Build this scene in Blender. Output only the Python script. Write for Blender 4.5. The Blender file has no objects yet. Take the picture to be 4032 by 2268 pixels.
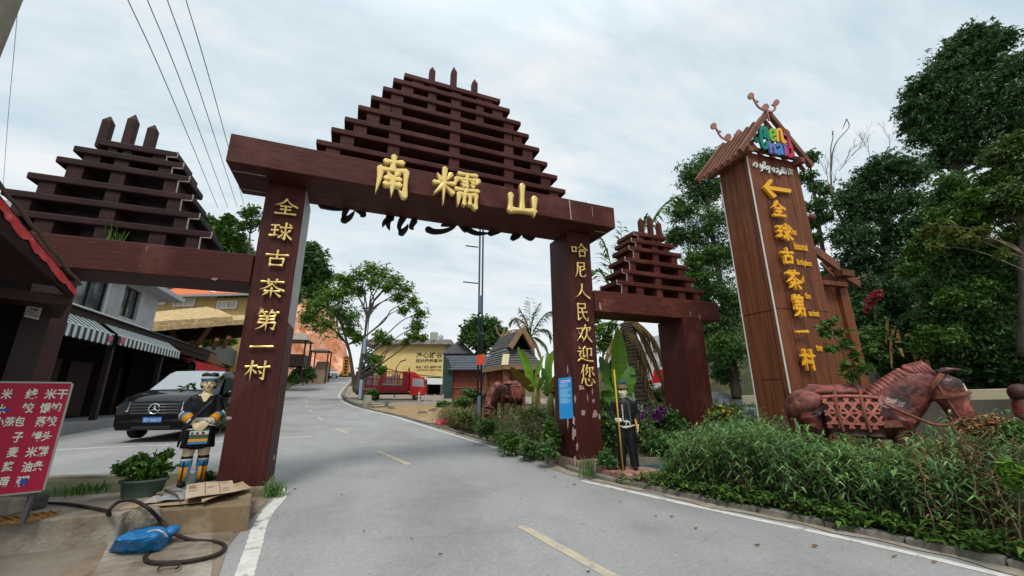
import bpy, bmesh, math, random
import numpy as np
from mathutils import Vector, Matrix, Euler
rnd = random.Random(7)
R = math.radians
scn = bpy.context.scene
COL = scn.collection
# ------------------------------------------------------------------ camera
CF, CYAW, CPIT, CROL = 1565.2861, .3825, .2656, -.0079
CW, CH = 4032, 2268
C0 = Vector((1.5542, -6.5271, 1.6))
FW = Vector((math.sin(CYAW)*math.cos(CPIT), math.cos(CYAW)*math.cos(CPIT), math.sin(CPIT)))
_r = Vector((math.cos(CYAW), -math.sin(CYAW), 0)); _u = _r.cross(FW)
RT = _r*math.cos(CROL)+_u*math.sin(CROL)
UP = -_r*math.sin(CROL)+_u*math.cos(CROL)
cd = bpy.data.cameras.new('camera'); cam = bpy.data.objects.new('camera', cd); COL.objects.link(cam)
cd.sensor_width = 36; cd.lens = 36*CF/CW; cd.clip_start = .05; cd.clip_end = 3000
mw = Matrix((RT, UP, -FW)).transposed().to_4x4(); mw.translation = C0
cam.matrix_world = mw
scn.camera = cam
# ------------------------------------------------------------------ sky, sun, exposure
SUN_EL, SUN_AZ = 56, 205          # high sun veiled by cloud, behind the photographer
w = bpy.data.worlds.new("World"); scn.world = w; w.use_nodes = True
nt = w.node_tree; nt.nodes.clear()
def WN(t, **k):
    n = nt.nodes.new(t)
    for a, b in k.items(): setattr(n, a, b)
    return n
def WL(a, b): nt.links.new(a, b)
def wmath(op, a, b=None):
    n = WN('ShaderNodeMath', operation=op)
    for i, q in enumerate((a, b)):
        if q is None: continue
        if isinstance(q, (int, float)): n.inputs[i].default_value = q
        else: WL(q, n.inputs[i])
    return n.outputs[0]
sky = WN('ShaderNodeTexSky', sky_type='NISHITA', sun_disc=False)
sky.sun_elevation = R(SUN_EL); sky.sun_rotation = R(SUN_AZ)
tc = WN('ShaderNodeTexCoord'); sp = WN('ShaderNodeSeparateXYZ'); WL(tc.outputs['Generated'], sp.inputs[0])
zc = wmath('MAXIMUM', sp.outputs[2], 0.0)
den = wmath('ADD', zc, .22)
cx = wmath('DIVIDE', sp.outputs[0], den); cy = wmath('DIVIDE', sp.outputs[1], den)
cb = WN('ShaderNodeCombineXYZ'); WL(cx, cb.inputs[0]); WL(cy, cb.inputs[1])
mp = WN('ShaderNodeMapping'); WL(cb.outputs[0], mp.inputs[0])
mp.inputs['Rotation'].default_value = (0, 0, R(38)); mp.inputs['Scale'].default_value = (1.0, 2.3, 1)
n1 = WN('ShaderNodeTexNoise'); WL(mp.outputs[0], n1.inputs['Vector'])
n1.inputs['Scale'].default_value = 1.7; n1.inputs['Detail'].default_value = 9; n1.inputs['Roughness'].default_value = .56; n1.inputs['Distortion'].default_value = .35
n2 = WN('ShaderNodeTexNoise'); WL(mp.outputs[0], n2.inputs['Vector'])
n2.inputs['Scale'].default_value = 5.5; n2.inputs['Detail'].default_value = 6; n2.inputs['Roughness'].default_value = .6
ns = wmath('ADD', wmath('MULTIPLY', n1.outputs[0], .74), wmath('MULTIPLY', n2.outputs[0], .26))
cr = WN('ShaderNodeValToRGB'); WL(ns, cr.inputs[0])
cr.color_ramp.elements[0].position = .36; cr.color_ramp.elements[0].color = (.62, .76, .84, 1)
cr.color_ramp.elements[1].position = .64; cr.color_ramp.elements[1].color = (.96, .985, 1.0, 1)
e = cr.color_ramp.elements.new(.5); e.color = (.77, .88, .94, 1)
# paler towards the horizon, brighter overhead as an overcast sky is
hz = WN('ShaderNodeMapRange'); WL(zc, hz.inputs[0]); hz.inputs[1].default_value = 0; hz.inputs[2].default_value = .42; hz.inputs[3].default_value = .8; hz.inputs[4].default_value = 0
mx = WN('ShaderNodeMix', data_type='RGBA'); WL(hz.outputs[0], mx.inputs[0]); WL(cr.outputs[0], mx.inputs[6]); mx.inputs[7].default_value = (1.0, 1.01, 1.02, 1)
zb = WN('ShaderNodeMapRange'); WL(zc, zb.inputs[0]); zb.inputs[1].default_value = .70; zb.inputs[2].default_value = 1; zb.inputs[3].default_value = 1; zb.inputs[4].default_value = 1.8
bgc = WN('ShaderNodeBackground'); WL(mx.outputs[2], bgc.inputs[0]); WL(zb.outputs[0], bgc.inputs[1])
bgs = WN('ShaderNodeBackground'); WL(sky.outputs[0], bgs.inputs[0]); bgs.inputs[1].default_value = .1
ms = WN('ShaderNodeMixShader'); ms.inputs[0].default_value = .9; WL(bgs.outputs[0], ms.inputs[1]); WL(bgc.outputs[0], ms.inputs[2])
wo = WN('ShaderNodeOutputWorld'); WL(ms.outputs[0], wo.inputs[0])
sd = bpy.data.lights.new('sun', 'SUN'); sd.energy = 2.3; sd.angle = R(16); sd.color = (1, .955, .89)
so = bpy.data.objects.new('sun', sd); COL.objects.link(so)
_sd = Vector((math.sin(R(SUN_AZ))*math.cos(R(SUN_EL)), math.cos(R(SUN_AZ))*math.cos(R(SUN_EL)), math.sin(R(SUN_EL))))
so.rotation_euler = _sd.to_track_quat('Z', 'Y').to_euler()
vs = scn.view_settings; vs.view_transform = 'Standard'; vs.look = 'None'; vs.exposure = 0.0; vs.gamma = 1
try: vs.use_curve_mapping = False
except Exception: pass
scn.cycles.max_bounces = 6; scn.cycles.diffuse_bounces = 3; scn.cycles.glossy_bounces = 3; scn.cycles.transparent_max_bounces = 8
scn.cycles.use_denoising = True
# ------------------------------------------------------------------ picture -> place (pixels of the 2576 px wide photograph)
PS = CW/2576
def ray(x, y): return FW+RT*((x*PS-CW/2)/CF)+UP*((CH/2-y*PS)/CF)
def atY(x, y, Y): d = ray(x, y); return C0+d*((Y-C0.y)/d.y)
def atX(x, y, X): d = ray(x, y); return C0+d*((X-C0.x)/d.x)
def atZ(x, y, Z): d = ray(x, y); return C0+d*((Z-C0.z)/d.z)
def atD(x, y, D): d = ray(x, y); return C0+d*(D/math.hypot(d.x, d.y))
def onplane(x, y, p, n): d = ray(x, y); return C0+d*((p-C0).dot(n)/d.dot(n))
def px(D): return D*PS/CF            # metres per photo pixel at depth D
PY = [-30, -6.5, .5, 9, 20, 30, 40, 55, 66, 74, 90, 400]
PZ = [-1, 0, .27, .46, .75, 1.05, 1.5, 2.6, 3.8, 5.0, 6.4, 6.8]
def prof(y): return float(np.interp(y, PY, PZ))
RRy = [-30, -5.5, -4.46, -3.53, -2.07, -.24, .5, 1.08, 2.94, 7.9, 15.8, 25, 35, 45, 57, 75, 80]
RRx = [10, 7.6, 7.19, 6.88, 6.25, 5.52, 5.42, 5.50, 5.45, 4.96, 4.07, 2.46, 1.35, .9, 1.17, 2.4, 9]
def xr(y): return float(np.interp(y, RRy, RRx))
RLy = [-30, -8, -3, -2, -1.4, -.43, .4, 1.3, 1.9, 2.3, 3.2, 5, 24, 30, 40, 52, 63, 68, 73, 80]
RLx = [-6, -.3, .72, .66, .5, .55, .62, .4, -1.5, -2.6, -3.6, -9.3, -9.3, -9, -7.2, -6, -6, -5, -3.5, -1]
def xl(y): return float(np.interp(y, RLy, RLx))
def gz(x, y):
    z = prof(y)
    if y < 30:
        t = x-xr(y)-float(np.interp(y, [-1.6, -.7, 3, 6], [.3, 1.5, 1.5, .3]))
        if t > 0:
            k = max(0, min(1, (14-y)/8))
            z += k*min(t*.2, .26)
    return z
def gnd(x, y, f=None):
    f = f or gz
    d = ray(x, y); t = .3
    while t < 300:
        P = C0+d*t
        if P.z < f(P.x, P.y):
            lo, hi = t/1.03, t
            for _ in range(30):
                m = (lo+hi)/2; P = C0+d*m
                if P.z < f(P.x, P.y): hi = m
                else: lo = m
            return P
        t *= 1.03
    return C0+d*t
# ------------------------------------------------------------------ helpers
def hx(h): 
    h = h.lstrip('#'); return tuple(((int(h[i:i+2], 16)/255+.055)/1.055)**2.4 if int(h[i:i+2], 16) > 10 else int(h[i:i+2], 16)/255/12.92 for i in (0, 2, 4))
MATS = {}
def M(name, c1, c2=None, scale=6, rough=.7, bump=0, bscale=None, metal=0, stretch=(1, 1, 1), c3=None, s3=1.5, p3=(.55, .7), spec=.2, coat=0, lo=.35, hi=.65, detail=6, coord='Object', p=None):
    if name in MATS: return MATS[name]
    m = bpy.data.materials.new(name); MATS[name] = m; m.use_nodes = True
    t = m.node_tree; b = t.nodes['Principled BSDF']; L = t.links.new
    b.inputs['Roughness'].default_value = rough; b.inputs['Metallic'].default_value = metal
    b.inputs['Specular IOR Level'].default_value = spec
    if coat: b.inputs['Coat Weight'].default_value = coat; b.inputs['Coat Roughness'].default_value = .05
    b.inputs['Base Color'].default_value = (*c1, 1)
    tc = t.nodes.new('ShaderNodeTexCoord'); mp = t.nodes.new('ShaderNodeMapping'); L(tc.outputs[coord], mp.inputs[0])
    mp.inputs['Scale'].default_value = stretch
    out = None
    if c2:
        n = t.nodes.new('ShaderNodeTexNoise'); L(mp.outputs[0], n.inputs['Vector'])
        n.inputs['Scale'].default_value = scale; n.inputs['Detail'].default_value = detail; n.inputs['Roughness'].default_value = .6
        r = t.nodes.new('ShaderNodeValToRGB'); L(n.outputs[0], r.inputs[0])
        r.color_ramp.elements[0].position = lo; r.color_ramp.elements[1].position = hi
        r.color_ramp.elements[0].color = (*c1, 1); r.color_ramp.elements[1].color = (*c2, 1)
        out = r.outputs[0]
        rr = t.nodes.new('ShaderNodeMapRange'); L(n.outputs[0], rr.inputs[0]); rr.inputs[3].default_value = max(0, rough-.12); rr.inputs[4].default_value = min(1, rough+.12)
        L(rr.outputs[0], b.inputs['Roughness'])
    if c3:
        n3 = t.nodes.new('ShaderNodeTexNoise'); L(tc.outputs[coord], n3.inputs['Vector'])
        n3.inputs['Scale'].default_value = s3; n3.inputs['Detail'].default_value = 8; n3.inputs['Roughness'].default_value = .65
        mr = t.nodes.new('ShaderNodeMapRange'); L(n3.outputs[0], mr.inputs[0]); mr.inputs[1].default_value = p3[0]; mr.inputs[2].default_value = p3[1]
        mx = t.nodes.new('ShaderNodeMix'); mx.data_type = 'RGBA'; L(mr.outputs[0], mx.inputs[0])
        if out: L(out, mx.inputs[6])
        else: mx.inputs[6].default_value = (*c1, 1)
        mx.inputs[7].default_value = (*c3, 1); out = mx.outputs[2]
    if out: L(out, b.inputs['Base Color'])
    if bump:
        nb = t.nodes.new('ShaderNodeTexNoise'); L(mp.outputs[0], nb.inputs['Vector'])
        nb.inputs['Scale'].default_value = bscale or scale*4; nb.inputs['Detail'].default_value = 5
        bu = t.nodes.new('ShaderNodeBump'); bu.inputs['Strength'].default_value = bump; bu.inputs['Distance'].default_value = .02
        L(nb.outputs[0], bu.inputs['Height']); L(bu.outputs[0], b.inputs['Normal'])
    return m
def LEAF(name, c1, c2, c3=None, trans=.25, rough=.5):
    if name in MATS: return MATS[name]
    m = bpy.data.materials.new(name); MATS[name] = m; m.use_nodes = True
    t = m.node_tree; b = t.nodes['Principled BSDF']; L = t.links.new
    g = t.nodes.new('ShaderNodeNewGeometry'); r = t.nodes.new('ShaderNodeValToRGB'); L(g.outputs['Random Per Island'], r.inputs[0])
    r.color_ramp.elements[0].color = (*c1, 1); r.color_ramp.elements[1].color = (*c2, 1); r.color_ramp.elements[1].position = .85
    if c3: e = r.color_ramp.elements.new(.97); e.color = (*c3, 1)
    b.inputs['Roughness'].default_value = rough; b.inputs['Specular IOR Level'].default_value = .3
    L(r.outputs[0], b.inputs['Base Color'])
    tr = t.nodes.new('ShaderNodeBsdfTranslucent'); L(r.outputs[0], tr.inputs[0])
    mx = t.nodes.new('ShaderNodeMixShader'); mx.inputs[0].default_value = trans
    L(b.outputs[0], mx.inputs[1]); L(tr.outputs[0], mx.inputs[2]); L(mx.outputs[0], t.nodes['Material Output'].inputs[0])
    return m
class G:
    def __init__(s): s.v = []; s.f = []; s.m = []
    def add(s, vs, fs, m=0):
        o = len(s.v); s.v += [tuple(v) for v in vs]
        for f in fs: s.f.append(tuple(i+o for i in f)); s.m.append(m)
        return s
    def box(s, x0, y0, z0, x1, y1, z1, m=0):
        v = [(x, y, z) for z in (z0, z1) for x, y in ((x0, y0), (x1, y0), (x1, y1), (x0, y1))]
        return s.add(v, [(3, 2, 1, 0), (4, 5, 6, 7), (0, 1, 5, 4), (1, 2, 6, 5), (2, 3, 7, 6), (3, 0, 4, 7)], m)
    def hexa(s, v, m=0):   # 8 corners: bottom ring then top ring
        return s.add(v, [(3, 2, 1, 0), (4, 5, 6, 7), (0, 1, 5, 4), (1, 2, 6, 5), (2, 3, 7, 6), (3, 0, 4, 7)], m)
    def quad(s, a, b, c, d, m=0): return s.add([a, b, c, d], [(0, 1, 2, 3)], m)
    def beam(s, a, b, w, h, up=(0, 0, 1), m=0):
        a = Vector(a); b = Vector(b); d = (b-a).normalized(); r = d.cross(Vector(up))
        if r.length < 1e-4: r = d.cross(Vector((1, 0, 0)))
        r.normalize(); u = r.cross(d)
        q = [p+r*(sx*w/2)+u*(sy*h/2) for p in (a, b) for sx, sy in ((-1, -1), (1, -1), (1, 1), (-1, 1))]
        return s.hexa(q, m)
    def prism(s, pts, vec, m=0):
        n = len(pts); vec = Vector(vec); a = [Vector(p) for p in pts]; b = [p+vec for p in a]
        return s.add(a+b, [tuple(range(n))[::-1], tuple(range(n, 2*n))]+[(i, (i+1) % n, n+(i+1) % n, n+i) for i in range(n)], m)
    def tube(s, pts, r, n=8, m=0, cap=True, flat=1.0):
        P = [Vector(p) for p in pts]; k = len(P)
        if isinstance(r, (int, float)): r = [r]*k
        elif len(r) == 2 and k > 2: r = [r[0]+(r[1]-r[0])*i/(k-1) for i in range(k)]
        vs = []; ref = None
        for i, p in enumerate(P):
            d = (P[min(i+1, k-1)]-P[max(i-1, 0)])
            if d.length < 1e-9: d = Vector((0, 0, 1))
            d.normalize()
            if ref is None: ref = d.orthogonal().normalized() if abs(d.z) > .9 else d.cross(Vector((0, 0, 1))).normalized()
            ref = (ref-d*ref.dot(d)).normalized(); q = d.cross(ref)
            for j in range(n):
                a = 2*math.pi*j/n; vs.append(p+(ref*math.cos(a)+q*math.sin(a)*flat)*r[i])
        fs = [(i*n+j, i*n+(j+1) % n, (i+1)*n+(j+1) % n, (i+1)*n+j) for i in range(k-1) for j in range(n)]
        if cap: fs += [tuple(range(n))[::-1], tuple((k-1)*n+j for j in range(n))]
        return s.add(vs, fs, m)
    def loft(s, rings, n=16, m=0):   # rings: (cx,cy,cz,rx,ry) horizontal ellipses, closed
        vs = []
        for c in rings:
            e = c[5] if len(c) > 5 else 1.0
            for j in range(n):
                a = 2*math.pi*j/n; ca, sa = math.cos(a), math.sin(a)
                vs.append((c[0]+c[3]*math.copysign(abs(ca)**e, ca), c[1]+c[4]*math.copysign(abs(sa)**e, sa), c[2]))
        k = len(rings)
        fs = [(i*n+j, i*n+(j+1) % n, (i+1)*n+(j+1) % n, (i+1)*n+j) for i in range(k-1) for j in range(n)]
        fs += [tuple(range(n))[::-1], tuple((k-1)*n+j for j in range(n))]
        return s.add(vs, fs, m)
    def ell(s, c, r, nu=14, nv=9, rot=None, m=0, fn=None):
        c = Vector(c); vs = []; rot = rot or Matrix.Identity(3)
        for i in range(nv+1):
            t = math.pi*i/nv
            for j in range(nu):
                a = 2*math.pi*j/nu; d = Vector((math.sin(t)*math.cos(a), math.sin(t)*math.sin(a), math.cos(t)))
                k = fn(d) if fn else 1
                vs.append(c+rot @ Vector((d.x*r[0]*k, d.y*r[1]*k, d.z*r[2]*k)))
        fs = [(i*nu+j, (i+1)*nu+j, (i+1)*nu+(j+1) % nu, i*nu+(j+1) % nu) for i in range(nv) for j in range(nu)]
        return s.add(vs, fs, m)
    def xf(s, mat): s.v = [tuple(mat @ Vector(v)) for v in s.v]; return s
    def obj(s, name, mats, parent=None, smooth=False, bevel=0, seg=2):
        me = bpy.data.meshes.new(name); me.from_pydata(s.v, [], s.f)
        if not isinstance(mats, (list, tuple)): mats = [mats]
        for m in mats: me.materials.append(m)
        if len(mats) > 1: me.polygons.foreach_set('material_index', s.m)
        if smooth: me.polygons.foreach_set('use_smooth', [True]*len(s.f))
        me.update(); o = bpy.data.objects.new(name, me); COL.objects.link(o)
        if parent: o.parent = parent
        if bevel:
            b = o.modifiers.new('bevel', 'BEVEL'); b.width = bevel; b.segments = seg; b.limit_method = 'ANGLE'; b.angle_limit = R(40)
        return o
def rawmesh(name, v, quads, mats, parent=None, mi=None, smooth=False):   # fast path: v (n,3), quads (m,4)
    v = np.asarray(v, dtype=np.float32); q = np.asarray(quads, dtype=np.int32)
    me = bpy.data.meshes.new(name); me.vertices.add(len(v)); me.vertices.foreach_set('co', v.ravel())
    me.loops.add(q.size); me.loops.foreach_set('vertex_index', q.ravel())
    me.polygons.add(len(q)); me.polygons.foreach_set('loop_start', np.arange(len(q), dtype=np.int32)*q.shape[1])
    try: me.polygons.foreach_set('loop_total', np.full(len(q), q.shape[1], dtype=np.int32))
    except Exception: pass
    if not isinstance(mats, (list, tuple)): mats = [mats]
    for m in mats: me.materials.append(m)
    if mi is not None: me.polygons.foreach_set('material_index', np.asarray(mi, dtype=np.int32))
    if smooth: me.polygons.foreach_set('use_smooth', np.ones(len(q), dtype=bool))
    me.update(calc_edges=True); me.validate()
    o = bpy.data.objects.new(name, me); COL.objects.link(o)
    if parent: o.parent = parent
    return o
def tag(o, label, cat, group=None):
    o['label'] = label; o['category'] = cat
    if group: o['group'] = group
    return o
def thing(name, label, cat, loc=(0, 0, 0), rz=0, group=None):
    o = bpy.data.objects.new(name, None); COL.objects.link(o); o.location = loc; o.rotation_euler = (0, 0, rz); o.empty_display_size = .2
    return tag(o, label, cat, group)
def struct(o, kind='structure'): o['kind'] = kind; return o
def fuse(o, vox=.02, it=4, fac=.5):
    r = o.modifiers.new('remesh', 'REMESH'); r.mode = 'VOXEL'; r.voxel_size = vox; r.use_smooth_shade = True
    if it: s = o.modifiers.new('smooth', 'SMOOTH'); s.iterations = it; s.factor = fac
    return o
def dup(root, loc, rz=0, label=None, group=None, scale=None):
    c = root.copy(); COL.objects.link(c); c.location = loc; c.rotation_euler = (0, 0, rz)
    if scale: c.scale = (scale,)*3
    if label: c['label'] = label
    if group: c['group'] = group
    for ch in list(root.children):
        d = ch.copy(); COL.objects.link(d); d.parent = c
        for gch in list(ch.children):
            k = gch.copy(); COL.objects.link(k); k.parent = d
    return c
# ------------------------------------------------------------------ lettering
def frame(o, ax, ay):
    ax = Vector(ax).normalized(); ay = Vector(ay); ay = (ay-ax*ay.dot(ax)).normalized(); n = ax.cross(ay)
    m = Matrix((ax, ay, n)).transposed().to_4x4(); m.translation = Vector(o); return m
def text(s, fr, w=None, h=None, m=None, parent=None, name='lettering', ext=.004, bold=0, res=3, lift=.003):
    cu = bpy.data.curves.new('t', 'FONT'); cu.body = s; cu.size = 1; cu.resolution_u = res; cu.offset = bold; cu.fill_mode = 'FRONT' if not ext else 'BOTH'
    ob = bpy.data.objects.new('t', cu); COL.objects.link(ob)
    dg = bpy.context.evaluated_depsgraph_get(); dg.update(); me = bpy.data.meshes.new_from_object(ob.evaluated_get(dg))
    bpy.data.objects.remove(ob); bpy.data.curves.remove(cu)
    n = len(me.vertices); co = np.empty(n*3, dtype=np.float32); me.vertices.foreach_get('co', co); co = co.reshape(-1, 3)
    if n == 0: return None
    mn, mxx = co.min(0), co.max(0); sz = np.maximum(mxx-mn, 1e-5)
    fx = w/sz[0] if w else h/sz[1]; fy = h/sz[1] if h else fx
    fs = [tuple(p.vertices) for p in me.polygons]; bpy.data.meshes.remove(me)
    g = G(); nv = n
    pts = [((c[0]-(mn[0]+mxx[0])/2)*fx, (c[1]-(mn[1]+mxx[1])/2)*fy) for c in co]
    top = [(x, y, lift+ext) for x, y in pts]
    # front faces plus side walls along the outline
    ed = {}
    for f in fs:
        for i in range(len(f)):
            a, b = f[i], f[(i+1) % len(f)]
            ed[(a, b)] = ed.get((a, b), 0)+1
    vs = [fr @ Vector(p) for p in top]
    g.add(vs, fs)
    if ext:
        bot = [fr @ Vector((x, y, lift)) for x, y in pts]; o = len(g.v); g.v += [tuple(p) for p in bot]
        for (a, b) in ed:
            if (b, a) not in ed: g.f.append((b, a, a+o, b+o)); g.m.append(0)
    if parent is not None:
        im = parent.matrix_basis.inverted()
        if parent.parent: im = im @ parent.parent.matrix_basis.inverted()
        g.xf(im)
    return g.obj(name, m, parent)
def stroke_mesh(g, pts, wd, fr, depth, ridge, prof, m=0, smooth=True, seg=7):
    P = [Vector((a, b)) for a, b in pts]
    if smooth and len(P) > 2:
        Q = []
        E = [P[0]*2-P[1]]+P+[P[-1]*2-P[-2]]
        for i in range(1, len(E)-2):
            for k in range(seg):
                t = k/seg; p0, p1, p2, p3 = E[i-1:i+3]
                Q.append(.5*((2*p1)+(p2-p0)*t+(2*p0-5*p1+4*p2-p3)*t*t+(3*p1-p0-3*p2+p3)*t**3))
        Q.append(P[-1]); P = Q
    elif len(P) == 2: P = [P[0].lerp(P[1], t/6) for t in range(7)]
    k = len(P); d0 = (P[0]-P[1]).normalized()*wd*.35*prof(0); d1 = (P[-1]-P[-2]).normalized()*wd*.35*prof(1)
    P = [P[0]+d0]+P+[P[-1]+d1]; ts = [0]+[i/(k-1) for i in range(k)]+[1]; ks = [.35]+[1]*k+[.35]
    vs = []; n = len(P)
    for i, p in enumerate(P):
        d = P[min(i+1, n-1)]-P[max(i-1, 0)]; d = d.normalized() if d.length > 1e-9 else Vector((1, 0)); q = Vector((-d.y, d.x)); hw = wd/2*prof(ts[i])*ks[i]
        for sx, z in ((-1, 0), (-1, depth), (-.45, depth+ridge*.8), (.45, depth+ridge*.8), (1, depth), (1, 0)):
            e = p+q*(sx*hw); vs.append(fr @ Vector((e.x, e.y, z)))
    fs = []
    for i in range(n-1):
        for j in range(5): fs.append((i*6+j, (i+1)*6+j, (i+1)*6+j+1, i*6+j+1))
    fs += [tuple(range(6)), tuple((n-1)*6+j for j in range(6))[::-1]]
    g.add(vs, fs, m)
PB = {'': lambda t: 1.05-.35*math.sin(math.pi*min(1, t*1.05)), 't': lambda t: max(.12, 1.15*(1-t)**.6), 'd': lambda t: .35+.85*t, 'r': lambda t: 1.0}
HAN = {
'南': '30,17 72,14;50,2 49,30;20,34 19,60 13,93t;20,37 82,33;82,33 81,91;81,91 66,80t;38,42 44,52d;62,40 55,52t;34,57 68,55;33,70 69,68;51,53 50,96t',
'山': '50,6 49,78;16,40 15,86;15,84 86,78;86,38 84,94t',
'糯': '10,20 18,34d;38,16 30,34t;4,44 46,40;25,4 24,97t;24,46 4,74t;26,48 43,64d;54,10 92,8;50,24 47,40t;50,24 97,20;97,20 90,34t;72,9 72,42;59,28 66,31d;59,37 66,40d;79,27 85,30d;79,36 85,39d;49,52 96,49;72,51 65,62t;56,63 54,95t;56,63 92,61;92,61 91,93;91,93 82,87t;67,64 67,88;79,63 79,86',
'全': '50,4 36,28 8,46t;50,6 68,30 94,46d;30,48 70,46;32,67 68,65;12,92 90,88;50,46 50,90',
'球': '8,22 40,18;10,48 38,45;4,78 42,70t;24,20 24,76;46,30 96,25;70,2 69,92;69,92 57,82t;50,44 59,56d;44,84 66,60t;90,42 74,58t;70,50 82,72 98,88d;82,6 91,16d',
'古': '6,32 94,26;50,2 49,52;24,54 26,95;24,54 78,50;78,50 74,96t;26,90 75,88',
'茶': '8,18 92,14;34,4 36,28;66,2 61,28t;50,26 32,46 6,60t;50,28 70,48 96,60d;24,66 80,63;50,48 50,99t;36,72 18,90t;64,72 84,90d',
'第': '28,2 12,26t;24,14 46,12;32,16 39,25d;66,2 54,24t;62,14 92,11;72,16 81,25d;20,34 78,31;78,31 77,46;22,48 78,46;22,48 18,64;18,64 84,61;84,61 79,92;79,92 66,84t;50,30 50,100t;48,66 32,82 10,95t',
'一': '6,54 30,51 94,48',
'村': '4,32 48,28;28,4 27,98t;27,36 18,56 4,74t;30,44 47,62d;52,36 98,31;78,4 77,93;77,93 63,84t;57,50 66,64d',
'哈': '4,34 9,68;4,34 30,32;30,32 28,64;9,63 29,61;66,4 54,26 34,44t;66,6 80,28 100,44d;54,46 80,44;48,58 52,96;48,58 85,56;85,56 82,94t;52,90 83,88',
'尼': '24,10 82,8;82,8 80,32;26,32 80,30;25,10 22,60 4,96t;84,42 46,60t;44,38 44,82 54,90 84,88 88,72t',
'人': '50,4 46,40 32,70 6,94t;47,36 64,68 94,92d',
'民': '22,10 76,8;76,8 74,32;24,32 74,30;22,10 22,92;22,92 48,77t;24,54 86,50;50,34 60,72 88,94 93,76t',
'欢': '6,26 44,22;44,22 32,58 4,92t;14,42 30,62 47,84d;62,2 56,20 44,38t;58,20 94,17;94,17 83,38t;70,26 64,62 40,96t;68,54 80,76 98,94d',
'迎': '8,8 18,20d;4,38 24,36;24,36 14,60;14,60 24,78;2,93 22,80 60,90 98,94;52,8 36,24t;38,20 38,70;38,70 55,58t;62,22 92,18;92,18 90,60;90,60 80,54t;63,20 62,82t',
'您': '30,2 20,22 6,40t;22,22 21,60;52,2 46,16 36,28t;48,16 92,13;92,13 84,26t;66,16 65,56;65,56 55,48t;50,28 38,48t;78,28 94,46d;16,66 6,88t;32,64 40,92 72,94 78,78t;52,62 59,73d;82,64 96,82d',
}
def brush(ch, fr, w, h, wd, depth, m, parent, name, ridge=None):
    g = G(); k = 0
    for st in HAN[ch].split(';'):
        ty = st[-1] if st[-1] in 'tdr' else ''
        pts = [tuple(map(float, q.split(','))) for q in st.rstrip('tdr').split()]
        P = [((a/100-.5)*w, (.5-b/100)*h) for a, b in pts]
        stroke_mesh(g, P, wd, fr, depth+k*.0007, ridge if ridge is not None else wd*.18, PB[ty]); k += 1
    if parent is not None: g.xf(parent.matrix_basis.inverted() if not parent.parent else parent.matrix_basis.inverted() @ parent.parent.matrix_basis.inverted())
    return g.obj(name, m, parent)
def wobj(g, name, mats, parent, **k):
    if parent is not None:
        im = parent.matrix_basis.inverted()
        if parent.parent: im = im @ parent.parent.matrix_basis.inverted()
        g.xf(im)
    return g.obj(name, mats, parent, **k)
# ------------------------------------------------------------------ materials of the setting
ASPH = M('asphalt', (.268, .264, .256), (.318, .314, .306), scale=.8, rough=.85, bump=.35, bscale=110, c3=(.215, .208, .196), s3=.5, p3=(.5, .75), stretch=(1, .3, 1))
def roadwear(m):
    t = m.node_tree; b = t.nodes['Principled BSDF']; L = t.links.new; src = b.inputs['Base Color'].links[0].from_socket
    tc = t.nodes.new('ShaderNodeTexCoord')
    def N(ty, **k):
        n = t.nodes.new(ty)
        for a, v in k.items(): n.inputs[a].default_value = v
        L(tc.outputs['Object'], n.inputs['Vector']); return n
    def mr(s, a, b_, c, d):
        n = t.nodes.new('ShaderNodeMapRange'); L(s, n.inputs[0])
        for i, v in enumerate((a, b_, c, d)): n.inputs[i+1].default_value = v
        return n.outputs[0]
    def mul(a, c_):
        n = t.nodes.new('ShaderNodeMix'); n.data_type = 'RGBA'; n.blend_type = 'MULTIPLY'; n.inputs[0].default_value = 1; L(a, n.inputs[6]); L(c_, n.inputs[7]); return n.outputs[2]
    gr = mr(N('ShaderNodeTexNoise', Scale=130., Detail=3.).outputs[0], .35, .65, .84, 1.14)
    g2 = mr(N('ShaderNodeTexNoise', Scale=28., Detail=4.).outputs[0], .3, .7, .9, 1.08)
    vo = t.nodes.new('ShaderNodeTexVoronoi'); vo.feature = 'DISTANCE_TO_EDGE'; vo.inputs['Scale'].default_value = .42
    nz = N('ShaderNodeTexNoise', Scale=2.2, Detail=6.); ad = t.nodes.new('ShaderNodeVectorMath'); ad.operation = 'MULTIPLY_ADD'; L(nz.outputs['Color'], ad.inputs[0]); ad.inputs[1].default_value = (.5, .5, 0); L(tc.outputs['Object'], ad.inputs[2]); L(ad.outputs[0], vo.inputs['Vector'])
    ck = mr(vo.outputs['Distance'], .0, .005, .78, 1.0)
    mk = mr(N('ShaderNodeTexNoise', Scale=.5, Detail=2.).outputs[0], .52, .6, 1, 0)
    cm = t.nodes.new('ShaderNodeMath'); cm.operation = 'MAXIMUM'; L(ck, cm.inputs[0]); L(mk, cm.inputs[1])
    sp_ = mr(N('ShaderNodeTexNoise', Scale=9., Detail=8.).outputs[0], .67, .72, 1.0, .82)
    c = mul(mul(mul(mul(src, gr), g2), cm.outputs[0]), sp_); L(c, b.inputs['Base Color'])
roadwear(ASPH)
SOIL = M('soil', (.16, .11, .07), (.10, .09, .045), scale=1.4, rough=.95, bump=.6, bscale=9, c3=(.05, .075, .02), s3=.5, p3=(.45, .6))
DIRT = M('dry_dirt', (.34, .22, .10), (.22, .14, .07), scale=2.5, rough=.95, bump=.7, bscale=14, c3=(.42, .32, .18), s3=1.2, p3=(.5, .65))
CONC = M('old_concrete', (.23, .195, .155), (.16, .135, .105), scale=2.2, rough=.9, bump=.45, bscale=24, c3=(.13, .10, .075), s3=1.7, p3=(.5, .72))
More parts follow.
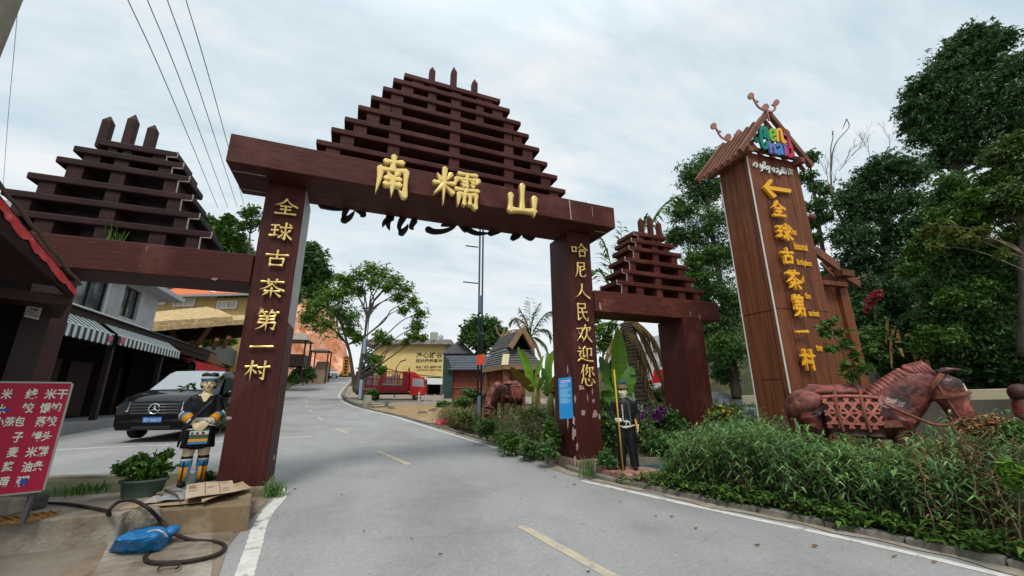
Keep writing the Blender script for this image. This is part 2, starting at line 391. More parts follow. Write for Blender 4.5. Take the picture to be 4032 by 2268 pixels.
CONC2 = M('pale_concrete', (.37, .325, .265), (.235, .20, .155), scale=3.5, rough=.9, bump=.6, bscale=26, c3=(.15, .115, .08), s3=2.1, p3=(.46, .68))
MUDC = M('mud_concrete', (.19, .14, .10), (.26, .20, .15), scale=3, rough=.95, bump=.5, bscale=20, c3=(.11, .08, .055), s3=2.2, p3=(.48, .66))
KERB = M('kerb_stone', (.21, .195, .17), (.14, .125, .105), scale=5, rough=.9, bump=.45, bscale=40, c3=(.075, .062, .045), s3=4, p3=(.5, .7))
LINEW = M('worn_white_paint', (.62, .61, .57), (.50, .48, .43), scale=9, rough=.8, bump=.15, bscale=60, c3=(.30, .28, .25), s3=7, p3=(.56, .62))
LINEY = M('worn_yellow_paint', (.47, .41, .29), (.42, .375, .285), scale=9, rough=.8, c3=(.32, .30, .25), s3=9, p3=(.54, .62))
# ------------------------------------------------------------------ ground, road
xs = np.unique(np.concatenate([np.linspace(-400, -40, 13), np.linspace(-40, 40, 81), np.linspace(40, 400, 13), np.linspace(4, 16, 49)]))
ys = np.unique(np.concatenate([np.linspace(-60, -10, 8), np.linspace(-10, 30, 81), np.linspace(30, 100, 41), np.linspace(100, 700, 14)]))
def ground_z(x, y):
    z = gz(x, y)
    if xl(y)-.05 < x < xr(y)+.05: return z-.05
    n = .03*math.sin(x*1.9+y*.7)+.03*math.sin(y*2.3-x*.8)
    return z-.03+(n if x > xr(y)+.6 else -.03)
GV = [(x, y, ground_z(x, y)) for y in ys for x in xs]; nx = len(xs)
GQ = [(j*nx+i, j*nx+i+1, (j+1)*nx+i+1, (j+1)*nx+i) for j in range(len(ys)-1) for i in range(nx-1)]
struct(rawmesh('ground', GV, GQ, SOIL, smooth=True))
def strip(name, yy, fl, fr_, mat, off, n=10, zf=None):
    V = []
    for y in yy:
        a, b = fl(y), fr_(y)
        for i in range(n+1):
            x = a+(b-a)*i/n; V.append((x, y, (zf(x, y) if zf else prof(y))+off))
    Q = [(j*(n+1)+i, j*(n+1)+i+1, (j+1)*(n+1)+i+1, (j+1)*(n+1)+i) for j in range(len(yy)-1) for i in range(n)]
    return struct(rawmesh(name, V, Q, mat, smooth=True))
yy = np.unique(np.concatenate([np.linspace(-30, -6, 10), np.linspace(-6, 8, 71), np.linspace(8, 80, 100)]))
strip('road', yy, xl, xr, ASPH, .004)
def line(name, P, wd, mat, off=.008, n=60):
    P = [Vector(p[:2]) for p in P]; Q = []
    for i in range(len(P)-1):
        m = max(2, int((P[i+1]-P[i]).length/.15))
        for k in range(m): Q.append(P[i].lerp(P[i+1], k/m))
    Q.append(P[-1]); V = []
    for i, p in enumerate(Q):
        d = (Q[min(i+1, len(Q)-1)]-Q[max(i-1, 0)]).normalized(); q = Vector((-d.y, d.x))
        for s in (-1, 1): e = p+q*(s*wd/2*(1+.05*math.sin(i*1.7+s))); V.append((e.x, e.y, prof(e.y)+off))
    return struct(rawmesh(name, V, [(2*i, 2*i+1, 2*i+3, 2*i+2) for i in range(len(Q)-1)], mat))
def smoothpts(P, k=6):
    P = [Vector(p) for p in P]; E = [P[0]*2-P[1]]+P+[P[-1]*2-P[-2]]; Q = []
    for i in range(1, len(E)-2):
        for j in range(k):
            t = j/k; p0, p1, p2, p3 = E[i-1:i+3]
            Q.append(.5*((2*p1)+(p2-p0)*t+(2*p0-5*p1+4*p2-p3)*t*t+(3*p1-p0-3*p2+p3)*t**3))
    Q.append(P[-1]); return Q
line('road_marking', smoothpts([(xr(y)-.27, y) for y in (-6, -4.46, -3.53, -2.07, -.9, -.3)]), .11, LINEW)
line('road_marking', smoothpts([(xr(y)-.25, y) for y in (1.6, 2.9, 5, 7.9, 12, 16, 20, 25, 30, 36, 45, 57, 66, 75)]), .12, LINEW)
line('road_marking', smoothpts([(.98, -3.2), (.93, -2.5), (.88, -2.0), (.84, -1.5), (.79, -1.0), (.77, -.6), (.78, -.2), (.82, .2), (.80, .62), (.73, .85)]), .145, LINEW)
line('road_marking', smoothpts([(-9, 6.6), (-4.96, 7.2), (-2.4, 7.3), (-1.2, 7.6), (.6, 8.0)]), .12, LINEW)
cl = [(3.98, -4.6), (3.66, -2.6), (3.51, -1.88), (3.2, -.3), (2.81, 2.09), (2.35, 4.16), (1.68, 8.5), (1.27, 10.3), (.5, 15), (-.2, 20), (-1, 26), (-1.9, 36), (-2.4, 46)]
def clx(y): return float(np.interp(y, [p[1] for p in cl], [p[0] for p in cl]))
for a, b in ((-5.2, -1.88), (2.09, 4.16), (8.5, 10.3), (14.5, 16.5), (21, 23), (27, 29), (34, 36)):
    line('road_marking', [(clx(a), a), (clx((a+b)/2), (a+b)/2), (clx(b), b)], .115, LINEY)
DUST = M('roadside_dust', (.30, .235, .165), (.24, .185, .125), scale=5, rough=.95, bump=.4, bscale=30, c3=(.33, .30, .25), s3=4, p3=(.45, .6))
strip('ground', np.linspace(-5.6, 9, 150), lambda y: xr(y)-.13-.07*math.sin(y*3.7)*math.sin(y*1.3+1)-.03*math.sin(y*11), lambda y: xr(y)+.02, DUST, .0125, 2)
# kerb stones along the right side
g = G(); y = -5.6
while y < 26:
    if .1 < y < 1.2: y += .5; continue
    l = .62 if y < 8 else 1.0; a = Vector((xr(y)+.07, y, 0)); b = Vector((xr(y+l-.015)+.07, y+l-.015, 0))
    h = .075+.014*math.sin(y*5.1); dx = .012*math.sin(y*3.3)
    z0, z1 = prof(a.y), prof(b.y)
    g.hexa([(a.x-.06+dx, a.y, z0-.1), (a.x+.07+dx, a.y, z0-.1), (b.x+.07+dx, b.y, z1-.1), (b.x-.06+dx, b.y, z1-.1), (a.x-.055+dx, a.y, z0+h), (a.x+.07+dx, a.y, z0+h), (b.x+.07+dx, b.y, z1+h), (b.x-.055+dx, b.y, z1+h)])
    y += l
struct(g.obj('kerb', KERB, bevel=.012))
g = G()
for a, b in (((2.6, 25), (1.5, 35)), ((1.5, 35), (.95, 45)), ((.95, 45), (1.2, 57)), ((1.2, 57), (2.4, 75))):
    g.hexa([(a[0], a[1], prof(a[1])-.1), (a[0]+.3, a[1], prof(a[1])-.1), (b[0]+.3, b[1], prof(b[1])-.1), (b[0], b[1], prof(b[1])-.1), (a[0], a[1], prof(a[1])+.13), (a[0]+.3, a[1], prof(a[1])+.13), (b[0]+.3, b[1], prof(b[1])+.13), (b[0], b[1], prof(b[1])+.13)])
struct(g.obj('kerb', KERB))
# pavement round the bend beside the tree, and the bare straw-coloured plot
strip('pavement', np.linspace(24, 60, 30), lambda y: xr(y)+.3, lambda y: xr(y)+2.2, CONC2, .1, 3)
strip('ground', np.linspace(9.0, 26, 30), lambda y: xr(y)+.25, lambda y: 4.2+ (y-9)*.32+1.2, DIRT, .045, 8)
strip('pavement', np.linspace(26.0, 52, 10), lambda y: max(4.2, xr(y)+2.3), lambda y: 22, CONC2, .02, 8)
# left foreground: worn concrete apron, mud beside it
def polyplate(name, P, mat, zf, th=.08, sub=.0):
    g = G(); top = [(x, y, zf(x, y)) for x, y in P]
    bm = bmesh.new(); vs = [bm.verts.new(p) for p in top]; f = bm.faces.new(vs); f.normal_update()
    if f.normal.z < 0: f.normal_flip()
    r = bmesh.ops.extrude_face_region(bm, geom=[f]); 
    for v in [e for e in r['geom'] if isinstance(e, bmesh.types.BMVert)]: v.co.z -= th
    bmesh.ops.recalc_face_normals(bm, faces=bm.faces)
    me = bpy.data.meshes.new(name); bm.to_mesh(me); bm.free(); me.materials.append(mat)
    o = bpy.data.objects.new(name, me); COL.objects.link(o); return o
strip('pavement', np.linspace(-3.4, -.92, 22), lambda y: float(np.interp(y, [-3.4, -2, -1.7, -.92], [-.9, -.35, -.26, -.5])), lambda y: float(np.interp(y, [-3.4, -2.04, -1.37, -.92], [.8, .64, .47, .35])), CONC2, .018, 8)
strip('ground', np.linspace(-8, -.6, 30), lambda y: -6, lambda y: float(np.interp(y, [-8, -2, -1.7, -.6], [-.4, -.36, -.27, -.5])), CONC, .008, 12)
strip('ground', np.linspace(-3.4, 1.9, 40), lambda y: float(np.interp(y, [-3.4, -.92, -.4, 1.9], [-.6, -.5, -.6, -2.2])), lambda y: float(np.interp(y, [-3.4, -2, -1.4, -.92, .2, 1.2, 1.9], [.76, .69, .60, .62, .70, .62, .3])), MUDC, .012, 12)
# ------------------------------------------------------------------ hill with the orange cutting
CLIFF = M('orange_cutting', (.60, .23, .115), (.78, .44, .29), scale=.22, rough=.95, bump=1.0, bscale=.9, c3=(.44, .15, .07), s3=.3, p3=(.5, .62), lo=.4, hi=.6)
HSOIL = M('hill_scrub', (.05, .065, .02), (.12, .09, .05), scale=.25, rough=.95, bump=.8, bscale=1)
TOE = [(-26, 30), (-14, 40), (-10.5, 48), (-9.5, 55), (-9.5, 64), (-8, 71), (-5, 77.5), (1, 82), (9, 85), (30, 86)]
def toe_t(x, y):
    best = 1e9; sg = 1
    for (ax, ay), (bx, by) in zip(TOE, TOE[1:]):
        dx, dy = bx-ax, by-ay; t = max(0, min(1, ((x-ax)*dx+(y-ay)*dy)/(dx*dx+dy*dy)))
        ex, ey = x-ax-dx*t, y-ay-dy*t; d = math.hypot(ex, ey)
        if d < best: best = d; sg = 1 if dx*ey-dy*ex > 0 else -1
    return best*sg
from mathutils import noise as mn
def hill_z(x, y):
    t = toe_t(x, y); b = prof(min(y, 90))
    if t <= 0: return b-.4+t*.15
    k = max(0, min(1, (2.5-x)/11))*max(0, min(1, (x+46)/22)); q = 1.5*min(t, 15)+.15*min(20, max(0, t-15)); q *= k**.8
    ter = 1+.10*math.sin(q*1.15+.5*math.sin(x*.3))
    return b-.3+q*ter+(1.7*mn.noise(Vector((x*.22, y*.22, 1.3)))+.9*mn.noise(Vector((x*.6, y*.6, 4))))*min(1, t/3)*min(1, k*3)
hxs = np.linspace(-75, 30, 120); hys = np.linspace(30, 140, 120)
HVt = [(x, y, hill_z(x, y)) for y in hys for x in hxs]; nh = len(hxs)
HQ = [(j*nh+i, j*nh+i+1, (j+1)*nh+i+1, (j+1)*nh+i) for j in range(len(hys)-1) for i in range(nh-1)]
hm = []
for q in HQ:
    c = np.mean([HVt[i] for i in q], axis=0); t = toe_t(c[0], c[1])
    hm.append(0 if (c[0] > -13.5 and t < 17+3*mn.noise(Vector((c[0]*.2, c[1]*.2, 0)))) else 1)
struct(rawmesh('hill', HVt, HQ, [CLIFF, HSOIL], mi=hm, smooth=False))
# ================================================================== the gateway
WPX = M('dark_red_wood_along', (.078, .0165, .0105), (.044, .0105, .0085), scale=4.2, rough=.62, bump=.3, bscale=16, stretch=(.6, 5, 7), c3=(.13, .040, .030), s3=1.5, p3=(.54, .76))
WPZ = M('dark_red_wood_upright', (.070, .0145, .0105), (.042, .0100, .0085), scale=4.2, rough=.58, bump=.25, bscale=16, stretch=(7, 7, .5), c3=(.12, .040, .034), s3=1.4, p3=(.54, .78))
WTR = M('dark_red_wood_tiers', (.062, .0130, .009), (.033, .0080, .0065), scale=4, rough=.66, bump=.2, bscale=18, stretch=(1, 4, 5), c3=(.085, .024, .019), s3=1.6, p3=(.5, .75))
GREYS = M('grey_weathered_side', (.50, .49, .49), (.34, .31, .31), scale=3, rough=.6, stretch=(3, 3, .6), bump=.15)
GOLD = M('gold_leaf', (.86, .64, .24), (.78, .54, .17), scale=14, rough=.32, metal=.45, spec=.5)
BLACKL = M('silhouette_black', (.02, .018, .018), rough=.45)  # black colour stands in for the far characters' backlit silhouette
CHIP = M('bare_plaster', (.40, .29, .26), (.27, .17, .15), scale=20, rough=.9)
TRIMW = M('pale_edge_filler', (.45, .41, .38), (.3, .26, .24), scale=16, rough=.8)
WTL = M('darker_red_wood_tiers', (.032, .0095, .009), (.018, .0065, .0065), scale=4, rough=.66, bump=.2, bscale=18, stretch=(1, 4, 5), c3=(.055, .018, .015), s3=1.6, p3=(.5, .75))  # left wing tiers, a darker red than the main crown
WRR = M('lighter_red_wood_tiers', (.095, .021, .0145), (.05, .012, .009), scale=4, rough=.66, bump=.25, bscale=18, stretch=(1, 4, 5), c3=(.15, .045, .03), s3=1.6, p3=(.5, .75))  # right wing tiers, a lighter red than the main crown
WRX = M('lighter_red_wood_along', (.115, .026, .017), (.052, .013, .010), scale=4.2, rough=.62, bump=.3, bscale=16, stretch=(.6, 5, 7), c3=(.17, .06, .038), s3=2.2, p3=(.52, .74))  # right wing beam, a lighter red than the other beams
gate = thing('village_gateway', 'big dark red wooden gateway over the road with stepped crowns and gold characters', 'gate', (3.12, .9, .25))
ZB, ZT = 5.075, 5.562
def pillar(x0, x1, y0, y1, zb, zt, zs=.32):
    g = G(); g.box(x0, y0, zb+zs, x1, y1, zt); p = wobj(g, 'pillar', WPZ, gate, bevel=.012)
    g = G(); g.hexa([(x0-.06, y0-.07, zb-.15), (x1+.05, y0-.07, zb-.15), (x1+.05, y1+.05, zb-.15), (x0-.06, y1+.05, zb-.15), (x0-.015, y0-.015, zb+zs), (x1+.015, y0-.015, zb+zs), (x1+.015, y1+.015, zb+zs), (x0-.015, y1+.015, zb+zs)])
    wobj(g, 'footing', MUDC, p, bevel=.03)
    return p
pl = pillar(0, .584, .478, 1.317, .29, ZB, .12)
pr = pillar(5.674, 6.245, .478, 1.317, .24, ZB, .2)
pol = pillar(-2.95, -2.36, .4225, 1.25, .3, 3.312)
por = pillar(8.598, 9.192, .4225, 1.25, .25, 3.312)
# grey weathered upper inner cheek of the left pillar
g = G(); g.box(.584, .49, 2.75, .587, 1.31, 5.05); wobj(g, 'weathered_cheek', GREYS, pl)
g = G(); g.box(-.485, 0, ZB+.0, 6.60, 1.10, ZT); mb = wobj(g, 'lintel_beam', WPX, gate, bevel=.015)
g = G()
for yb in (.26, .88):
    for a, b in ((-.44, 0), (6.26, 6.55)): g = G(); g.box(a, yb, ZB-.012, b, yb+.02, ZB-.001); wobj(g, 'edge_strip', TRIMW, mb)
wl = G(); wl.box(-3.56, .4225, 3.312, -.002, 1.20, 3.774); wlb = wobj(wl, 'lintel_beam', WPX, gate, bevel=.015)
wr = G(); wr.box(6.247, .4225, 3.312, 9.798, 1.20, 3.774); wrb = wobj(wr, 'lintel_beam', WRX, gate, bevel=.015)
def crown(lv, xL, xR, y0, y1, base, th, cols, fin, oh=.13, finh=(.45, .6, .45), fw=.085, name='stepped_crown', strips=0, mat=None):
    mat = mat or WTR
    """lv: top height of each tier, xL/xR: ends of each tier"""
    first = None; prev = base
    core = G(); c = thing(name, '', '', (0, 0, 0)); 
    del c['label']; del c['category']; c.parent = gate
    jr = random.Random(int(xL[0]*100)); lv = [z+jr.uniform(-.008, .008) for z in lv]; xL = [x+jr.uniform(-.022, .022) for x in xL]; xR = [x+jr.uniform(-.022, .022) for x in xR]
    for i, z in enumerate(lv):
        g = G(); g.box(xL[i], y0-.02, z-th, xR[i], y1+.02, z)
        t = g; wobj2(t, 'tier', mat, c, bevel=.018)
        # posts between this tier and the one below
        if z-th-prev > .03:
            xa, xb = xL[i]+oh, xR[i]-oh
            for k, (cxx, wdt) in enumerate(cols(i, xa, xb)):
                g = G(); g.box(cxx-wdt/2, y0+.012, prev, cxx+wdt/2, y1-.012, z-th); wobj2(g, 'tier_post', mat, c)
            if strips:
                xe = xL[i] if strips < 0 else xR[i]; xi = xa if strips < 0 else xb; g = G()
                pts = [(xe, y0-.024, z-.004), (xe-.004*(-strips), y0-.026, z-th*.5), (xe, y0-.024, z-th), (xi, y0-.01, z-th-.004), (xi, y0+.006, prev+.004)]; g.tube(pts, .011, 6); wobj2(g, 'pale_edging', TRIMW, c)
        prev = z
    for (fx, h) in fin:
        ym = (y0+y1)/2
        g = G(); q = fw; z0 = lv[-1]
        g.hexa([(fx-q, ym-q, z0), (fx+q, ym-q, z0), (fx+q, ym+q, z0), (fx-q, ym+q, z0), (fx-q, ym-q, z0+h*.8), (fx+q, ym-q, z0+h*.8), (fx+q, ym+q, z0+h*.8), (fx-q, ym+q, z0+h*.8)])
        g.add([(fx-q, ym-q, z0+h*.8), (fx+q, ym-q, z0+h*.8), (fx+q, ym+q, z0+h*.8), (fx-q, ym+q, z0+h*.8), (fx, ym, z0+h)], [(0, 1, 4), (1, 2, 4), (2, 3, 4), (3, 0, 4)])
        wobj2(g, 'finial', mat, c, bevel=.008)
    return c
def wobj2(g, name, mat, c, **k):
    g.xf(gate.matrix_basis.inverted()); return g.obj(name, mat, c, **k)
def cols_main(i, xa, xb):
    L = [(xa+.11, .22), (xb-.11, .22)]; m = 3.05
    L.append((m, .2))
    if i <= 4: L += [(1.93, .2), (4.18, .2)]
    if i >= 5: L += [(2.57, .16), (3.55, .16)]
    return [q for q in L if q[0] >= xa]
zl = [5.83, 6.12, 6.39, 6.69, 6.965, 7.215, 7.47, 7.645]
crown(zl, [.66, .88, 1.07, 1.28, 1.45, 1.67, 1.83, 2.03], [5.45, 5.28, 5.05, 4.87, 4.62, 4.43, 4.21, 3.97], .1, 1.02, ZT, .105, cols_main, [(2.61, .78), (3.075, .95), (3.545, .78)], oh=.16, fw=.062)
def cols_wing(x0):
    def f(i, xa, xb):
        m = x0; L = [(xa+.09, .18), (xb-.09, .18), (m, .17)]
        if i == 0: L += [((xa+m)/2-.02, .2), ((xb+m)/2+.05, .2)]
        return L
    return f
zw = [4.085, 4.372, 4.66, 4.953, 5.165, 5.345]
a = [6.87, 7.07, 7.17, 7.28, 7.39, 7.48]; b = [9.49, 9.25, 9.08, 8.86, 8.68, 8.47]
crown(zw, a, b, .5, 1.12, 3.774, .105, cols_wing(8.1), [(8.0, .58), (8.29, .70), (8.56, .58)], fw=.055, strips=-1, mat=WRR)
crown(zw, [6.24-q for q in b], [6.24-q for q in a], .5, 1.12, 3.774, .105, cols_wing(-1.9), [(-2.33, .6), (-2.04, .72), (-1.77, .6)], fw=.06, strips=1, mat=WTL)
# pale scuffs and peeling along edges of the pillars and beams
def flakes(parent, plane, spots, name='peeling_patch', mat=CHIP, seed=3):
    rn = random.Random(seed)
    for (x, y, rx, ry) in spots:
        g = G()
        c = onplane(x, y, *plane); n = plane[1]; u = Vector((1, 0, 0)) if abs(n.y) > .5 else Vector((0, 1, 0)); v = Vector((0, 0, 1))
        P = []; k = 11; s = (c-C0).dot(FW)*PS/CF
        for i in range(k):
            a = 2*math.pi*i/k; q = rn.uniform(.4, .95); P.append(c+u*(math.cos(a)*rx*s*q)+v*(math.sin(a)*ry*s*q)+n*(.004))
        g.prism([p for p in P], -n*.003); wobj(g, name, mat, parent)
FY = lambda y: (Vector((0, y, 0)), Vector((0, -1, 0)))
flakes(pr, FY(.478), [(1462, 975, 13, 9), (1493, 1008, 5, 7), (1467, 1037, 8, 10), (1496, 1042, 12, 11), (1508, 1047, 4, 9), (1447, 1005, 4, 12), (1443, 1090, 8, 20), (1444, 1060, 5, 16), (1452, 1122, 5, 13), (1447, 1160, 5, 18), (1450, 1195, 5, 16), (1428, 1060, 3, 20), (1437, 1010, 2, 20), (1433, 960, 2, 26), (1428, 930, 2, 18), (1500, 1180, 5, 6), (1478, 1000, 2, 14), (1490, 985, 2, 12)])
flakes(pl, FY(.478), [(575, 1052, 9, 5), (690, 1150, 2, 8), (648, 1235, 9, 7), (655, 780, 2, 14)], seed=5)
flakes(wrb, FY(.4225), [(1737, 790, 2, 12), (1760, 797, 2, 9), (1835, 802, 3, 5), (1510, 770, 5, 14)], seed=7)
flakes(wlb, FY(.4225), [(540, 702, 10, 5), (370, 625, 1.5, 13), (351, 670, 1, 2)], seed=8)
for (xa_, ya_, xb_, yb_, w_) in ((1432, 503, 1437, 552, .02), (1489, 520, 1491, 545, .006), (1192, 440, 1194, 490, .006)):
    a_, b_ = atY(xa_, ya_, -.004), atY(xb_, yb_, -.004); g = G(); g.beam(a_, b_, w_, .006, up=(0, 1, 0)); wobj(g, 'beam_joint', TRIMW, mb)
# ---- gold characters
def gold(ch, x, y, wp, hp, wd, Y, parent, name='gold_character', off=.03, dep=.022, mat=None):
    c = atY(x, y, Y-off); s = (c-C0).dot(FW)*PS/CF
    return brush(ch, frame(c, (1, 0, 0), (0, 0, 1)), wp*s, hp*s, wd*s, dep, mat or GOLD, parent, name)
for ch, x, y, w_, h_ in (('南', 987, 449, 100, 118), ('糯', 1146, 478, 122, 106), ('山', 1311, 507, 92, 92)):
    gold(ch, x, y, w_, h_, 15 if ch != '糯' else 11.5, 0, mb, off=.10, dep=.075)
for ch, x, y, w_, h_ in zip('全球古茶第一村', (720, 707, 697, 684, 672, 659, 647), (522, 583, 651, 726, 806, 872, 932), (58, 51, 55, 59, 56, 56, 56), (46, 49, 45, 50, 54, 46, 50)):
    gold(ch, x, y, w_, h_, 5.0, .478, pl)
for ch, x, y, w_, h_ in zip('哈尼人民欢迎您', (1456, 1460, 1464, 1463, 1468, 1471, 1477), (630, 679, 733, 785, 839, 890, 945), (46, 34, 46, 40, 44, 44, 42), (38, 44, 40, 50, 46, 42, 54)):
    gold(ch, x, y, w_, h_, 3.8, .478, pr)
# the characters on the far face, seen from below as black hooks under the beam
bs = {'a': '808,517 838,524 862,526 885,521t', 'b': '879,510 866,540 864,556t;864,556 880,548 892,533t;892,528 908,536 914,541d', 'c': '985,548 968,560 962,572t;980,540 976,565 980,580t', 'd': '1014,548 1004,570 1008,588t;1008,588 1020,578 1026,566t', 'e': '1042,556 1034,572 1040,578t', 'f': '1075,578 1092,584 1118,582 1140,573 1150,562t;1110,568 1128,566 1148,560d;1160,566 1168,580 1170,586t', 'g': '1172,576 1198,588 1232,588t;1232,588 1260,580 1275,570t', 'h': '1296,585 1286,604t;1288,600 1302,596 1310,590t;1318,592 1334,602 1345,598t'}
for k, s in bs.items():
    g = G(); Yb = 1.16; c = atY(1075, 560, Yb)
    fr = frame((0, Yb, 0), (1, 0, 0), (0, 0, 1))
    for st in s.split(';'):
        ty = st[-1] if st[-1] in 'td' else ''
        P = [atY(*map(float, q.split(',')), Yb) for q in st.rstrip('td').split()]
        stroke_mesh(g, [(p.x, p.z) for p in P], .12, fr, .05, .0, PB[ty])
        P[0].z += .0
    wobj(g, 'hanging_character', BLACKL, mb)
# ---- blue notice on the right pillar's inner cheek / front, sticker
NOTICE = M('blue_notice', (.02, .22, .52), (.025, .25, .56), scale=5, rough=.5)
PALEB = M('notice_print', (.25, .52, .75), rough=.6)
PINKP = M('notice_heading_print', (.55, .45, .70), rough=.6)
q = [onplane(*p, Vector((0, .478, 0)), Vector((0, -1, 0))) for p in ((1404, 952), (1437, 948), (1442, 1052), (1408, 1054))]
q = [p+Vector((0, -.006, 0)) for p in q]
notice = thing('notice_sheet', 'tall blue printed notice pasted on the blue notice pillar', 'notice', q[3])
g = G(); g.prism([q[3], q[2], q[1], q[0]], (0, .004, 0)); wobj(g, 'sheet', NOTICE, notice)
def lerpq(u, v): return (q[0]*(1-u)+q[1]*u)*(1-v)+(q[3]*(1-u)+q[2]*u)*v+Vector((0, -.0015, 0))
rn = random.Random(4); g = G()
for i in range(30):
    v = .15+i*.0165
    if i in (6, 7, 21): continue
    u1 = rn.uniform(.6, .93)
    a, b, c_, d = lerpq(.09, v+.0045), lerpq(u1, v+.0045), lerpq(u1, v-.0045), lerpq(.09, v-.0045); g.quad(a, b, c_, d)
wobj(g, 'small_print', PALEB, notice)
g = G(); g.quad(lerpq(.15, .09), lerpq(.9, .085), lerpq(.9, .06), lerpq(.15, .065)); g.quad(lerpq(.15, .125), lerpq(.9, .12), lerpq(.9, .10), lerpq(.15, .105)); wobj(g, 'heading', PINKP, notice)
# ================================================================== the leaning-looking sign tower
TWD = M('rust_brown_boards', (.195, .066, .027), (.11, .035, .016), scale=2.2, rough=.6, bump=.25, bscale=12, stretch=(6, 6, .35), c3=(.055, .02, .013), s3=.7, p3=(.5, .8))
TRF = M('brown_roof_boards', (.19, .075, .045), (.13, .05, .032), scale=4, rough=.6, bump=.15)
YELL = M('yellow_letter_enamel', (.80, .40, .025), (.74, .36, .02), scale=3, rough=.35)
WHT = M('white_letter_enamel', (.75, .75, .73), rough=.4)
DKB = M('dark_letter_edge', (.03, .02, .015), rough=.5)
tw = thing('sign_tower', 'tall rust brown board pylon with gabled top, yellow arrow and vertical yellow characters', 'sign tower', (8.59, -1.76, .35), R(-4.5))
TM = tw.matrix_basis.copy(); TI = TM.inverted(); TEX = (TM.to_3x3() @ Vector((1, 0, 0))); TEY = (TM.to_3x3() @ Vector((0, 1, 0)))
def tl(x, y, yl=0): return TI @ onplane(x, y, TM @ Vector((0, yl, 0)), -TEY)
Z3 = lambda x, y: ((2700+.48309*x)/PS, (300+.48309*y)/PS)
Z4 = lambda x, y: ((2700+.48309*x)/PS, (950+.48309*y)/PS)
TWW, TDP = 1.372, .70
ztop = tl(*Z3(700, 660)).z
g = G(); g.box(0, 0, 0, TWW, TDP, ztop); g.obj('shaft', TWD, tw, bevel=.008)
g = G()
for xx in (.33, .66, 1.03): g.box(xx, -.004, .1, xx+.006, .003, ztop-.05)
g.box(0.02, -.004, 2.75, TWW-.02, .003, 2.765)
g.box(-.004, .03, 2.73, .003, TDP-.03, 2.742); g.box(-.004, .09, .1, .003, .1, ztop-.1); g.box(-.004, .12, 1.5, .003, .5, 1.512); g.box(-.004, .1, .85, .003, .52, .862)
g.obj('board_seams', DKB, tw)
g = G(); g.box(-.014, -.014, 0, .008, .004, ztop-.02); g.box(-.012, TDP-.004, 0, .006, TDP+.012, ztop-.3); g.obj('edge_strip', M('pale_strip', (.62, .60, .57), rough=.5), tw)
# gable roof
ap = tl(*Z3(645, 300), -.12); el = tl(*Z3(428, 628), -.12); er = tl(*Z3(1010, 740), -.12)
hw = (er.x-el.x)/2; mxx = (er.x+el.x)/2; ez = (el.z+er.z)/2; az = ap.z
yb0, yb1 = -.16, 1.0
rf = G(); roof = None
for s in (-1, 1):
    for yb in (yb0, yb1):
        rf = G(); rf.beam((mxx+s*.0, yb, az), (mxx+s*hw, yb, ez), .1, .085, up=(0, 1, 0)); roof = rf.obj('gable_rafter', TRF, tw, bevel=.006)
for s in (-1, 1):
    for k in range(6):
        y = -.02+.165*k; g = G()
        g.beam((mxx+s*.03, y, az-.06), (mxx+s*(hw*.97), y, ez-.02), .075, .05, up=(0, 1, 0)); g.obj('roof_slat', TRF, tw, bevel=.004)
g = G(); g.box(mxx-hw*.8, -.10, ztop+.0, mxx+hw*.8, -.03, ztop+.07); g.box(mxx-hw*.8, .72, ztop+.0, mxx+hw*.8, .79, ztop+.07)
for s in (-1, 1):
    g.beam((mxx, -.065, az-.25), (mxx+s*hw*.62, -.065, ztop+.06), .05, .05, up=(0, 1, 0))
    g.box(mxx+s*hw*.72-.06, -.2, ztop-.13, mxx+s*hw*.72+.06, .9, ztop-.01)
g.beam((mxx, -.14, az-.09), (mxx, 1.0, az-.09), .07, .07)
g.obj('gable_struts', TRF, tw, bevel=.004)
def tstroke(name, P, wd, mat, yl, depth, zf=Z3, prof='r', parent=tw, smooth=True):
    g = G()
    for st in P:
        q = [tl(*zf(*p), yl) for p in st]
        fr = frame((0, yl, 0), (1, 0, 0), (0, 0, 1)); s = .48309*px((TM @ q[0]-C0).dot(FW))/PS
        stroke_mesh(g, [(a.x, a.z) for a in q], wd*s, fr, depth, wd*s*.06, PB[prof], smooth=smooth)
    return g.obj(name, mat, parent)
ORN = M('dusty_rose_ornament', (.36, .17, .13), (.27, .12, .1), scale=8, rough=.6)
def blob(c, r, k=16): return [(c[0]+r*math.cos(2*math.pi*i/k), c[1]+r*math.sin(2*math.pi*i/k)*1.1) for i in range(k)]
def ornament(dx, dy, yl, sc=1.0):
    f = lambda p: (p[0]*sc+dx, p[1]*sc+dy)
    st = [[(640, 285), (590, 255), (562, 215), (545, 180)], [(655, 290), (700, 292), (722, 270), (722, 235)], [(655, 290), (668, 330), (675, 362)], [(560, 205), (585, 212)], [(720, 245), (700, 236)]]
    o = tstroke('finial_scroll', [[f(p) for p in s] for s in st], 15*sc, ORN, yl, .025)
    for c, r in (((525, 166), 24), ((733, 220), 22), ((645, 258), 26)):
        g = G(); q = [tl(*Z3(*f(p)), yl) for p in blob(c, r)]; g.prism(q, (0, -.03, 0)); g.obj('finial_disc', ORN, o)
ornament(0, 0, -.2)
ornament(-292, 248, 1.05, .98)
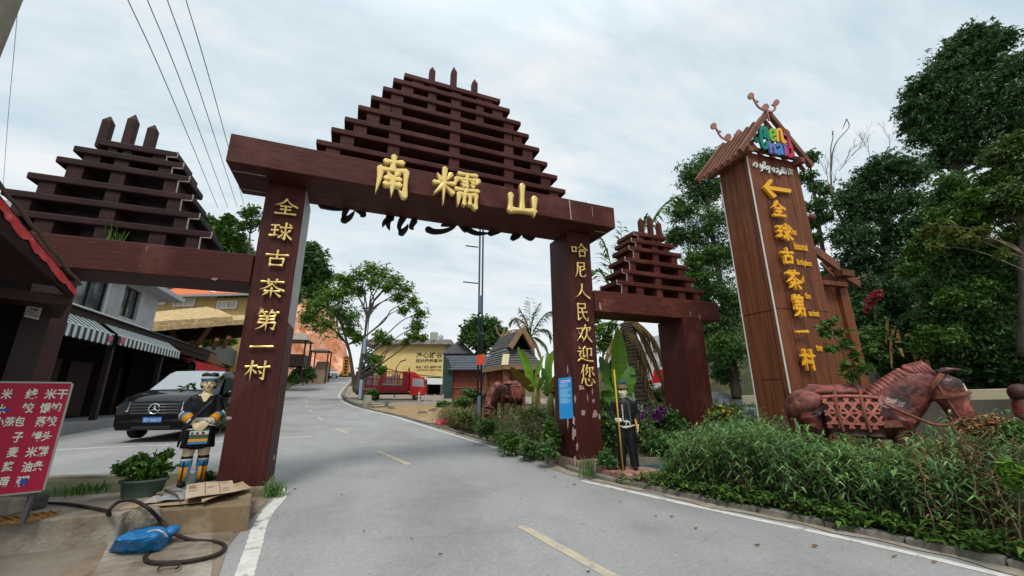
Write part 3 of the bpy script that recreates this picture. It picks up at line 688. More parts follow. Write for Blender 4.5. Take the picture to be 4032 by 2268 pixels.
# lettering on the front
for ch, x, y, w_, h_ in zip('全球古茶第一村', (1953, 1967, 1977, 1992, 2005, 2014, 2029), (528, 586, 646, 706, 771, 835, 906), (48, 47, 42, 48, 39, 40, 42), (45, 46, 43, 52, 57, 40, 54)):
    c = TM @ tl(x, y, -.07); s = px((c-C0).dot(FW))
    fr = frame(c, TEX, (0, 0, 1))
    brush(ch, fr, w_*s, h_*s, 7.2*s, .05, YELL, tw, 'yellow_character', ridge=.004)
arrow = [(637, 903), (692, 836), (714, 852), (682, 893), (862, 921), (858, 950), (690, 926), (745, 974), (719, 992)]
g = G(); g.prism([tl(*Z3(*p), -.07) for p in arrow], (0, .06, 0)); g.obj('arrow', YELL, tw)
def ttext(s, x0, y0, x1, y1, zf, mat, name, bold=.02, ext=.012):
    c = TM @ tl(*zf((x0+x1)/2, (y0+y1)/2), -.012)
    a = tl(*zf(x0, (y0+y1)/2)); b = tl(*zf(x1, (y0+y1)/2)); t_ = tl(*zf((x0+x1)/2, y0)); u_ = tl(*zf((x0+x1)/2, y1))
    text(s, frame(c, TEX, (0, 0, 1)), w=abs(b.x-a.x), h=abs(t_.z-u_.z), m=mat, parent=tw, name=name, ext=ext, bold=bold)
ttext('The', 843, 1238, 893, 1296, Z3, YELL, 'yellow_word'); ttext('historical', 880, 1362, 985, 1420, Z3, YELL, 'yellow_word')
for s, a in (('birthplace', (905, 150, 1020, 214)), ('of', (938, 284, 961, 338)), ('the', (968, 418, 1010, 470)), ('ancient', (998, 563, 1082, 612)), ('tree', (1060, 845, 1108, 897))):
    ttext(s, *a, Z4, YELL, 'yellow_word')
ttext('勐海', 778, 752, 871, 806, Z3, WHT, 'white_characters', bold=.015)
dai = [[(548, 735), (549, 716), (562, 710), (574, 722), (572, 747)], [(606, 735), (598, 720), (604, 748), (612, 752), (616, 728), (616, 770), (604, 776)], [(628, 752), (622, 735), (632, 725), (640, 740), (634, 758), (624, 752)], [(628, 722), (622, 708), (632, 702), (640, 712), (634, 722)], [(650, 765), (648, 745), (660, 738), (664, 752), (658, 766)], [(664, 752), (672, 740), (678, 752), (672, 766), (676, 790), (668, 786)], [(700, 772), (696, 757), (708, 752), (716, 764), (712, 785)], [(728, 760), (740, 756), (744, 770), (732, 788), (740, 792)], [(752, 778), (756, 796), (768, 790), (770, 765), (768, 800), (752, 806)]]
tstroke('white_script', dai, 8, WHT, -.02, .03)
LG = [('teal', '0d7f70', [[(600, 470), (604, 438), (628, 428), (650, 438), (664, 522)], [(632, 436), (636, 505)], [(602, 450), (610, 545), (628, 590), (652, 585), (656, 545)]]),
 ('leafgreen', '7fb43a', [[(690, 492), (718, 478), (708, 446), (684, 452), (684, 500), (702, 528), (724, 512)]]),
 ('amber', 'f0ae3c', [[(742, 536), (738, 452), (764, 446), (776, 505), (786, 545), (806, 540)]]),
 ('rose', 'b8476a', [[(812, 488), (798, 482), (796, 462), (812, 452), (828, 468), (822, 490), (836, 545), (842, 590)]]),
 ('violet', '6f73b4', [[(672, 540), (688, 630)], [(680, 590), (700, 566), (714, 580), (724, 635)]]),
 ('skyblue', '3f83c4', [[(732, 574), (752, 562), (766, 580), (778, 640)], [(768, 622), (750, 640), (742, 618), (764, 604)]]),
 ('purple', '8f5aa0', [[(790, 566), (800, 585), (806, 648)]]),
 ('crimson', 'b52f48', [[(816, 590), (828, 650), (852, 656), (862, 630), (846, 560)]])]
for nm, hxx, st in LG:
    c = hx(hxx); mt = M('logo_'+nm, tuple(q*.9 for q in c), rough=.4)
    tstroke('logo_letter', st, 25, mt, -.16, .035)
    tstroke('logo_backing', st, 37, DKB, -.12, .03)
tstroke('logo_leaf', [[(600, 545), (575, 520), (555, 500)], [(590, 535), (572, 540), (552, 515)]], 13, M('logo_leaf_green', (.03, .16, .13), rough=.4), -.13, .03)
# lower annexe behind the shaft on its right: post and three roof boards
pz = tl(*Z4(1205, 270), .55)
xa, xb = tl(*Z4(1180, 300), .55).x, tl(*Z4(1245, 300), .55).x
g = G(); g.box(xa, .42, 0, xb, .70, pz.z); g.box(TWW+.002, .5, 0, xa-.002, .62, pz.z-.25)
g.box(TWW+.002, .3, pz.z-.35, xa+.1, .40, pz.z-.25); g.box(xa-.05, .25, pz.z-.12, xb+.06, .41, pz.z+.02)
ax = g.obj('annexe_post', TWD, tw, bevel=.006)
g = G()
for p, q_, yl, wd in (((1062, 85), (1238, 212), .2, .17), ((1180, 205), (1412, 352), .75, .17), ((1100, 175), (1290, 370), .45, .07), ((1062, 60), (1180, 150), .8, .12)):
    A, B = tl(*Z4(*p), yl), tl(*Z4(*q_), yl); g.beam(A, B, wd*.45, wd, up=(0, 0, 1))
g.obj('annexe_roof_boards', TRF, tw, bevel=.005)
# ---- low rusty sphere lamp on the far edge of the shaft
c = tl(*Z3(1028, 1152), .3); g = G(); g.ell(c, (.08, .08, .085)); g.tube([(TWW, .3, c.z), c], .02, 6); g.obj('round_floodlight', TRF, tw, smooth=True)
# ================================================================== statues
SKINP = M('cream_painted_skin', (.72, .58, .36), (.64, .50, .30), scale=6, rough=.45, c3=(.42, .33, .2), s3=5, p3=(.6, .8))
PALESK = M('pale_painted_skin', (.72, .64, .50), (.62, .54, .40), scale=8, rough=.5, c3=(.3, .27, .2), s3=6, p3=(.6, .8))
INK = M('black_paint', (.007, .0075, .009), (.014, .014, .016), scale=7, rough=.45, bump=.15, c3=(.035, .035, .035), s3=5, p3=(.58, .8))
WP = M('white_paint', (.62, .60, .54), (.5, .48, .42), scale=12, rough=.6)
BLP = M('blue_paint', (.02, .17, .34), (.03, .20, .38), scale=10, rough=.5)
YEP = M('ochre_paint', (.66, .30, .025), (.56, .22, .015), scale=7, rough=.5, c3=(.3, .1, .02), s3=8, p3=(.55, .75))
GRP = M('green_paint', (.03, .075, .045), (.045, .1, .06), scale=9, rough=.55)
BRP = M('brown_paint', (.2, .075, .03), rough=.55)
def bands(parent, name, rings, mat, n=20): 
    g = G(); g.loft(rings, n); return g.obj(name, mat, parent, smooth=True)
def face(parent, hz, y0, s=1, cx=0, skin=SKINP, yaw=0):
    """painted eyes, brows, mouth laid on the head front (y0 = front surface)"""
    Rm = Matrix.Rotation(yaw, 4, 'Z')
    def put(g): g.xf(Matrix.Translation((cx, 0, 0)) @ Rm); return g
    g = G()
    for sx in (-1, 1): g.ell((sx*.036*s, y0+.016, hz+.012), (.020*s, .010, .0085*s), 10, 6)
    put(g).obj('eyes', WP, parent, smooth=True)
    g = G()
    for sx in (-1, 1):
        g.ell((sx*.036*s, y0+.008, hz+.012), (.0062*s, .006, .0068*s), 8, 6)
        g.tube([(sx*.014*s, y0+.008, hz+.036), (sx*.036*s, y0+.006, hz+.046), (sx*.062*s, y0+.022, hz+.037)], .003, 6)
        g.tube([(sx*.016*s, y0+.011, hz+.018), (sx*.036*s, y0+.006, hz+.024), (sx*.058*s, y0+.020, hz+.016)], .0018, 6)
    g.ell((-.010, y0-.008, hz-.028), (.005, .005, .0035), 6, 4); g.ell((.010, y0-.008, hz-.028), (.005, .005, .0035), 6, 4)
    put(g).obj('brows', INK, parent, smooth=True)
    g = G(); g.tube([(-.024*s, y0+.012, hz-.056), (-.010, y0+.002, hz-.052), (0, y0+.003, hz-.054), (.010, y0+.002, hz-.052), (.024*s, y0+.012, hz-.056)], [.002, .006, .005, .006, .002], 6, flat=.8)
    g.tube([(-.018*s, y0+.010, hz-.060), (0, y0+.003, hz-.064), (.018*s, y0+.010, hz-.060)], [.002, .006, .002], 6)
    put(g).obj('lips', M('lip_paint', (.28, .07, .05), rough=.5), parent, smooth=True)
def headshape(g, cx, cy, cz, s=1, yaw=0):
    q = G()
    q.ell((0, .012, .035), (.086*s, .098*s, .105*s), 18, 12); q.ell((0, -.008, -.045), (.070*s, .080*s, .085*s), 16, 10)
    q.ell((0, -.045, -.095), (.036*s, .038*s, .032*s), 12, 8)
    q.tube([(0, -.080*s, .022), (0, -.098*s, -.008), (0, -.112*s, -.03)], [.012, .016, .020], 10); q.ell((0, -.082, -.062), (.030, .018, .018), 10, 6)
    for sx in (-1, 1): q.ell((sx*.089*s, .012, -.012), (.014, .024, .038), 10, 8); q.ell((sx*.045, -.058, -.03), (.028, .025, .028), 10, 8)
    q.xf(Matrix.Translation((cx, cy, cz)) @ Matrix.Rotation(yaw, 4, 'Z')); g.add(q.v, q.f)
def hand(g, base, d, pn, s=1.0, curl=.5, side=1, spread=.16):
    """palm and five separate bent fingers; d = direction of the hand, pn = palm-side normal"""
    d = Vector(d).normalized(); pn = Vector(pn); pn = (pn-d*pn.dot(d)).normalized(); w = d.cross(pn)*side; b = Vector(base)
    g.tube([b-d*.02, b+d*.02*s, b+d*.055*s, b+d*.085*s], [.024*s, .030*s, .036*s, .031*s], 10, flat=.55) if False else None
    for k in range(4):
        o = (k-1.5)*.0185*s
        g.tube([b+w*o*.6, b+w*o+d*.045*s, b+w*o*1.05+d*.085*s], [.017*s, .0165*s, .0125*s], 8)
    for k, L in enumerate((.070, .080, .075, .058)):
        o = (k-1.5)*.0205*s; p = b+w*o+d*.084*s; q = d+w*(o*2.2*spread/.16*.3); q.normalize(); P = [p]; a = 0
        for j, f in enumerate((.45, .32, .23)):
            a += curl*(.55 if j == 0 else .75); v = q*math.cos(a)+pn*math.sin(a); p = p+v*L*f*s; P.append(p)
        g.tube(P, [.0108*s, .0102*s, .0095*s, .0075*s], 8)
    t0 = b+w*-.030*s+d*.018*s; t1 = t0+(d*.55-w*.75+pn*.25).normalized()*.036*s; t2 = t1+(d*.8-w*.25+pn*.45).normalized()*.030*s; t3 = t2+(d*.85+pn*.4).normalized()*.022*s
    g.tube([t0, t1, t2, t3], [.014*s, .0125*s, .011*s, .008*s], 8)
# ---------- folded hands statue: black tunic, striped cuffs and leggings, hands folded over a shoulder bag
def left_statue():
    base = atZ(478, 1221, .45); D_ = math.hypot(base.x-C0.x, base.y-C0.y); hgt = atD(492, 936, D_).z-.45
    rz = math.atan2(C0.x-base.x, base.y-C0.y)*.75
    t = thing('statue', 'painted statue of a villager in black with folded hands, striped cuffs and leggings', 'statue', (base.x, base.y, .45), rz); t.scale = (hgt/1.645,)*3
    g = G()
    headshape(g, 0, -.02, 1.475, 1.0, R(6))
    g.tube([(0, 0, 1.28), (0, -.005, 1.36), (0, -.012, 1.42)], [.075, .058, .058], 14)
    g.loft([(0, 0, .62, .15, .11), (0, 0, .80, .165, .115), (0, 0, .95, .145, .10), (0, 0, 1.12, .175, .115), (0, 0, 1.24, .185, .105), (0, 0, 1.31, .10, .075)], 18)
    for s in (-1, 1):
        g.tube([(s*.085, .0, .66), (s*.09, -.005, .50), (s*.095, -.005, .39), (s*.10, .01, .25), (s*.10, .01, .05)], [.10, .082, .064, .062, .045], 12)
        g.ell((s*.105, -.045, .03), (.045, .11, .04), 12, 8)
        sh = Vector((s*.15, .0, 1.235)); eb = Vector((s*.205, .0, .985)); wr = Vector((s*.088, -.172, .885 if s < 0 else .905))
        g.tube([sh, sh.lerp(eb, .5), eb, eb.lerp(wr, .5), wr], [.062, .056, .048, .042, .031], 12)
    hand(g, (-.072, -.185, .875), (.62, -.12, -.70), (0, 1, .1), 1.12, .35, side=-1)
    hand(g, (.078, -.205, .895), (-.62, -.10, -.72), (0, 1, .1), 1.15, .35, side=1)
    fuse(g.obj('body', SKINP, t), .0095, 3)
    face(t, 1.475, -.125, 1.05, 0, yaw=R(6))
    # hair and turban
    g = G(); g.ell((0, .015, 1.535), (.108, .118, .088), 18, 10); g.ell((-.075, .06, 1.47), (.04, .06, .085), 12, 8); g.ell((.075, .06, 1.47), (.04, .06, .085), 12, 8); g.ell((-.055, .01, 1.60), (.062, .085, .042), 12, 8); g.ell((.055, .01, 1.605), (.062, .085, .042), 12, 8)
    hair = fuse(g.obj('turban', INK, t), .014, 3)
    bands(t, 'turban_band', [(0, .0, 1.535, .108, .119), (0, .0, 1.56, .113, .124), (0, .002, 1.575, .11, .12)], WP)
    bands(t, 'turban_band', [(0, -.002, 1.520, .105, .118), (0, -.004, 1.528, .114, .127), (0, -.003, 1.545, .112, .125)], BLP)
    # tunic with short wide sleeves
    g = G(); g.loft([(0, 0, .88, .175, .132), (0, 0, 1.0, .165, .118), (0, 0, 1.12, .175, .128), (0, 0, 1.22, .18, .118), (0, 0, 1.275, .15, .098), (0, .012, 1.315, .09, .07)], 22)
    for s in (-1, 1): g.tube([(s*.10, 0, 1.255), (s*.15, 0, 1.235), (s*.182, .0, 1.12), (s*.21, -.004, 1.01)], [.068, .072, .072, .078], 14)
    fuse(g.obj('tunic', INK, t), .013, 3)
    g = G(); g.add([(-.062, -.128, 1.292), (.055, -.128, 1.292), (.01, -.150, 1.20), (-.02, -.150, 1.20), (0, -.105, 1.33)], [(0, 3, 2, 1), (0, 1, 4)]); g.obj('neckline_skin', SKINP, t)
    for s in (-1, 1):
        eb = Vector((s*.208, -.008, 1.0)); wr = Vector((s*.108, -.165, .895))
        def seg(a, b, r0, r1, mt, nm):
            g = G(); g.tube([eb.lerp(wr, a), eb.lerp(wr, (a+b)/2), eb.lerp(wr, b)], [r0, (r0+r1)/2, r1], 14); g.obj(nm, mt, t, smooth=True)
        seg(-.08, .04, .094, .086, WP, 'cuff_band'); seg(.03, .30, .082, .078, BLP, 'cuff_band'); seg(.28, .78, .08, .066, YEP, 'cuff_band'); seg(.74, .86, .067, .06, INK, 'cuff_band'); seg(.84, .95, .064, .055, WP, 'cuff_band')
    bands(t, 'belt', [(0, 0, .905, .178, .136), (0, 0, .925, .184, .142), (0, 0, .965, .178, .136)], WP)
    # skirt with pleats
    g = G(); n = 60; rr = []
    for z, rx, ry, am in ((.92, .165, .13, 0), (.80, .18, .15, .006), (.66, .19, .16, .012), (.56, .20, .168, .016), (.525, .195, .162, .018)):
        rr.append([((rx+am*math.sin(a*15))*math.cos(a), (ry+am*math.sin(a*15))*math.sin(a), z-.012*math.sin(a*3)*(z < .6)) for a in (2*math.pi*i/n for i in range(n))])
    g.add([p for r_ in rr for p in r_], [(i*n+j, i*n+(j+1) % n, (i+1)*n+(j+1) % n, (i+1)*n+j)[::-1] for i in range(4) for j in range(n)]+[tuple(range(n)), tuple(4*n+j for j in range(n))[::-1]])
    g.obj('skirt', INK, t, smooth=True)
    for P_ in ([(-.17, -.15, .80), (-.06, -.19, .80)], [(.10, -.165, .86), (.19, -.10, .84)]): g = G(); g.tube(P_, .012, 8); g.obj('waist_tie', WP, t, smooth=True)
    # shoulder bag: strap and embroidered pouch
    g = G(); Q = [(.105, -.09, 1.285), (.07, -.145, 1.20), (-.02, -.172, 1.08), (-.115, -.180, .95), (-.185, -.175, .83), (-.21, -.16, .68), (-.225, -.13, .56)]
    g.tube(Q, [.030, .034, .034, .034, .034, .028, .02], 10, flat=.32); g.tube([(.105, -.09, 1.285), (.115, -.02, 1.305), (.10, .08, 1.27)], .034, 8, flat=.4)
    g.obj('bag_strap', INK, t, smooth=True)
    g = G(); g.prism([(-.105, -.205, .80), (.125, -.205, .80), (.12, -.235, .59), (-.11, -.235, .59)], (0, .06, .012)); bag = g.obj('bag', GRP, t, bevel=.012)
    def bb(z0, z1, m, nm):
        f = lambda z: -.205-.03*(.80-z)/.21-.004
        g = G(); g.hexa([(-.108, f(z0), z0), (.121, f(z0), z0), (.121, f(z0)+.01, z0), (-.108, f(z0)+.01, z0), (-.106, f(z1), z1), (.122, f(z1), z1), (.122, f(z1)+.01, z1), (-.106, f(z1)+.01, z1)]); g.obj(nm, m, bag)
    bb(.728, .775, WP, 'bag_stripe'); bb(.715, .727, BRP, 'bag_stripe'); bb(.628, .668, YEP, 'bag_stripe'); bb(.595, .625, BLP, 'bag_stripe')
    for x, m in ((-.075, BLP), (-.015, BRP), (.055, INK)):
        g = G(); g.ell((x, -.222, .75), (.019, .008, .017), 10, 6); g.obj('bag_medallion', m, bag, smooth=True)
    for s in (-1, 1):
        def leg(z0, z1, r0, r1, m):
            g = G(); g.loft([(s*.098, .0, z0, r0, r0*1.08), (s*.099, .0, (z0+z1)/2, (r0+r1)/2, (r0+r1)/2*1.08), (s*.097, 0, z1, r1, r1*1.08)], 16); g.obj('legging_band', m, t, smooth=True)
        leg(.055, .27, .062, .073, YEP); leg(.268, .345, .0735, .076, BLP); leg(.343, .378, .0765, .077, WP); leg(.376, .415, .0745, .072, INK)
        g = G(); g.box(s*.098-.008+s*.02, -.088, .055, s*.098+.008+s*.02, -.066, .34); g.obj('legging_stripe', INK, t)
        g = G(); g.box(s*.098-s*.05-.012, -.07, .06, s*.098-s*.05+.012, -.045, .33); g.obj('legging_stripe', BLP, t)
        g = G(); g.ell((s*.105, -.05, .032), (.055, .12, .045), 12, 8); g.obj('shoe', INK, t, smooth=True)
    return t
left_statue()
# ---------- right statue: man in black with a long yellow pole
def right_statue():
    base = atZ(1582, 1180, .37); D_ = math.hypot(base.x-C0.x, base.y-C0.y); sc = (atD(1573, 957, D_).z-.37)/1.79; fz = base.z
    pt = thing('statue_plinth', 'low square red stone plinth under the statue with the pole', 'plinth', (base.x, base.y, fz-.16), R(12))
    g = G(); g.box(-.36, -.30, -.15, .40, .38, .08); g.obj('plinth_body', M('plinth_side', (.16, .06, .045), (.1, .05, .04), scale=5, rough=.85), pt, bevel=.012)
    g = G(); g.box(-.39, -.33, .08, .43, .41, .157); g.obj('plinth_slab', M('plinth_slab', (.30, .13, .10), (.40, .25, .19), scale=5, rough=.8, c3=(.14, .07, .055), s3=6, p3=(.5, .6)), pt, bevel=.012)
    t = thing('statue', 'painted statue of a man in black suit and feathered cap holding a yellow pole', 'statue', (base.x, base.y, fz), R(-30)); t.scale = (sc,)*3
    yaw = R(28)
    g = G(); headshape(g, 0, -.02, 1.555, .98, yaw)
    g.tube([(0, 0, 1.36), (0, -.005, 1.44), (0, -.01, 1.50)], [.07, .056, .056], 12)
    g.loft([(0, 0, .80, .15, .11), (0, 0, .95, .16, .11), (0, 0, 1.15, .185, .115), (0, 0, 1.32, .195, .105), (0, 0, 1.40, .10, .075)], 18)
    A = [Vector((-.195, 0, 1.33)), Vector((-.26, .02, 1.10)), Vector((-.20, -.16, .98))]; B = [Vector((.195, 0, 1.33)), Vector((.255, .03, 1.08)), Vector((.245, -.05, .86))]
    for L in (A, B): g.tube([L[0], L[0].lerp(L[1], .5), L[1], L[1].lerp(L[2], .5), L[2]], [.058, .052, .045, .04, .03], 12)
    for s in (-1, 1):
        g.tube([(s*.085, 0, .84), (s*.10, -.01, .48), (s*.125, .01, .06)], [.095, .062, .042], 12); g.ell((s*.13, -.05, .035), (.042, .11, .038), 12, 8)
    hand(g, (-.205, -.175, .985), (.55, -.75, -.05), (.9, .3, 0), 1.05, 1.25, side=1)
    hand(g, (.245, -.06, .85), (-.05, -.25, -1), (-.9, .2, 0), 1.05, .5, side=-1)
    fuse(g.obj('body', PALESK, t), .0095, 3)
    face(t, 1.555, -.118, .98, 0, skin=PALESK, yaw=yaw)
    g = G(); g.ell((0, .01, 1.60), (.104, .116, .085), 18, 10); g.ell((0, .06, 1.55), (.098, .08, .09), 14, 8); fuse(g.obj('hair', INK, t), .014, 3)
    g = G(); g.loft([(0, 0, 1.60, .108, .120), (0, 0, 1.635, .114, .126), (0, .005, 1.66, .105, .116), (0, .01, 1.70, .07, .08), (0, .01, 1.72, .02, .02)], 16); g.obj('cap', M('cap_paint', (.10, .07, .04), (.2, .13, .06), scale=20, rough=.6), t, smooth=True)
    for k in range(5):
        a = -.6+.3*k; g = G(); g.tube([(math.sin(a)*.06, -.03, 1.68), (math.sin(a)*.10+.01, -.045, 1.75), (math.sin(a)*.16+.03, -.03, 1.80)], [.014, .024, .004], 8, flat=.35); g.obj('feather', M('feather_paint', (.05, .13, .16), (.03, .08, .09), scale=12, rough=.6), t, smooth=True)
    g = G(); g.loft([(0, 0, .84, .185, .135), (0, 0, 1.0, .178, .125), (0, 0, 1.15, .205, .135), (0, 0, 1.31, .212, .122), (0, 0, 1.37, .17, .10), (0, .01, 1.425, .085, .075)], 22)
    for L in (A, B): g.tube([L[0]+Vector((0, 0, .01)), L[0].lerp(L[1], .5), L[1], L[1].lerp(L[2], .9)], [.078, .072, .068, .058], 14)
    fuse(g.obj('jacket', INK, t), .013, 3)
    g = G()
    for s in (-1, 1): g.tube([(s*.08, 0, .88), (s*.095, -.005, .62), (s*.105, -.005, .42), (s*.125, .005, .22), (s*.13, .0, .045)], [.118, .108, .09, .088, .088], 14)
    fuse(g.obj('trousers', INK, t), .014, 2)
    for s in (-1, 1):
        g = G(); g.ell((s*.13, -.07, .032), (.05, .12, .04), 12, 8); g.obj('shoe', INK, t, smooth=True)
    for k in range(9):
        g = G(); g.ell((-.055, -.142+.001*k, 1.27-.038*k), (.017, .014, .017), 10, 6); g.obj('button', WP, t, smooth=True)
    g = G(); g.beam((.07, -.137, 1.36), (.10, -.15, .93), .02, .03); g.obj('lapel_edge', GRP, t)
    g = G(); g.loft([(0, 0, .915, .186, .138), (0, 0, .94, .192, .144), (0, 0, .985, .184, .135)], 20); g.obj('sash', INK, t, smooth=True)
    g = G(); g.tube([(-.16, -.12, .865), (-.05, -.165, .83), (.06, -.165, .845), (.18, -.10, .87)], [.012, .02, .02, .012], 8); g.tube([(-.02, -.165, .845), (.01, -.175, .93), (.05, -.17, .95), (.075, -.165, .90), (.08, -.16, .85)], .015, 8); g.tube([(-.05, -.165, .94), (.03, -.17, .955)], .017, 8); g.obj('belt_bow', WP, t, smooth=True)
    g = G(); g.tube([(.20, -.09, .99), (.215, -.12, .86), (.20, -.13, .74)], [.016, .022, .01], 8); g.obj('scabbard', YEP, t, smooth=True)
    g = G(); g.prism([(-.002, .06, .50), (.05, .06, .46), (.085, .06, .12), (.06, .06, .12)], (0, .01, 0)); g.obj('hanging_cloth', WP, t)
    g = G(); p0 = Vector((-.142, -.235, .01)); g.tube([p0, p0+Vector((-.02, 0, 1.0)), p0+Vector((-.035, 0, 2.0))], [.016, .016, .016], 10)
    pole = tag(g.obj('pole', M('yellow_pole', (.62, .36, .04), (.5, .28, .03), scale=9, rough=.5), None, smooth=True), 'long yellow pole held upright by the statue in the black suit', 'pole')
    pole.location = t.location; pole.rotation_euler = t.rotation_euler; pole.scale = t.scale
right_statue()
# ================================================================== pack-horse statues
HORSE = M('red_brown_paint_with_shading', (.020, .007, .007), (.165, .038, .029), scale=4.6, rough=.33, bump=.7, bscale=16, c3=(.40, .105, .08), s3=5, p3=(.59, .72), spec=.45, lo=.40, hi=.60)  # near-black and pink noise tones put shadow and highlight contrast into the paint
HDARK = M('dark_statue_paint', (.035, .018, .016), (.08, .03, .024), scale=6, rough=.5, bump=.3)
BASK = M('pink_basket_paint', (.50, .17, .13), (.30, .09, .07), scale=7, rough=.5, bump=.3)
ROPE = M('rope_paint', (.27, .10, .06), (.14, .05, .035), scale=20, rough=.6, stretch=(1, 1, 1), bump=.5)
SACK = M('sack_paint', (.07, .025, .024), (.27, .09, .075), scale=4.5, rough=.55, bump=.6, bscale=9, c3=(.48, .17, .14), s3=4, p3=(.54, .7))
WHP = M('chalk_white_paint', (.55, .52, .48), (.35, .3, .28), scale=14, rough=.6)
def rope(t, name, P, r, m=ROPE):
    P = smoothpts([Vector(p) for p in P], 8); g = G(); g.tube(P, r, 8)
    for k in range(2):
        Q = []
        n = len(P)*3
        for i in range(n):
            u = i/(n-1)*(len(P)-1); a = int(min(u, len(P)-2)); p = P[a].lerp(P[a+1], u-a); d = (P[a+1]-P[a]).normalized(); e = d.orthogonal().normalized(); f = d.cross(e); an = i*.9+k*math.pi
            Q.append(p+(e*math.cos(an)+f*math.sin(an))*r*.62)
        g.tube(Q, r*.62, 6)
    return g.obj(name, m, t, smooth=True)
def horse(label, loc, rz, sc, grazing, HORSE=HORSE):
    """faces local +X"""
    t = thing('horse_statue', label, 'horse statue', loc, rz, None); t.scale = (sc,)*3
    g = G()
    rings = [(-.78, .98, .10, .12), (-.70, 1.0, .22, .27), (-.52, 1.02, .27, .32), (-.25, .99, .27, .30), (.05, .97, .28, .32), (.32, .99, .27, .33), (.52, 1.03, .22, .29), (.64, 1.06, .12, .17)]
    V = []; n = 20
    for x, z, ry, rz_ in rings:
        for j in range(n): a = 2*math.pi*j/n; V.append((x, ry*math.cos(a), z+rz_*math.sin(a)))
    g.add(V, [(i*n+j, i*n+(j+1) % n, (i+1)*n+(j+1) % n, (i+1)*n+j) for i in range(len(rings)-1) for j in range(n)]+[tuple(range(n))[::-1], tuple((len(rings)-1)*n+j for j in range(n))])
    if grazing: NK = [(.42, 1.05), (.66, .98), (.84, .78), (.95, .56)]; HD = [(.93, .60), (1.0, .40), (1.03, .20), (1.04, .06)]
    else: NK = [(.36, 1.08), (.54, 1.26), (.72, 1.44), (.88, 1.53)]; HD = [(.84, 1.50), (.99, 1.38), (1.05, 1.06), (1.07, .76)]
    g.tube([(x, 0, z) for x, z in NK], [.20, .178, .145, .115], 16, flat=1.62)
    g.tube([(x, 0, z) for x, z in HD], [.095, .118, .090, .078], 16, flat=1.6)
    if not grazing: g.ell((.97, 0, 1.30), (.16, .115, .19), 12, 8)
    e0 = Vector((HD[0][0], 0, HD[0][1]))
    for s in (-1, 1):
        if grazing: g.tube([e0+Vector((.05, s*.07, .06)), e0+Vector((.10, s*.13, .12)), e0+Vector((.10, s*.17, .17))], [.03, .034, .006], 8)
        else: g.tube([e0+Vector((.10, s*.08, .06)), e0+Vector((.20, s*.09, .10)), e0+Vector((.36, s*.095, .10))], [.042, .046, .006], 8)
        # near-vertical legs with joints: elbow, knee, fetlock / stifle, hock
        if grazing: lf = 0
        else: lf = .16*s
        g.tube([(.44, s*.15, .95), (.46+lf*.3, s*.15, .74), (.46+lf, s*.15, .45), (.46+lf*.9, s*.15, .16), (.50+lf, s*.15, .06)], [.13, .095, .062, .045, .055], 10)
        g.tube([(-.56, s*.15, .98), (-.50, s*.16, .74), (-.66, s*.16, .50), (-.62, s*.16, .20), (-.57, s*.16, .06)], [.19, .13, .07, .048, .055], 10)
        g.ell((.51+lf, s*.15, .03), (.075, .06, .035), 10, 6); g.ell((-.56, s*.16, .03), (.075, .06, .035), 10, 6)
    g.tube([(-.74, 0, 1.12), (-.90, 0, 1.02), (-.94, 0, .75), (-.90, 0, .42)], [.05, .07, .075, .03], 10)
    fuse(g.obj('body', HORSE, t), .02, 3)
    # mane as a row of combed locks
    g = G(); m = 15
    for i in range(m):
        u = i/(m-1); k = u*(len(NK)-1); a = min(int(k), len(NK)-2); f = k-a
        x = NK[a][0]*(1-f)+NK[a+1][0]*f; z = NK[a][1]*(1-f)+NK[a+1][1]*f; r = (.325, .29, .235, .185)[a]*(1-f)+(.325, .29, .235, .185)[a+1]*f
        dx = NK[a+1][0]-NK[a][0]; dz = NK[a+1][1]-NK[a][1]; L = math.hypot(dx, dz); nx_, nz_ = -dz/L, dx/L
        if nz_ < 0: nx_, nz_ = -nx_, -nz_
        cxm, czm = x+nx_*r*.97, z+nz_*r*.97
        for s in ((-1, 1)):
            g.tube([(cxm, s*.012, czm+.02), (cxm-nx_*.05+dx/L*.02, s*.085, czm-nz_*.05), (cxm-nx_*.17+dx/L*.035, s*.125*(1-.2*u), czm-nz_*.17)], [.045, .042, .012], 8)
    g.obj('mane', SACK, t, smooth=True)
    # harness
    g = G()
    def ring(c, ax_, rr, ry, w_):   # strap loop round the head at c, perpendicular to ax_
        c = Vector(c); ax_ = Vector(ax_).normalized(); u = Vector((0, 1, 0)); v = ax_.cross(u)
        P = [c+v*(rr*math.cos(2*math.pi*i/18))+u*(ry*math.sin(2*math.pi*i/18)) for i in range(19)]
        for i in range(18): g.beam(P[i], P[i+1], .016, w_, up=ax_)
    h = [Vector((x, 0, z)) for x, z in HD]
    ring(h[1].lerp(h[2], .35), h[2]-h[1], .20, .13, .045); ring(h[2].lerp(h[3], .45), h[3]-h[2], .155, .10, .04); ring(h[0].lerp(h[1], .35), (h[1]-h[0]), .20, .135, .055)
    for s in (-1, 1): g.beam(h[0].lerp(h[1], .3)+Vector((0, s*.11, -.02)), h[2].lerp(h[3], .5)+Vector((-.02, s*.078, 0)), .03, .02)
    g.obj('bridle', ROPE, t)
    g = G(); d = (h[2]-h[0]).normalized(); up_ = Vector((-d.z, 0, d.x)); up_ = up_ if up_.z > 0 or up_.x > 0 else -up_
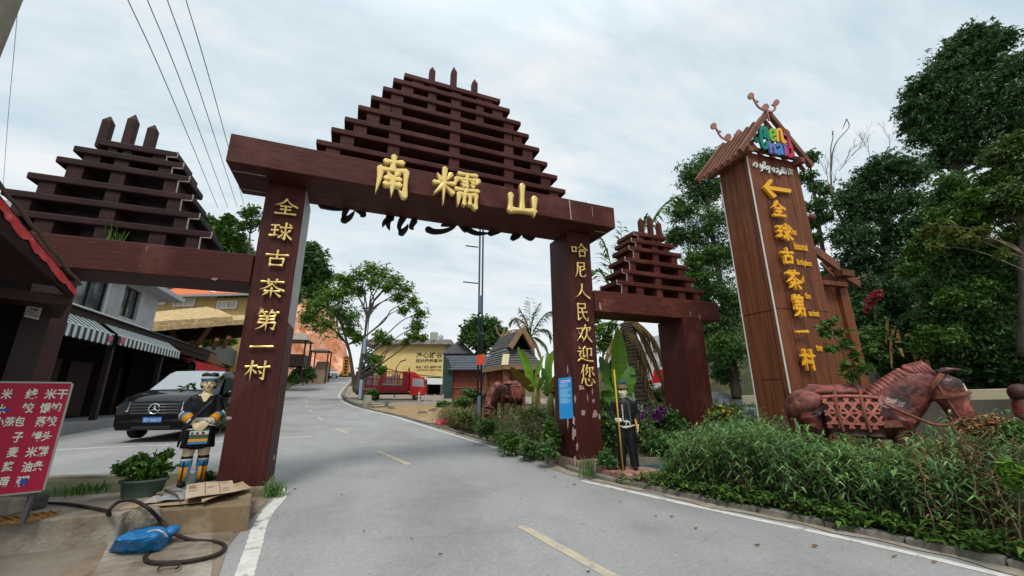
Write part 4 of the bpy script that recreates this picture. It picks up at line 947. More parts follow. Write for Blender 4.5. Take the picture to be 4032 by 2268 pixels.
    if not grazing:
        for s in (-1, 1): g.ell((1.07, s*.115, 1.30), (.022, .012, .018), 10, 6)
        g.obj('eyes', HDARK, t, smooth=True)
        g = G(); g.tube([(1.125, 0, 1.42), (1.165, 0, 1.22)], [.04, .045], 8); g.obj('white_blaze', WHP, t, smooth=True)
        rope(t, 'lead_rope', [(.28, -.29, 1.16), (.50, -.33, 1.02), (.72, -.30, .90), (.90, -.20, .90), (1.04, -.12, .98)], .017)
    else:
        rope(t, 'lead_rope', [(.55, -.22, 1.05), (.70, -.24, .70), (.92, -.16, .42), (1.02, -.09, .34)], .016)
    # breast strap
    g = G(); Q = [(-.05, -.29, .90), (.22, -.285, .88), (.42, -.255, .90), (.55, -.185, .95), (.61, -.08, .99), (.62, .08, .99), (.55, .185, .95), (.42, .255, .90), (.22, .285, .88)]
    for a_, b_ in zip(Q, Q[1:]): g.beam(a_, b_, .02, .09)
    g.obj('breast_strap', ROPE, t)
    # pack: rolled sacks and two woven baskets hung either side
    g = G(); g.ell((-.16, 0, 1.33), (.34, .22, .085), 16, 8); g.ell((-.12, 0, 1.37), (.28, .13, .075), 14, 8); g.ell((-.62, .03, 1.27), (.20, .20, .10), 14, 8); g.tube([(-.34, .0, 1.36), (-.52, .06, 1.36), (-.66, .08, 1.31)], [.08, .10, .05], 10)
    fuse(g.obj('sack', SACK, t), .025, 4)
    g = G(); g.ell((-.60, -.10, 1.16), (.28, .22, .18), 14, 8); g.ell((-.76, -.05, 1.10), (.15, .20, .18), 12, 8); fuse(g.obj('rump_blanket', SACK, t), .025, 5)
    for s in (-1, 1):
        # solid dark basket with an open lattice of woven bands over it
        def bp(u, v, off=0):   # u along, v from bottom (0) to top (1)
            x = -.40+.62*u; z = .72+.56*v; y = .30+.085*math.sin(math.pi*min(1, .15+v*.75))+.02*math.sin(math.pi*u)+off
            return Vector((x, s*y, z))
        g = G(); N = 9; V = []
        for i in range(N+1):
            for j in range(N+1): V.append(bp(i/N, j/N, -.012))
        for i in range(N+1):
            for j in range(N+1): V.append(bp(i/N, j/N, -.12))
        K = (N+1)**2; F = []
        for i in range(N):
            for j in range(N):
                q = (i*(N+1)+j, (i+1)*(N+1)+j, (i+1)*(N+1)+j+1, i*(N+1)+j+1); F.append(q if s < 0 else q[::-1]); F.append(tuple(K+a for a in (q[::-1] if s < 0 else q)))
        for i in range(N):
            for A in ((i, i+1), (N*(N+1)+i, N*(N+1)+i+1), (i*(N+1), (i+1)*(N+1)), (i*(N+1)+N, (i+1)*(N+1)+N)): F.append((A[0], A[1], K+A[1], K+A[0]))
        g.add(V, F); bk = g.obj('basket', HDARK, t, smooth=True)
        g = G()
        def band(a, b, wd):
            L = 10
            for i in range(L):
                p, q_ = bp(a[0]+(b[0]-a[0])*i/L, a[1]+(b[1]-a[1])*i/L, .004), bp(a[0]+(b[0]-a[0])*(i+1)/L, a[1]+(b[1]-a[1])*(i+1)/L, .004); g.beam(p, q_, wd, .014, up=(0, 1, 0))
        for v in (.30, .56, .80): band((.02, v), (.98, v), .028)
        for k in range(-2, 6):
            for sg in (1, -1):
                u0, u1 = (.2*k, .2*k+.48); v0, v1 = .18, .92
                if sg < 0: u0, u1 = u1, u0
                # clip to 0..1
                def cl_(ua, va, ub, vb):
                    if ua < 0: t_ = (0-ua)/(ub-ua); ua, va = 0, va+(vb-va)*t_
                    if ua > 1: t_ = (1-ua)/(ub-ua); ua, va = 1, va+(vb-va)*t_
                    return ua, va
                if max(u0, u1) <= 0.02 or min(u0, u1) >= .98: continue
                a_ = cl_(u0, v0, u1, v1); b_ = cl_(u1, v1, u0, v0); band(a_, b_, .03)
        g.obj('basket_weave', BASK, bk)
        rope(bk, 'basket_rim_rope', [bp(0, .95, .01), bp(.3, .97, .012), bp(.7, .96, .012), bp(1, .93, .01)], .022, BASK)
        for u in (.25, .72): rope(bk, 'basket_rope', [bp(u+.02, 1.12, -.02), bp(u, .9, .022), bp(u-.01, .5, .025), bp(u+.02, .1, .015)], .02)
    return t
hp = atD(2190, 1125, 8.0)
HZ = .30
hloc = atD(2150, 1000, 8.05); hloc = Vector((hloc.x, hloc.y, HZ))
bd = math.atan2(hloc.x-C0.x, hloc.y-C0.y)
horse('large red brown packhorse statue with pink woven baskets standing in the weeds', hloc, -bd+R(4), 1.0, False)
h2 = atD(1275, 1040, 14.8)
horse('dark grazing packhorse statue with lowered head beside the twin lamp post', (h2.x, h2.y, prof(h2.y)+.28), R(212), 1.0, True, M('dark_brown_statue_paint', (.016, .008, .008), (.075, .024, .020), scale=3, rough=.4, bump=.5, bscale=16, c3=(.19, .06, .05), s3=4, p3=(.58, .75)))  # darker brown to black paint than the large horse
# bust of a man at the right edge
bp_ = atD(2588, 1050, 9.5)
t = thing('bust_statue', 'weathered red brown statue of a man at the right edge, seen from behind', 'statue', (bp_.x, bp_.y, .6), -math.atan2(bp_.x-C0.x, bp_.y-C0.y)+R(165))
g = G(); zc_ = bp_.z+.28-.6; headshape(g, 0, 0, zc_, 1.25); g.tube([(0, .02, zc_-.28), (0, .01, zc_-.06)], [.15, .12], 12); g.loft([(0, .02, .0, .26, .20), (0, .02, zc_-.75, .27, .19), (0, .02, zc_-.42, .33, .19), (0, .02, zc_-.27, .22, .14), (0, .02, zc_-.22, .11, .09)], 18)
for s in (-1, 1): g.tube([(s*.30, .02, zc_-.38), (s*.36, 0, zc_-.7), (s*.28, -.18, zc_-.88)], [.11, .085, .06], 10)
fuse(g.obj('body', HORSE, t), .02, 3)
g = G(); g.ell((0, .025, zc_+.06), (.125, .135, .13), 16, 10); g.obj('hair', HDARK, t, smooth=True)
# ================================================================== vehicles
BLKCAR = M('black_car_paint', (.003, .003, .004), rough=.07, spec=.3)
WHTCAR = M('white_car_paint', (.72, .73, .74), rough=.25, coat=.6)
REDTR = M('red_truck_cab_paint', (.62, .018, .012), rough=.3, coat=.5)
REDBED = M('dark_red_truck_bed', (.24, .012, .022), (.32, .03, .04), scale=4, rough=.55)
GLASS = M('car_glass', (.03, .04, .045), rough=.05, spec=1.0, coat=1)
SCREEN = M('windscreen_glass', (.16, .18, .19), rough=.03, spec=1.0, coat=1); SCREEN.node_tree.nodes['Principled BSDF'].inputs['IOR'].default_value = 1.9; SCREEN.node_tree.nodes['Principled BSDF'].inputs['Coat IOR'].default_value = 1.7
TYRE = M('tyre_rubber', (.018, .018, .018), rough=.85)
RIM = M('wheel_metal', (.42, .43, .44), rough=.35, metal=.8)
CHROME = M('chrome', (.75, .76, .78), rough=.12, metal=1)
PLAST = M('black_plastic', (.02, .02, .022), rough=.55)
LENS = M('headlamp_glass', (.55, .58, .6), rough=.08, spec=.9, coat=1)
AMBER = M('amber_lens', (.75, .36, .03), rough=.2, coat=1)
PLATEB = M('blue_plate', (.02, .14, .42), rough=.4)
REDL = M('red_lens', (.4, .01, .01), rough=.2)
def wheel(t, x, y, r, w, rim=RIM, side=1):
    def lathe(prof_, m, nm, par):
        g = G(); n = 26; V = []
        for (rr, yy) in prof_:
            for j in range(n): a = 2*math.pi*j/n; V.append((x+rr*math.cos(a), y+yy, r+rr*math.sin(a)))
        k = len(prof_); g.add(V, [(i*n+j, i*n+(j+1) % n, (i+1)*n+(j+1) % n, (i+1)*n+j) for i in range(k-1) for j in range(n)]+[tuple(range(n)), tuple((k-1)*n+j for j in range(n))[::-1]])
        return g.obj(nm, m, par, smooth=False)
    s = side
    ty = lathe([(r*.62, -w/2*s), (r*.93, -w/2*s), (r, -w*.38*s), (r, w*.38*s), (r*.93, w/2*s), (r*.62, w/2*s)], TYRE, 'wheel', t)
    lathe([(.02, w*.50*s), (r*.2, w*.54*s), (r*.3, w*.44*s), (r*.58, w*.47*s), (r*.64, w*.53*s), (r*.64, w*.3*s)], rim, 'rim', ty)
def carbody(t, st, mat, name='body', n=9):
    """stations: (x, z_low, z_sill, z_belt, z_top, w_low, w_belt, w_top) front to back, front at +x"""
    V = []; F = []
    for (x, zl, zs, zb_, zt, wl_, wb, wt) in st:
        half = [(wl_*.9, zl), (wl_, zs), (wb, (zs*.45+zb_*.55)), (wb*.985, zb_), (wt*1.03, zb_+(zt-zb_)*.80), (wt*.9, zb_+(zt-zb_)*.95), (wt*.5, zt), (0, zt+.012)]
        ringp = [(x, -a, b) for a, b in half]+[(x, a, b) for a, b in half[-2::-1]]
        V += ringp
    k = len(ringp); m = len(st)
    for i in range(m-1):
        for j in range(k-1): F.append((i*k+j, (i+1)*k+j, (i+1)*k+j+1, i*k+j+1))
        F.append((i*k+k-1, (i+1)*k+k-1, (i+1)*k, i*k))
    F.append(tuple(range(k))); F.append(tuple((m-1)*k+j for j in range(k))[::-1])
    g = G(); g.add(V, F); o = g.obj(name, mat, t, smooth=True)
    md = o.modifiers.new('edge', 'EDGE_SPLIT'); md.split_angle = R(38)
    return o
def van(loc, rz):
    t = thing('van', 'black passenger van parked nose out in front of the awning shops', 'van', loc, rz)
    st = [(2.57, .32, .40, .78, .86, .80, .82, .70), (2.54, .26, .36, .88, .98, .90, .92, .78), (2.40, .24, .34, .98, 1.08, .95, .955, .84), (2.1, .24, .34, 1.04, 1.17, .96, .965, .86), (1.62, .24, .34, 1.08, 1.27, .96, .965, .86),
          (1.30, .24, .34, 1.09, 1.50, .96, .965, .80), (.95, .24, .34, 1.10, 1.75, .96, .965, .77), (.65, .24, .34, 1.10, 1.86, .96, .965, .765), (.2, .24, .34, 1.10, 1.905, .96, .965, .765), (-1.8, .24, .34, 1.10, 1.90, .96, .965, .765), (-2.4, .26, .36, 1.10, 1.86, .95, .955, .76), (-2.54, .3, .40, 1.05, 1.78, .92, .93, .74), (-2.57, .36, .5, 1.0, 1.6, .85, .86, .70)]
    b = carbody(t, st, BLKCAR)
    g = G()   # windscreen, following the raked front
    W = [(1.60, .80, 1.275), (1.29, .76, 1.505), (.95, .725, 1.755), (.72, .70, 1.845)]
    for (x0, w0, z0), (x1, w1, z1) in zip(W, W[1:]):
        for s in (-1, 1): g.add([(x0+.012, 0, z0+.03), (x0+.0, s*w0, z0+.012), (x1+.0, s*w1, z1+.012), (x1+.012, 0, z1+.03)], [(0, 1, 2, 3) if s > 0 else (3, 2, 1, 0)])
    g.obj('windscreen', SCREEN, t, smooth=True)
    for s in (-1, 1):
        for x0, x1, nm in ((1.30, .42, 'front_side_window'), (.34, -.95, 'side_window'), (-1.03, -2.3, 'side_window')):
            y0, y1 = .972, .815
            g = G(); xa = x0-.42 if x0 > 1 else x0
            g.add([(x0, s*y0, 1.13), (x1, s*y0, 1.13), (x1, s*(y1+.008), 1.67), (xa, s*(y1+.008), 1.67)], [(0, 1, 2, 3) if s < 0 else (3, 2, 1, 0)]); g.obj(nm, GLASS, t)
        g = G(); g.ell((1.12, s*1.08, 1.17), (.07, .13, .11), 12, 8); g.beam((1.12, s*.95, 1.10), (1.12, s*1.04, 1.14), .06, .05); g.obj('door_mirror', BLKCAR, t, smooth=True)
        g = G(); g.hexa([(2.40, s*.62, .72), (2.20, s*.90, .76), (2.02, s*.92, 1.04), (2.38, s*.62, .97), (2.605, s*.62, .72), (2.46, s*.968, .76), (2.16, s*.985, 1.05), (2.56, s*.62, .965)][:8]); hl = g.obj('headlight', LENS, t, bevel=.01)
        g = G(); g.ell((2.44, s*.90, .82), (.07, .08, .06), 10, 6); g.obj('indicator', AMBER, hl, smooth=True)
        g = G(); g.box(2.36, s*.76-.09, .38, 2.545, s*.76+.09, .44); g.obj('fog_lamp_slot', PLAST, t)
        wheel(t, 1.62, s*.86, .33, .22, side=s); wheel(t, -1.58, s*.86, .33, .22, side=s)
        g = G()
        for x in (.38, -.99): g.box(x-.006, s*.955-.004, .42, x+.006, s*.963+.005, 1.10)
        g.box(-2.2, s*.958, 1.02, -.95, s*.968, 1.035); g.obj('door_seams', PLAST, t)
    g = G(); g.box(2.44, -.60, .62, 2.575, .60, .93); gr = g.obj('grille', PLAST, t, bevel=.03)
    for z in (.68, .755, .83, .90):
        g = G(); g.tube([(2.575, -.56, z), (2.60, 0, z), (2.575, .56, z)], .014, 8, flat=.6); g.obj('grille_bar', M('grille_bar_grey', (.22, .22, .23), rough=.3, metal=.6), gr, smooth=True)
    # round three-pointed badge
    g = G(); n = 28; g.tube([(2.625, .125*math.cos(2*math.pi*i/n), .79+.125*math.sin(2*math.pi*i/n)) for i in range(n+1)], .012, 8)
    for k in range(3):
        a = R(90+120*k); c = Vector((2.628, 0, .79)); tip = c+Vector((0, .118*math.cos(a), .118*math.sin(a))); sd_ = Vector((0, -math.sin(a), math.cos(a)))*.022
        g.add([c+sd_, tip, c-sd_, c+Vector((.012, 0, 0)), c+sd_*.0-Vector((0, math.cos(a), math.sin(a)))*.012], [(0, 1, 3), (1, 2, 3), (2, 4, 3), (4, 0, 3)])
    g.obj('badge', CHROME, gr, smooth=False)
    g = G(); g.box(2.50, -.95+.1, .26, 2.60, .85, .52); g.obj('lower_bumper', BLKCAR, t, bevel=.05, seg=3)
    g = G(); g.box(2.575, -.45, .285, 2.612, .45, .36); g.obj('lower_intake', PLAST, t, bevel=.01)
    g = G(); g.box(2.60, -.22, .445, 2.615, .22, .585); p = g.obj('number_plate', PLATEB, t, bevel=.006)
    text('粤Y·542Y3', Matrix.Translation(t.location) @ Matrix.Rotation(rz, 4, 'Z') @ frame((2.615, 0, .515), (0, 1, 0), (0, 0, 1)), w=.40, h=.09, m=WP, parent=p, name='plate_number', ext=.001, bold=.015, lift=.002)
    g = G(); g.tube([(1.70, .55, 1.275), (1.58, .1, 1.30)], .012, 6); g.tube([(1.70, -.15, 1.285), (1.56, -.62, 1.29)], .012, 6); g.obj('wipers', PLAST, t)
    return t
vb = gnd(338, 1106); va = R(-101)
van((vb.x-(1.67*math.cos(va)+.93*math.sin(va)), vb.y-(1.67*math.sin(va)-.93*math.cos(va)), prof(vb.y)+.04), va).scale = (1.03, 1.04, 1.06)
def suv(loc, rz):
    t = thing('suv', 'small white SUV driving down the far bend towards the gateway', 'car', loc, rz)
    st = [(2.22, .36, .45, .68, .76, .70, .74, .62), (2.15, .28, .40, .80, .88, .86, .88, .72), (1.9, .26, .38, .92, .98, .90, .915, .78), (1.1, .26, .38, .98, 1.08, .91, .92, .80), (.85, .26, .38, .99, 1.16, .91, .92, .78), (.2, .26, .38, 1.0, 1.56, .91, .92, .64), (-.3, .26, .38, 1.0, 1.66, .91, .92, .63), (-1.3, .26, .38, 1.02, 1.64, .91, .92, .62), (-1.9, .28, .40, 1.02, 1.50, .90, .91, .60), (-2.15, .32, .45, 1.0, 1.12, .88, .89, .62), (-2.22, .4, .5, .9, 1.0, .80, .82, .58)]
    carbody(t, st, WHTCAR)
    g = G(); g.add([(.88, -.72, 1.16), (.88, .72, 1.16), (.22, .60, 1.58), (.22, -.60, 1.58)], [(0, 1, 2, 3)]); g.xf(Matrix.Translation((.02, 0, .02))); g.obj('windscreen', GLASS, t)
    for s in (-1, 1):
        g = G(); g.add([(.72, s*.925, 1.06), (-1.95, s*.92, 1.08), (-1.65, s*.69, 1.52), (.08, s*.69, 1.52)], [(0, 1, 2, 3) if s < 0 else (3, 2, 1, 0)]); g.obj('side_window', GLASS, t)
        g = G(); g.ell((2.02, s*.66, .80), (.12, .20, .075), 10, 6); g.obj('headlight', LENS, t, smooth=True)
        g = G(); g.ell((2.14, s*.66, .48), (.05, .10, .05), 10, 6); g.obj('fog_lamp', PLAST, t, smooth=True)
        g = G(); g.ell((.62, s*1.0, 1.12), (.07, .11, .08), 10, 6); g.obj('door_mirror', WHTCAR, t, smooth=True)
        for x in (1.35, -1.35): wheel(t, x, s*.80, .35, .22, side=s)
    g = G(); g.box(2.10, -.42, .70, 2.24, .42, .80); g.box(2.12, -.52, .38, 2.235, .52, .58); g.obj('grille', PLAST, t, bevel=.03)
    g = G(); g.box(2.235, -.22, .44, 2.245, .22, .56); g.obj('number_plate', RIM, t)
sb = gnd(827, 951)
suv((sb.x, sb.y+1.5, prof(sb.y)+.05), R(-66))
def truck(loc, rz):
    t = thing('truck', 'red flatbed truck with tall stake sides parked below the yellow wall', 'truck', loc, rz)
    g = G(); g.box(-3.35, -.42, .62, 3.1, .42, .84); g.obj('chassis', PLAST, t)
    # cab at +x
    g = G(); prof_ = [(1.75, .55), (3.30, .50), (3.37, .95), (3.35, 1.40), (3.17, 2.22), (3.05, 2.31), (1.75, 2.32)]
    g.prism([(x, -1.0, z) for x, z in prof_], (0, 2.0, 0)); cab = g.obj('cab', REDTR, t, bevel=.03, seg=2)
    g = G(); pr_ = [(1.78, 2.33), (2.75, 2.33), (2.45, 2.62), (2.15, 2.80), (1.95, 2.84), (1.78, 2.76)]; g.prism([(x, -.92, z) for x, z in pr_], (0, 1.84, 0)); g.obj('wind_deflector', REDTR, t, bevel=.04)
    for s in (-1, 1):
        g = G(); g.prism([(x, s*1.0, z) for x, z in ((2.0, 1.42), (3.18, 1.32), (3.02, 2.10), (2.0, 2.16))], (0, s*.012, 0)); g.obj('door_window', M('glass_with_painted_reflection', (.38, .41, .42), rough=.08, spec=1), cab)  # pale base colour puts the reflected sky into the door glass
        g = G(); g.beam((3.15, s*1.02, 1.9), (3.35, s*1.2, 2.0), .03, .03); g.box(3.28, s*1.2-.05, 1.55, 3.36, s*1.2+.05, 2.1); g.obj('wing_mirror', PLAST, t)
        g = G(); g.box(3.24, s*.75-.18, .72, 3.36, s*.75+.18, .95); g.obj('headlight', LENS, t, bevel=.02)
        wheel(t, 2.45, s*.82, .42, .26, side=s, rim=M('yellowed_rim', (.4, .35, .22), rough=.6)); wheel(t, -1.75, s*.78, .44, .34, side=s, rim=TYRE)
        # stake side
        y = s*1.10
        g = G(); g.box(-3.4, y-.025, .98, 1.55, y+.025, 1.42); ss = g.obj('side_board', REDBED, t, bevel=.01)
        for x0, x1 in ((-3.25, -1.15), (-.80, 1.05)):
            for z0, z1 in ((1.50, 2.06), (2.16, 2.78)):
                g = G(); k = 7
                for i in range(k+1): xx = x0+(x1-x0)*i/k; g.box(xx-.022, y-.02, z0, xx+.022, y+.02, z1)
                g.box(x0-.03, y-.025, z1-.0, x1+.03, y+.025, z1+.06); g.box(x0-.03, y-.025, z0-.06, x1+.03, y+.025, z0); g.obj('stake_grid', REDBED, ss)
        for x0, x1 in ((-3.42, -3.28), (-1.12, -.83), (1.08, 1.56)): g = G(); g.box(x0, y-.03, 1.42, x1, y+.03, 2.84); g.obj('stake_post', REDBED, ss)
        if s < 0:
            g = G(); g.beam((-.9, y-.05, 1.62), (.8, y-.05, 1.55), .05, .07); g.beam((.8, y-.05, 1.55), (1.05, y-.05, 1.72), .05, .07); g.obj('tied_rope', WHP, ss)
    g = G(); g.box(-3.4, -1.07, .86, 1.55, 1.07, .975); g.obj('bed_floor', REDBED, t)
    g = G(); g.box(1.57, -1.1, .98, 1.66, 1.1, 2.95); g.prism([(1.66, -1.12, 2.95), (1.70, -1.12, 3.3), (1.57, -1.12, 3.18), (1.50, -1.12, 2.9)], (0, .06, 0)); g.obj('headboard', REDBED, t)
    g = G(); g.box(-3.46, -1.08, .98, -3.41, 1.08, 2.6); g.obj('tailgate', REDBED, t)
    # stacked goods seen through the stakes
    for i in range(7):
        g = G(); x = -3.1+.62*i; g.box(x, -.85, .98, x+.56, .6, 2.15+.5*(i % 3)/2); tag(g.obj('cargo_bundle', M('cargo_cloth_%d' % (i % 3), ((.58, .36, .17), (.42, .34, .40), (.52, .40, .28))[i % 3], rough=.9), None, bevel=.06), '', '')
        o = bpy.data.objects[-1] if False else None
    return t
tp = atD(985, 1009, 43)
trk = truck((tp.x, tp.y, prof(tp.y)+.03), R(-12))
trk.location.z = tp.z+.0
k = 0
for o in list(COL.objects):
    if o.name.startswith('cargo_bundle'):
        o.matrix_basis = trk.matrix_basis @ o.matrix_basis
        o['label'] = 'wrapped cargo bundle loaded on the red stake truck'; o['category'] = 'cargo bundle'; o['group'] = 'bundles loaded on the red truck'
TMW = trk.matrix_basis.copy()
side_board = [o for o in trk.children if o.name.startswith('side_board')][0]
text('中国载1580公斤', TMW @ frame((-2.3, -1.127, 1.18), (1, 0, 0), (0, 0, 1)), w=1.7, h=.2, m=WP, parent=side_board, name='bed_lettering', ext=.004, bold=.02)
# scooters at the far left verge
def scooter(loc, rz, label):
    t = thing('scooter', label, 'scooter', loc, rz)
    for x in (.62, -.60): wheel(t, x, 0, .25, .11)
    g = G(); g.tube([(.62, 0, .30), (.48, 0, .75), (.42, 0, 1.02)], .045, 8); g.tube([(.40, -.32, 1.05), (.40, .32, 1.05)], .022, 8); g.obj('handlebar', PLAST, t)
    g = G(); g.prism([(x, -.16, z) for x, z in ((.52, .35), (.58, .85), (.44, .92), (.30, .42), (-.1, .36), (-.2, .62), (-.75, .70), (-.78, .55), (-.45, .32))], (0, .32, 0)); g.obj('body', BLKCAR, t, bevel=.04)
    g = G(); g.box(-.72, -.15, .70, -.05, .15, .79); g.obj('seat', PLAST, t, bevel=.03)
    g = G(); g.ell((.57, 0, .92), (.06, .10, .08), 10, 6); g.obj('headlight', LENS, t, smooth=True)
    g = G()
    for s in (-1, 1): g.tube([(.40, s*.22, 1.06), (.38, s*.3, 1.22)], .01, 6); g.ell((.38, s*.32, 1.25), (.02, .06, .04), 8, 6)
    g.obj('mirrors', CHROME, t, smooth=True)
p = atD(767, 956, 70); scooter((p.x, p.y, p.z), R(-80), 'dark scooter parked at the foot of the stone steps')
p = atD(725, 960, 62); scooter((p.x, p.y, p.z-.1), R(-70), 'dark motor scooter half hidden by the plain gate pillar')
# cars under grey dust covers beneath the right-hand trees
COVER = M('grey_car_cover', (.20, .21, .23), (.13, .14, .155), scale=3, rough=.7, bump=.5, bscale=6)
def covered_car(loc, rz, label, mat=COVER):
    t = thing('parked_car', label, 'car', loc, rz, 'cars parked under the trees')
    st = [(2.1, .3, .45, .60, .72, .72, .78, .6), (1.9, .2, .35, .78, .86, .86, .88, .72), (1.0, .2, .35, .90, 1.0, .88, .9, .76), (.3, .2, .35, .95, 1.42, .88, .9, .62), (-.9, .2, .35, .95, 1.46, .88, .9, .62), (-1.7, .2, .35, .92, 1.08, .88, .9, .7), (-2.1, .3, .45, .75, .9, .78, .8, .62)]
    carbody(t, st, mat, 'cover')
    for s in (-1, 1):
        for x in (1.3, -1.3): wheel(t, x, s*.76, .31, .2, side=s)
for (x, y, D, rz, lb, m) in ((1812, 1000, 19, 20, 'parked car under a grey dust cover beside the outer gate pillar', COVER), (1868, 985, 24, 65, 'parked car with a pale cover behind the dark tree trunk', M('pale_car_cover', (.38, .38, .36), (.26, .26, .25), scale=3, rough=.7, bump=.4)), (1868, 1040, 14, 10, 'low silver parked car close behind the yellow flowering shrub', M('silver_paint', (.16, .17, .22), rough=.3, coat=.4))):
    p = atD(x, y, D); covered_car((p.x, p.y, p.z-1.25), R(rz), lb, m)
# ================================================================== buildings on the left
WALLW = M('grey_white_render', (.48, .48, .50), (.40, .40, .42), scale=1.5, rough=.85, bump=.1, c3=(.30, .29, .28), s3=.8, p3=(.55, .8))
DARKW = M('interior_shade_black', (.006, .006, .006), (.010, .008, .007), scale=1, rough=.9, spec=.02)  # near-black colour holds the shade of interiors and undersides
DWOOD = M('dark_timber_with_shade', (.018, .010, .009), (.032, .017, .014), scale=4, rough=.65, stretch=(4, .6, 4), bump=.15)  # dark timber, its colour deepened further for shade inside and under eaves
BWOOD = M('brown_timber', (.20, .095, .04), (.13, .06, .028), scale=4, rough=.7, stretch=(1, 1, 1), bump=.2)
TILED = M('dark_roof_tile', (.05, .05, .055), (.08, .08, .085), scale=5, rough=.7, bump=.3)
FRAMEW = M('white_window_frame', (.62, .63, .62), rough=.5)
PANE = M('window_pane', (.06, .075, .08), (.14, .16, .165), scale=1.6, rough=.06, spec=.9, lo=.45, hi=.6)
THATCH = M('straw_thatch', (.50, .36, .18), (.34, .23, .11), scale=3, rough=.95, bump=.9, bscale=16, stretch=(1, 1, 3), c3=(.62, .48, .28), s3=5, p3=(.5, .7))
YCORR = M('yellow_corrugated_wall', (.42, .31, .12), (.34, .25, .10), scale=1.2, rough=.7, stretch=(9, 9, .4), bump=.4)
ORANGET = M('orange_roof_tile', (.62, .17, .06), (.50, .12, .045), scale=6, rough=.7, bump=.8, bscale=9)
AWD = M('awning_dark_green', (.035, .055, .05), (.05, .07, .065), scale=6, rough=.8)
AWL = M('awning_white', (.62, .66, .65), (.5, .54, .53), scale=6, rough=.8)
AWR = M('awning_red', (.62, .03, .035), (.52, .02, .03), scale=5, rough=.75)
# --- shop row with awnings
XA, XP, XE, XW = -6.9, -7.2, -7.55, -9.6
sh = thing('shop_row', 'long dark timber shop front with deep eave behind the black van', 'shop', (XW, 15, .6))
def on(x, y, X): return atX(x, y, X)
e0 = on(142, 752, XE); e1 = on(560, 890, XE)
zE = 4.72; ye0, ye1 = 6.5, e1.y-3
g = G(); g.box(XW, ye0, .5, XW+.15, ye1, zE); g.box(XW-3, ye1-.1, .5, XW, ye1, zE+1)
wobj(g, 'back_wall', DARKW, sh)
g = G(); g.hexa([(XE-.02, ye0, zE-.34), (XE+.06, ye0, zE-.34), (XE+.06, ye1, zE-.34), (XE-.02, ye1, zE-.34), (XE-.02, ye0, zE-.03), (XE+.06, ye0, zE-.03), (XE+.06, ye1, zE-.03), (XE-.02, ye1, zE-.03)]); g.box(XE-.1, ye0, zE-.62, XE-.02, ye1, zE-.34)
wobj(g, 'fascia', DWOOD, sh, bevel=.01)
g = G(); g.prism([(XE+.14, ye0, zE-.03), (XE+.14, ye0, zE+.03), (XE-1.2, ye0, zE+.42), (XE-1.2, ye0, zE+.36)], (0, ye1-ye0, 0)); wobj(g, 'eave_roof', TILED, sh)
g = G(); g.box(XE+.145, ye0, zE+.005, XE+.17, on(367, 833, XE).y, zE+.06); wobj(g, 'pale_gutter', FRAMEW, sh)
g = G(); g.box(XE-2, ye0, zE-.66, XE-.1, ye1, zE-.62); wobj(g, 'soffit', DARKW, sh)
g = G(); g.box(XW, ye0, .5, XP+.6, ye1, .85); wobj(g, 'raised_step', M('step_concrete', (.26, .25, .25), (.2, .19, .19), scale=2, rough=.9), sh)
for y in (9.2, 13.8, 18.4, 22.8):
    g = G(); g.box(XP-.09, y-.09, .5, XP+.09, y+.09, zE-.6); wobj(g, 'post', DWOOD, sh)
for k, y in enumerate((11.5, 14.0, 16.2, 20.2)):
    g = G(); g.box(XW+.16, y, .9, XW+.2, y+1.6, 3.2); wobj(g, 'shutter', DWOOD, sh)
PINKB = M('pink_banner_cloth', (.30, .03, .06), (.22, .025, .045), scale=4, rough=.8)
for x, y0, y1, wd in ((418, 985, 1035, .5), (398, 1000, 1060, .3)):
    a = on(x, y0, XP-.6); b = on(x, y1, XP-.6); g = G(); g.box(a.x, a.y-wd, b.z, a.x+.03, a.y+wd, a.z); o = wobj(g, 'shop_banner', PINKB, None)
    tag(o, 'faded pink red banner hanging in the dark shop front' if x > 400 else 'narrow faded red poster board beside the shop banner', 'banner')
def awning(p0, p1, zoff, X1, val, ms, label, fsign=0, slope=.55):
    """p0,p1: photo pixels of the front bar ends; X1 back line"""
    a, b = on(*p0, XA), on(*p1, XA); z = (a.z+b.z)/2
    t = thing('awning', label, 'awning', (XA, (a.y+b.y)/2, z), 0)
    n = max(8, int((b.y-a.y)/.17)); V = [G(), G()]; S = [G(), G()]
    for i in range(n):
        y0 = a.y+(b.y-a.y)*i/n; y1 = a.y+(b.y-a.y)*(i+1)/n; k = i % 2
        V[k].quad((XA, y0, z), (XA, y1, z), (X1, y1, z+slope), (X1, y0, z+slope))
        V[k].quad((XA, y0, z-.03), (X1, y0, z+slope-.03), (X1, y1, z+slope-.03), (XA, y1, z-.03))
        ym = (y0+y1)/2; d = val
        for sx in (XA+.012, XA+.002):
            P = [(sx, y0, z), (sx, y0, z-d*.86), (sx, y0*.7+y1*.3, z-d*.97), (sx, ym, z-d), (sx, y0*.3+y1*.7, z-d*.97), (sx, y1, z-d*.86), (sx, y1, z)]
            S[k].add(P, [tuple(range(7)) if sx > XA+.005 else tuple(range(7))[::-1]])
    for k in (0, 1):
        wobj(V[k], 'canopy_stripes', ms[k], t); wobj(S[k], 'valance_stripes', ms[k], t)
    g = G(); g.tube([(XA-.01, a.y, z), (XA-.01, b.y, z)], .03, 8); wobj(g, 'front_bar', FRAMEW if ms[1] is not AWR else AWR, t)
    g = G()
    for y in (a.y+.3, b.y-.3): g.beam((XA-.02, y, z-.02), (X1-.6, y, z-.5), .04, .04)
    wobj(g, 'arm', PLAST, t)
    if fsign:
        y = b.y-.25 if fsign > 0 else a.y+.28; g = G(); g.ell((XA+.03, y, z-val*.45), (.012, .15, .13), 14, 8); wobj(g, 'printed_emblem', M('pink_emblem', (.5, .10, .18), rough=.7), t)
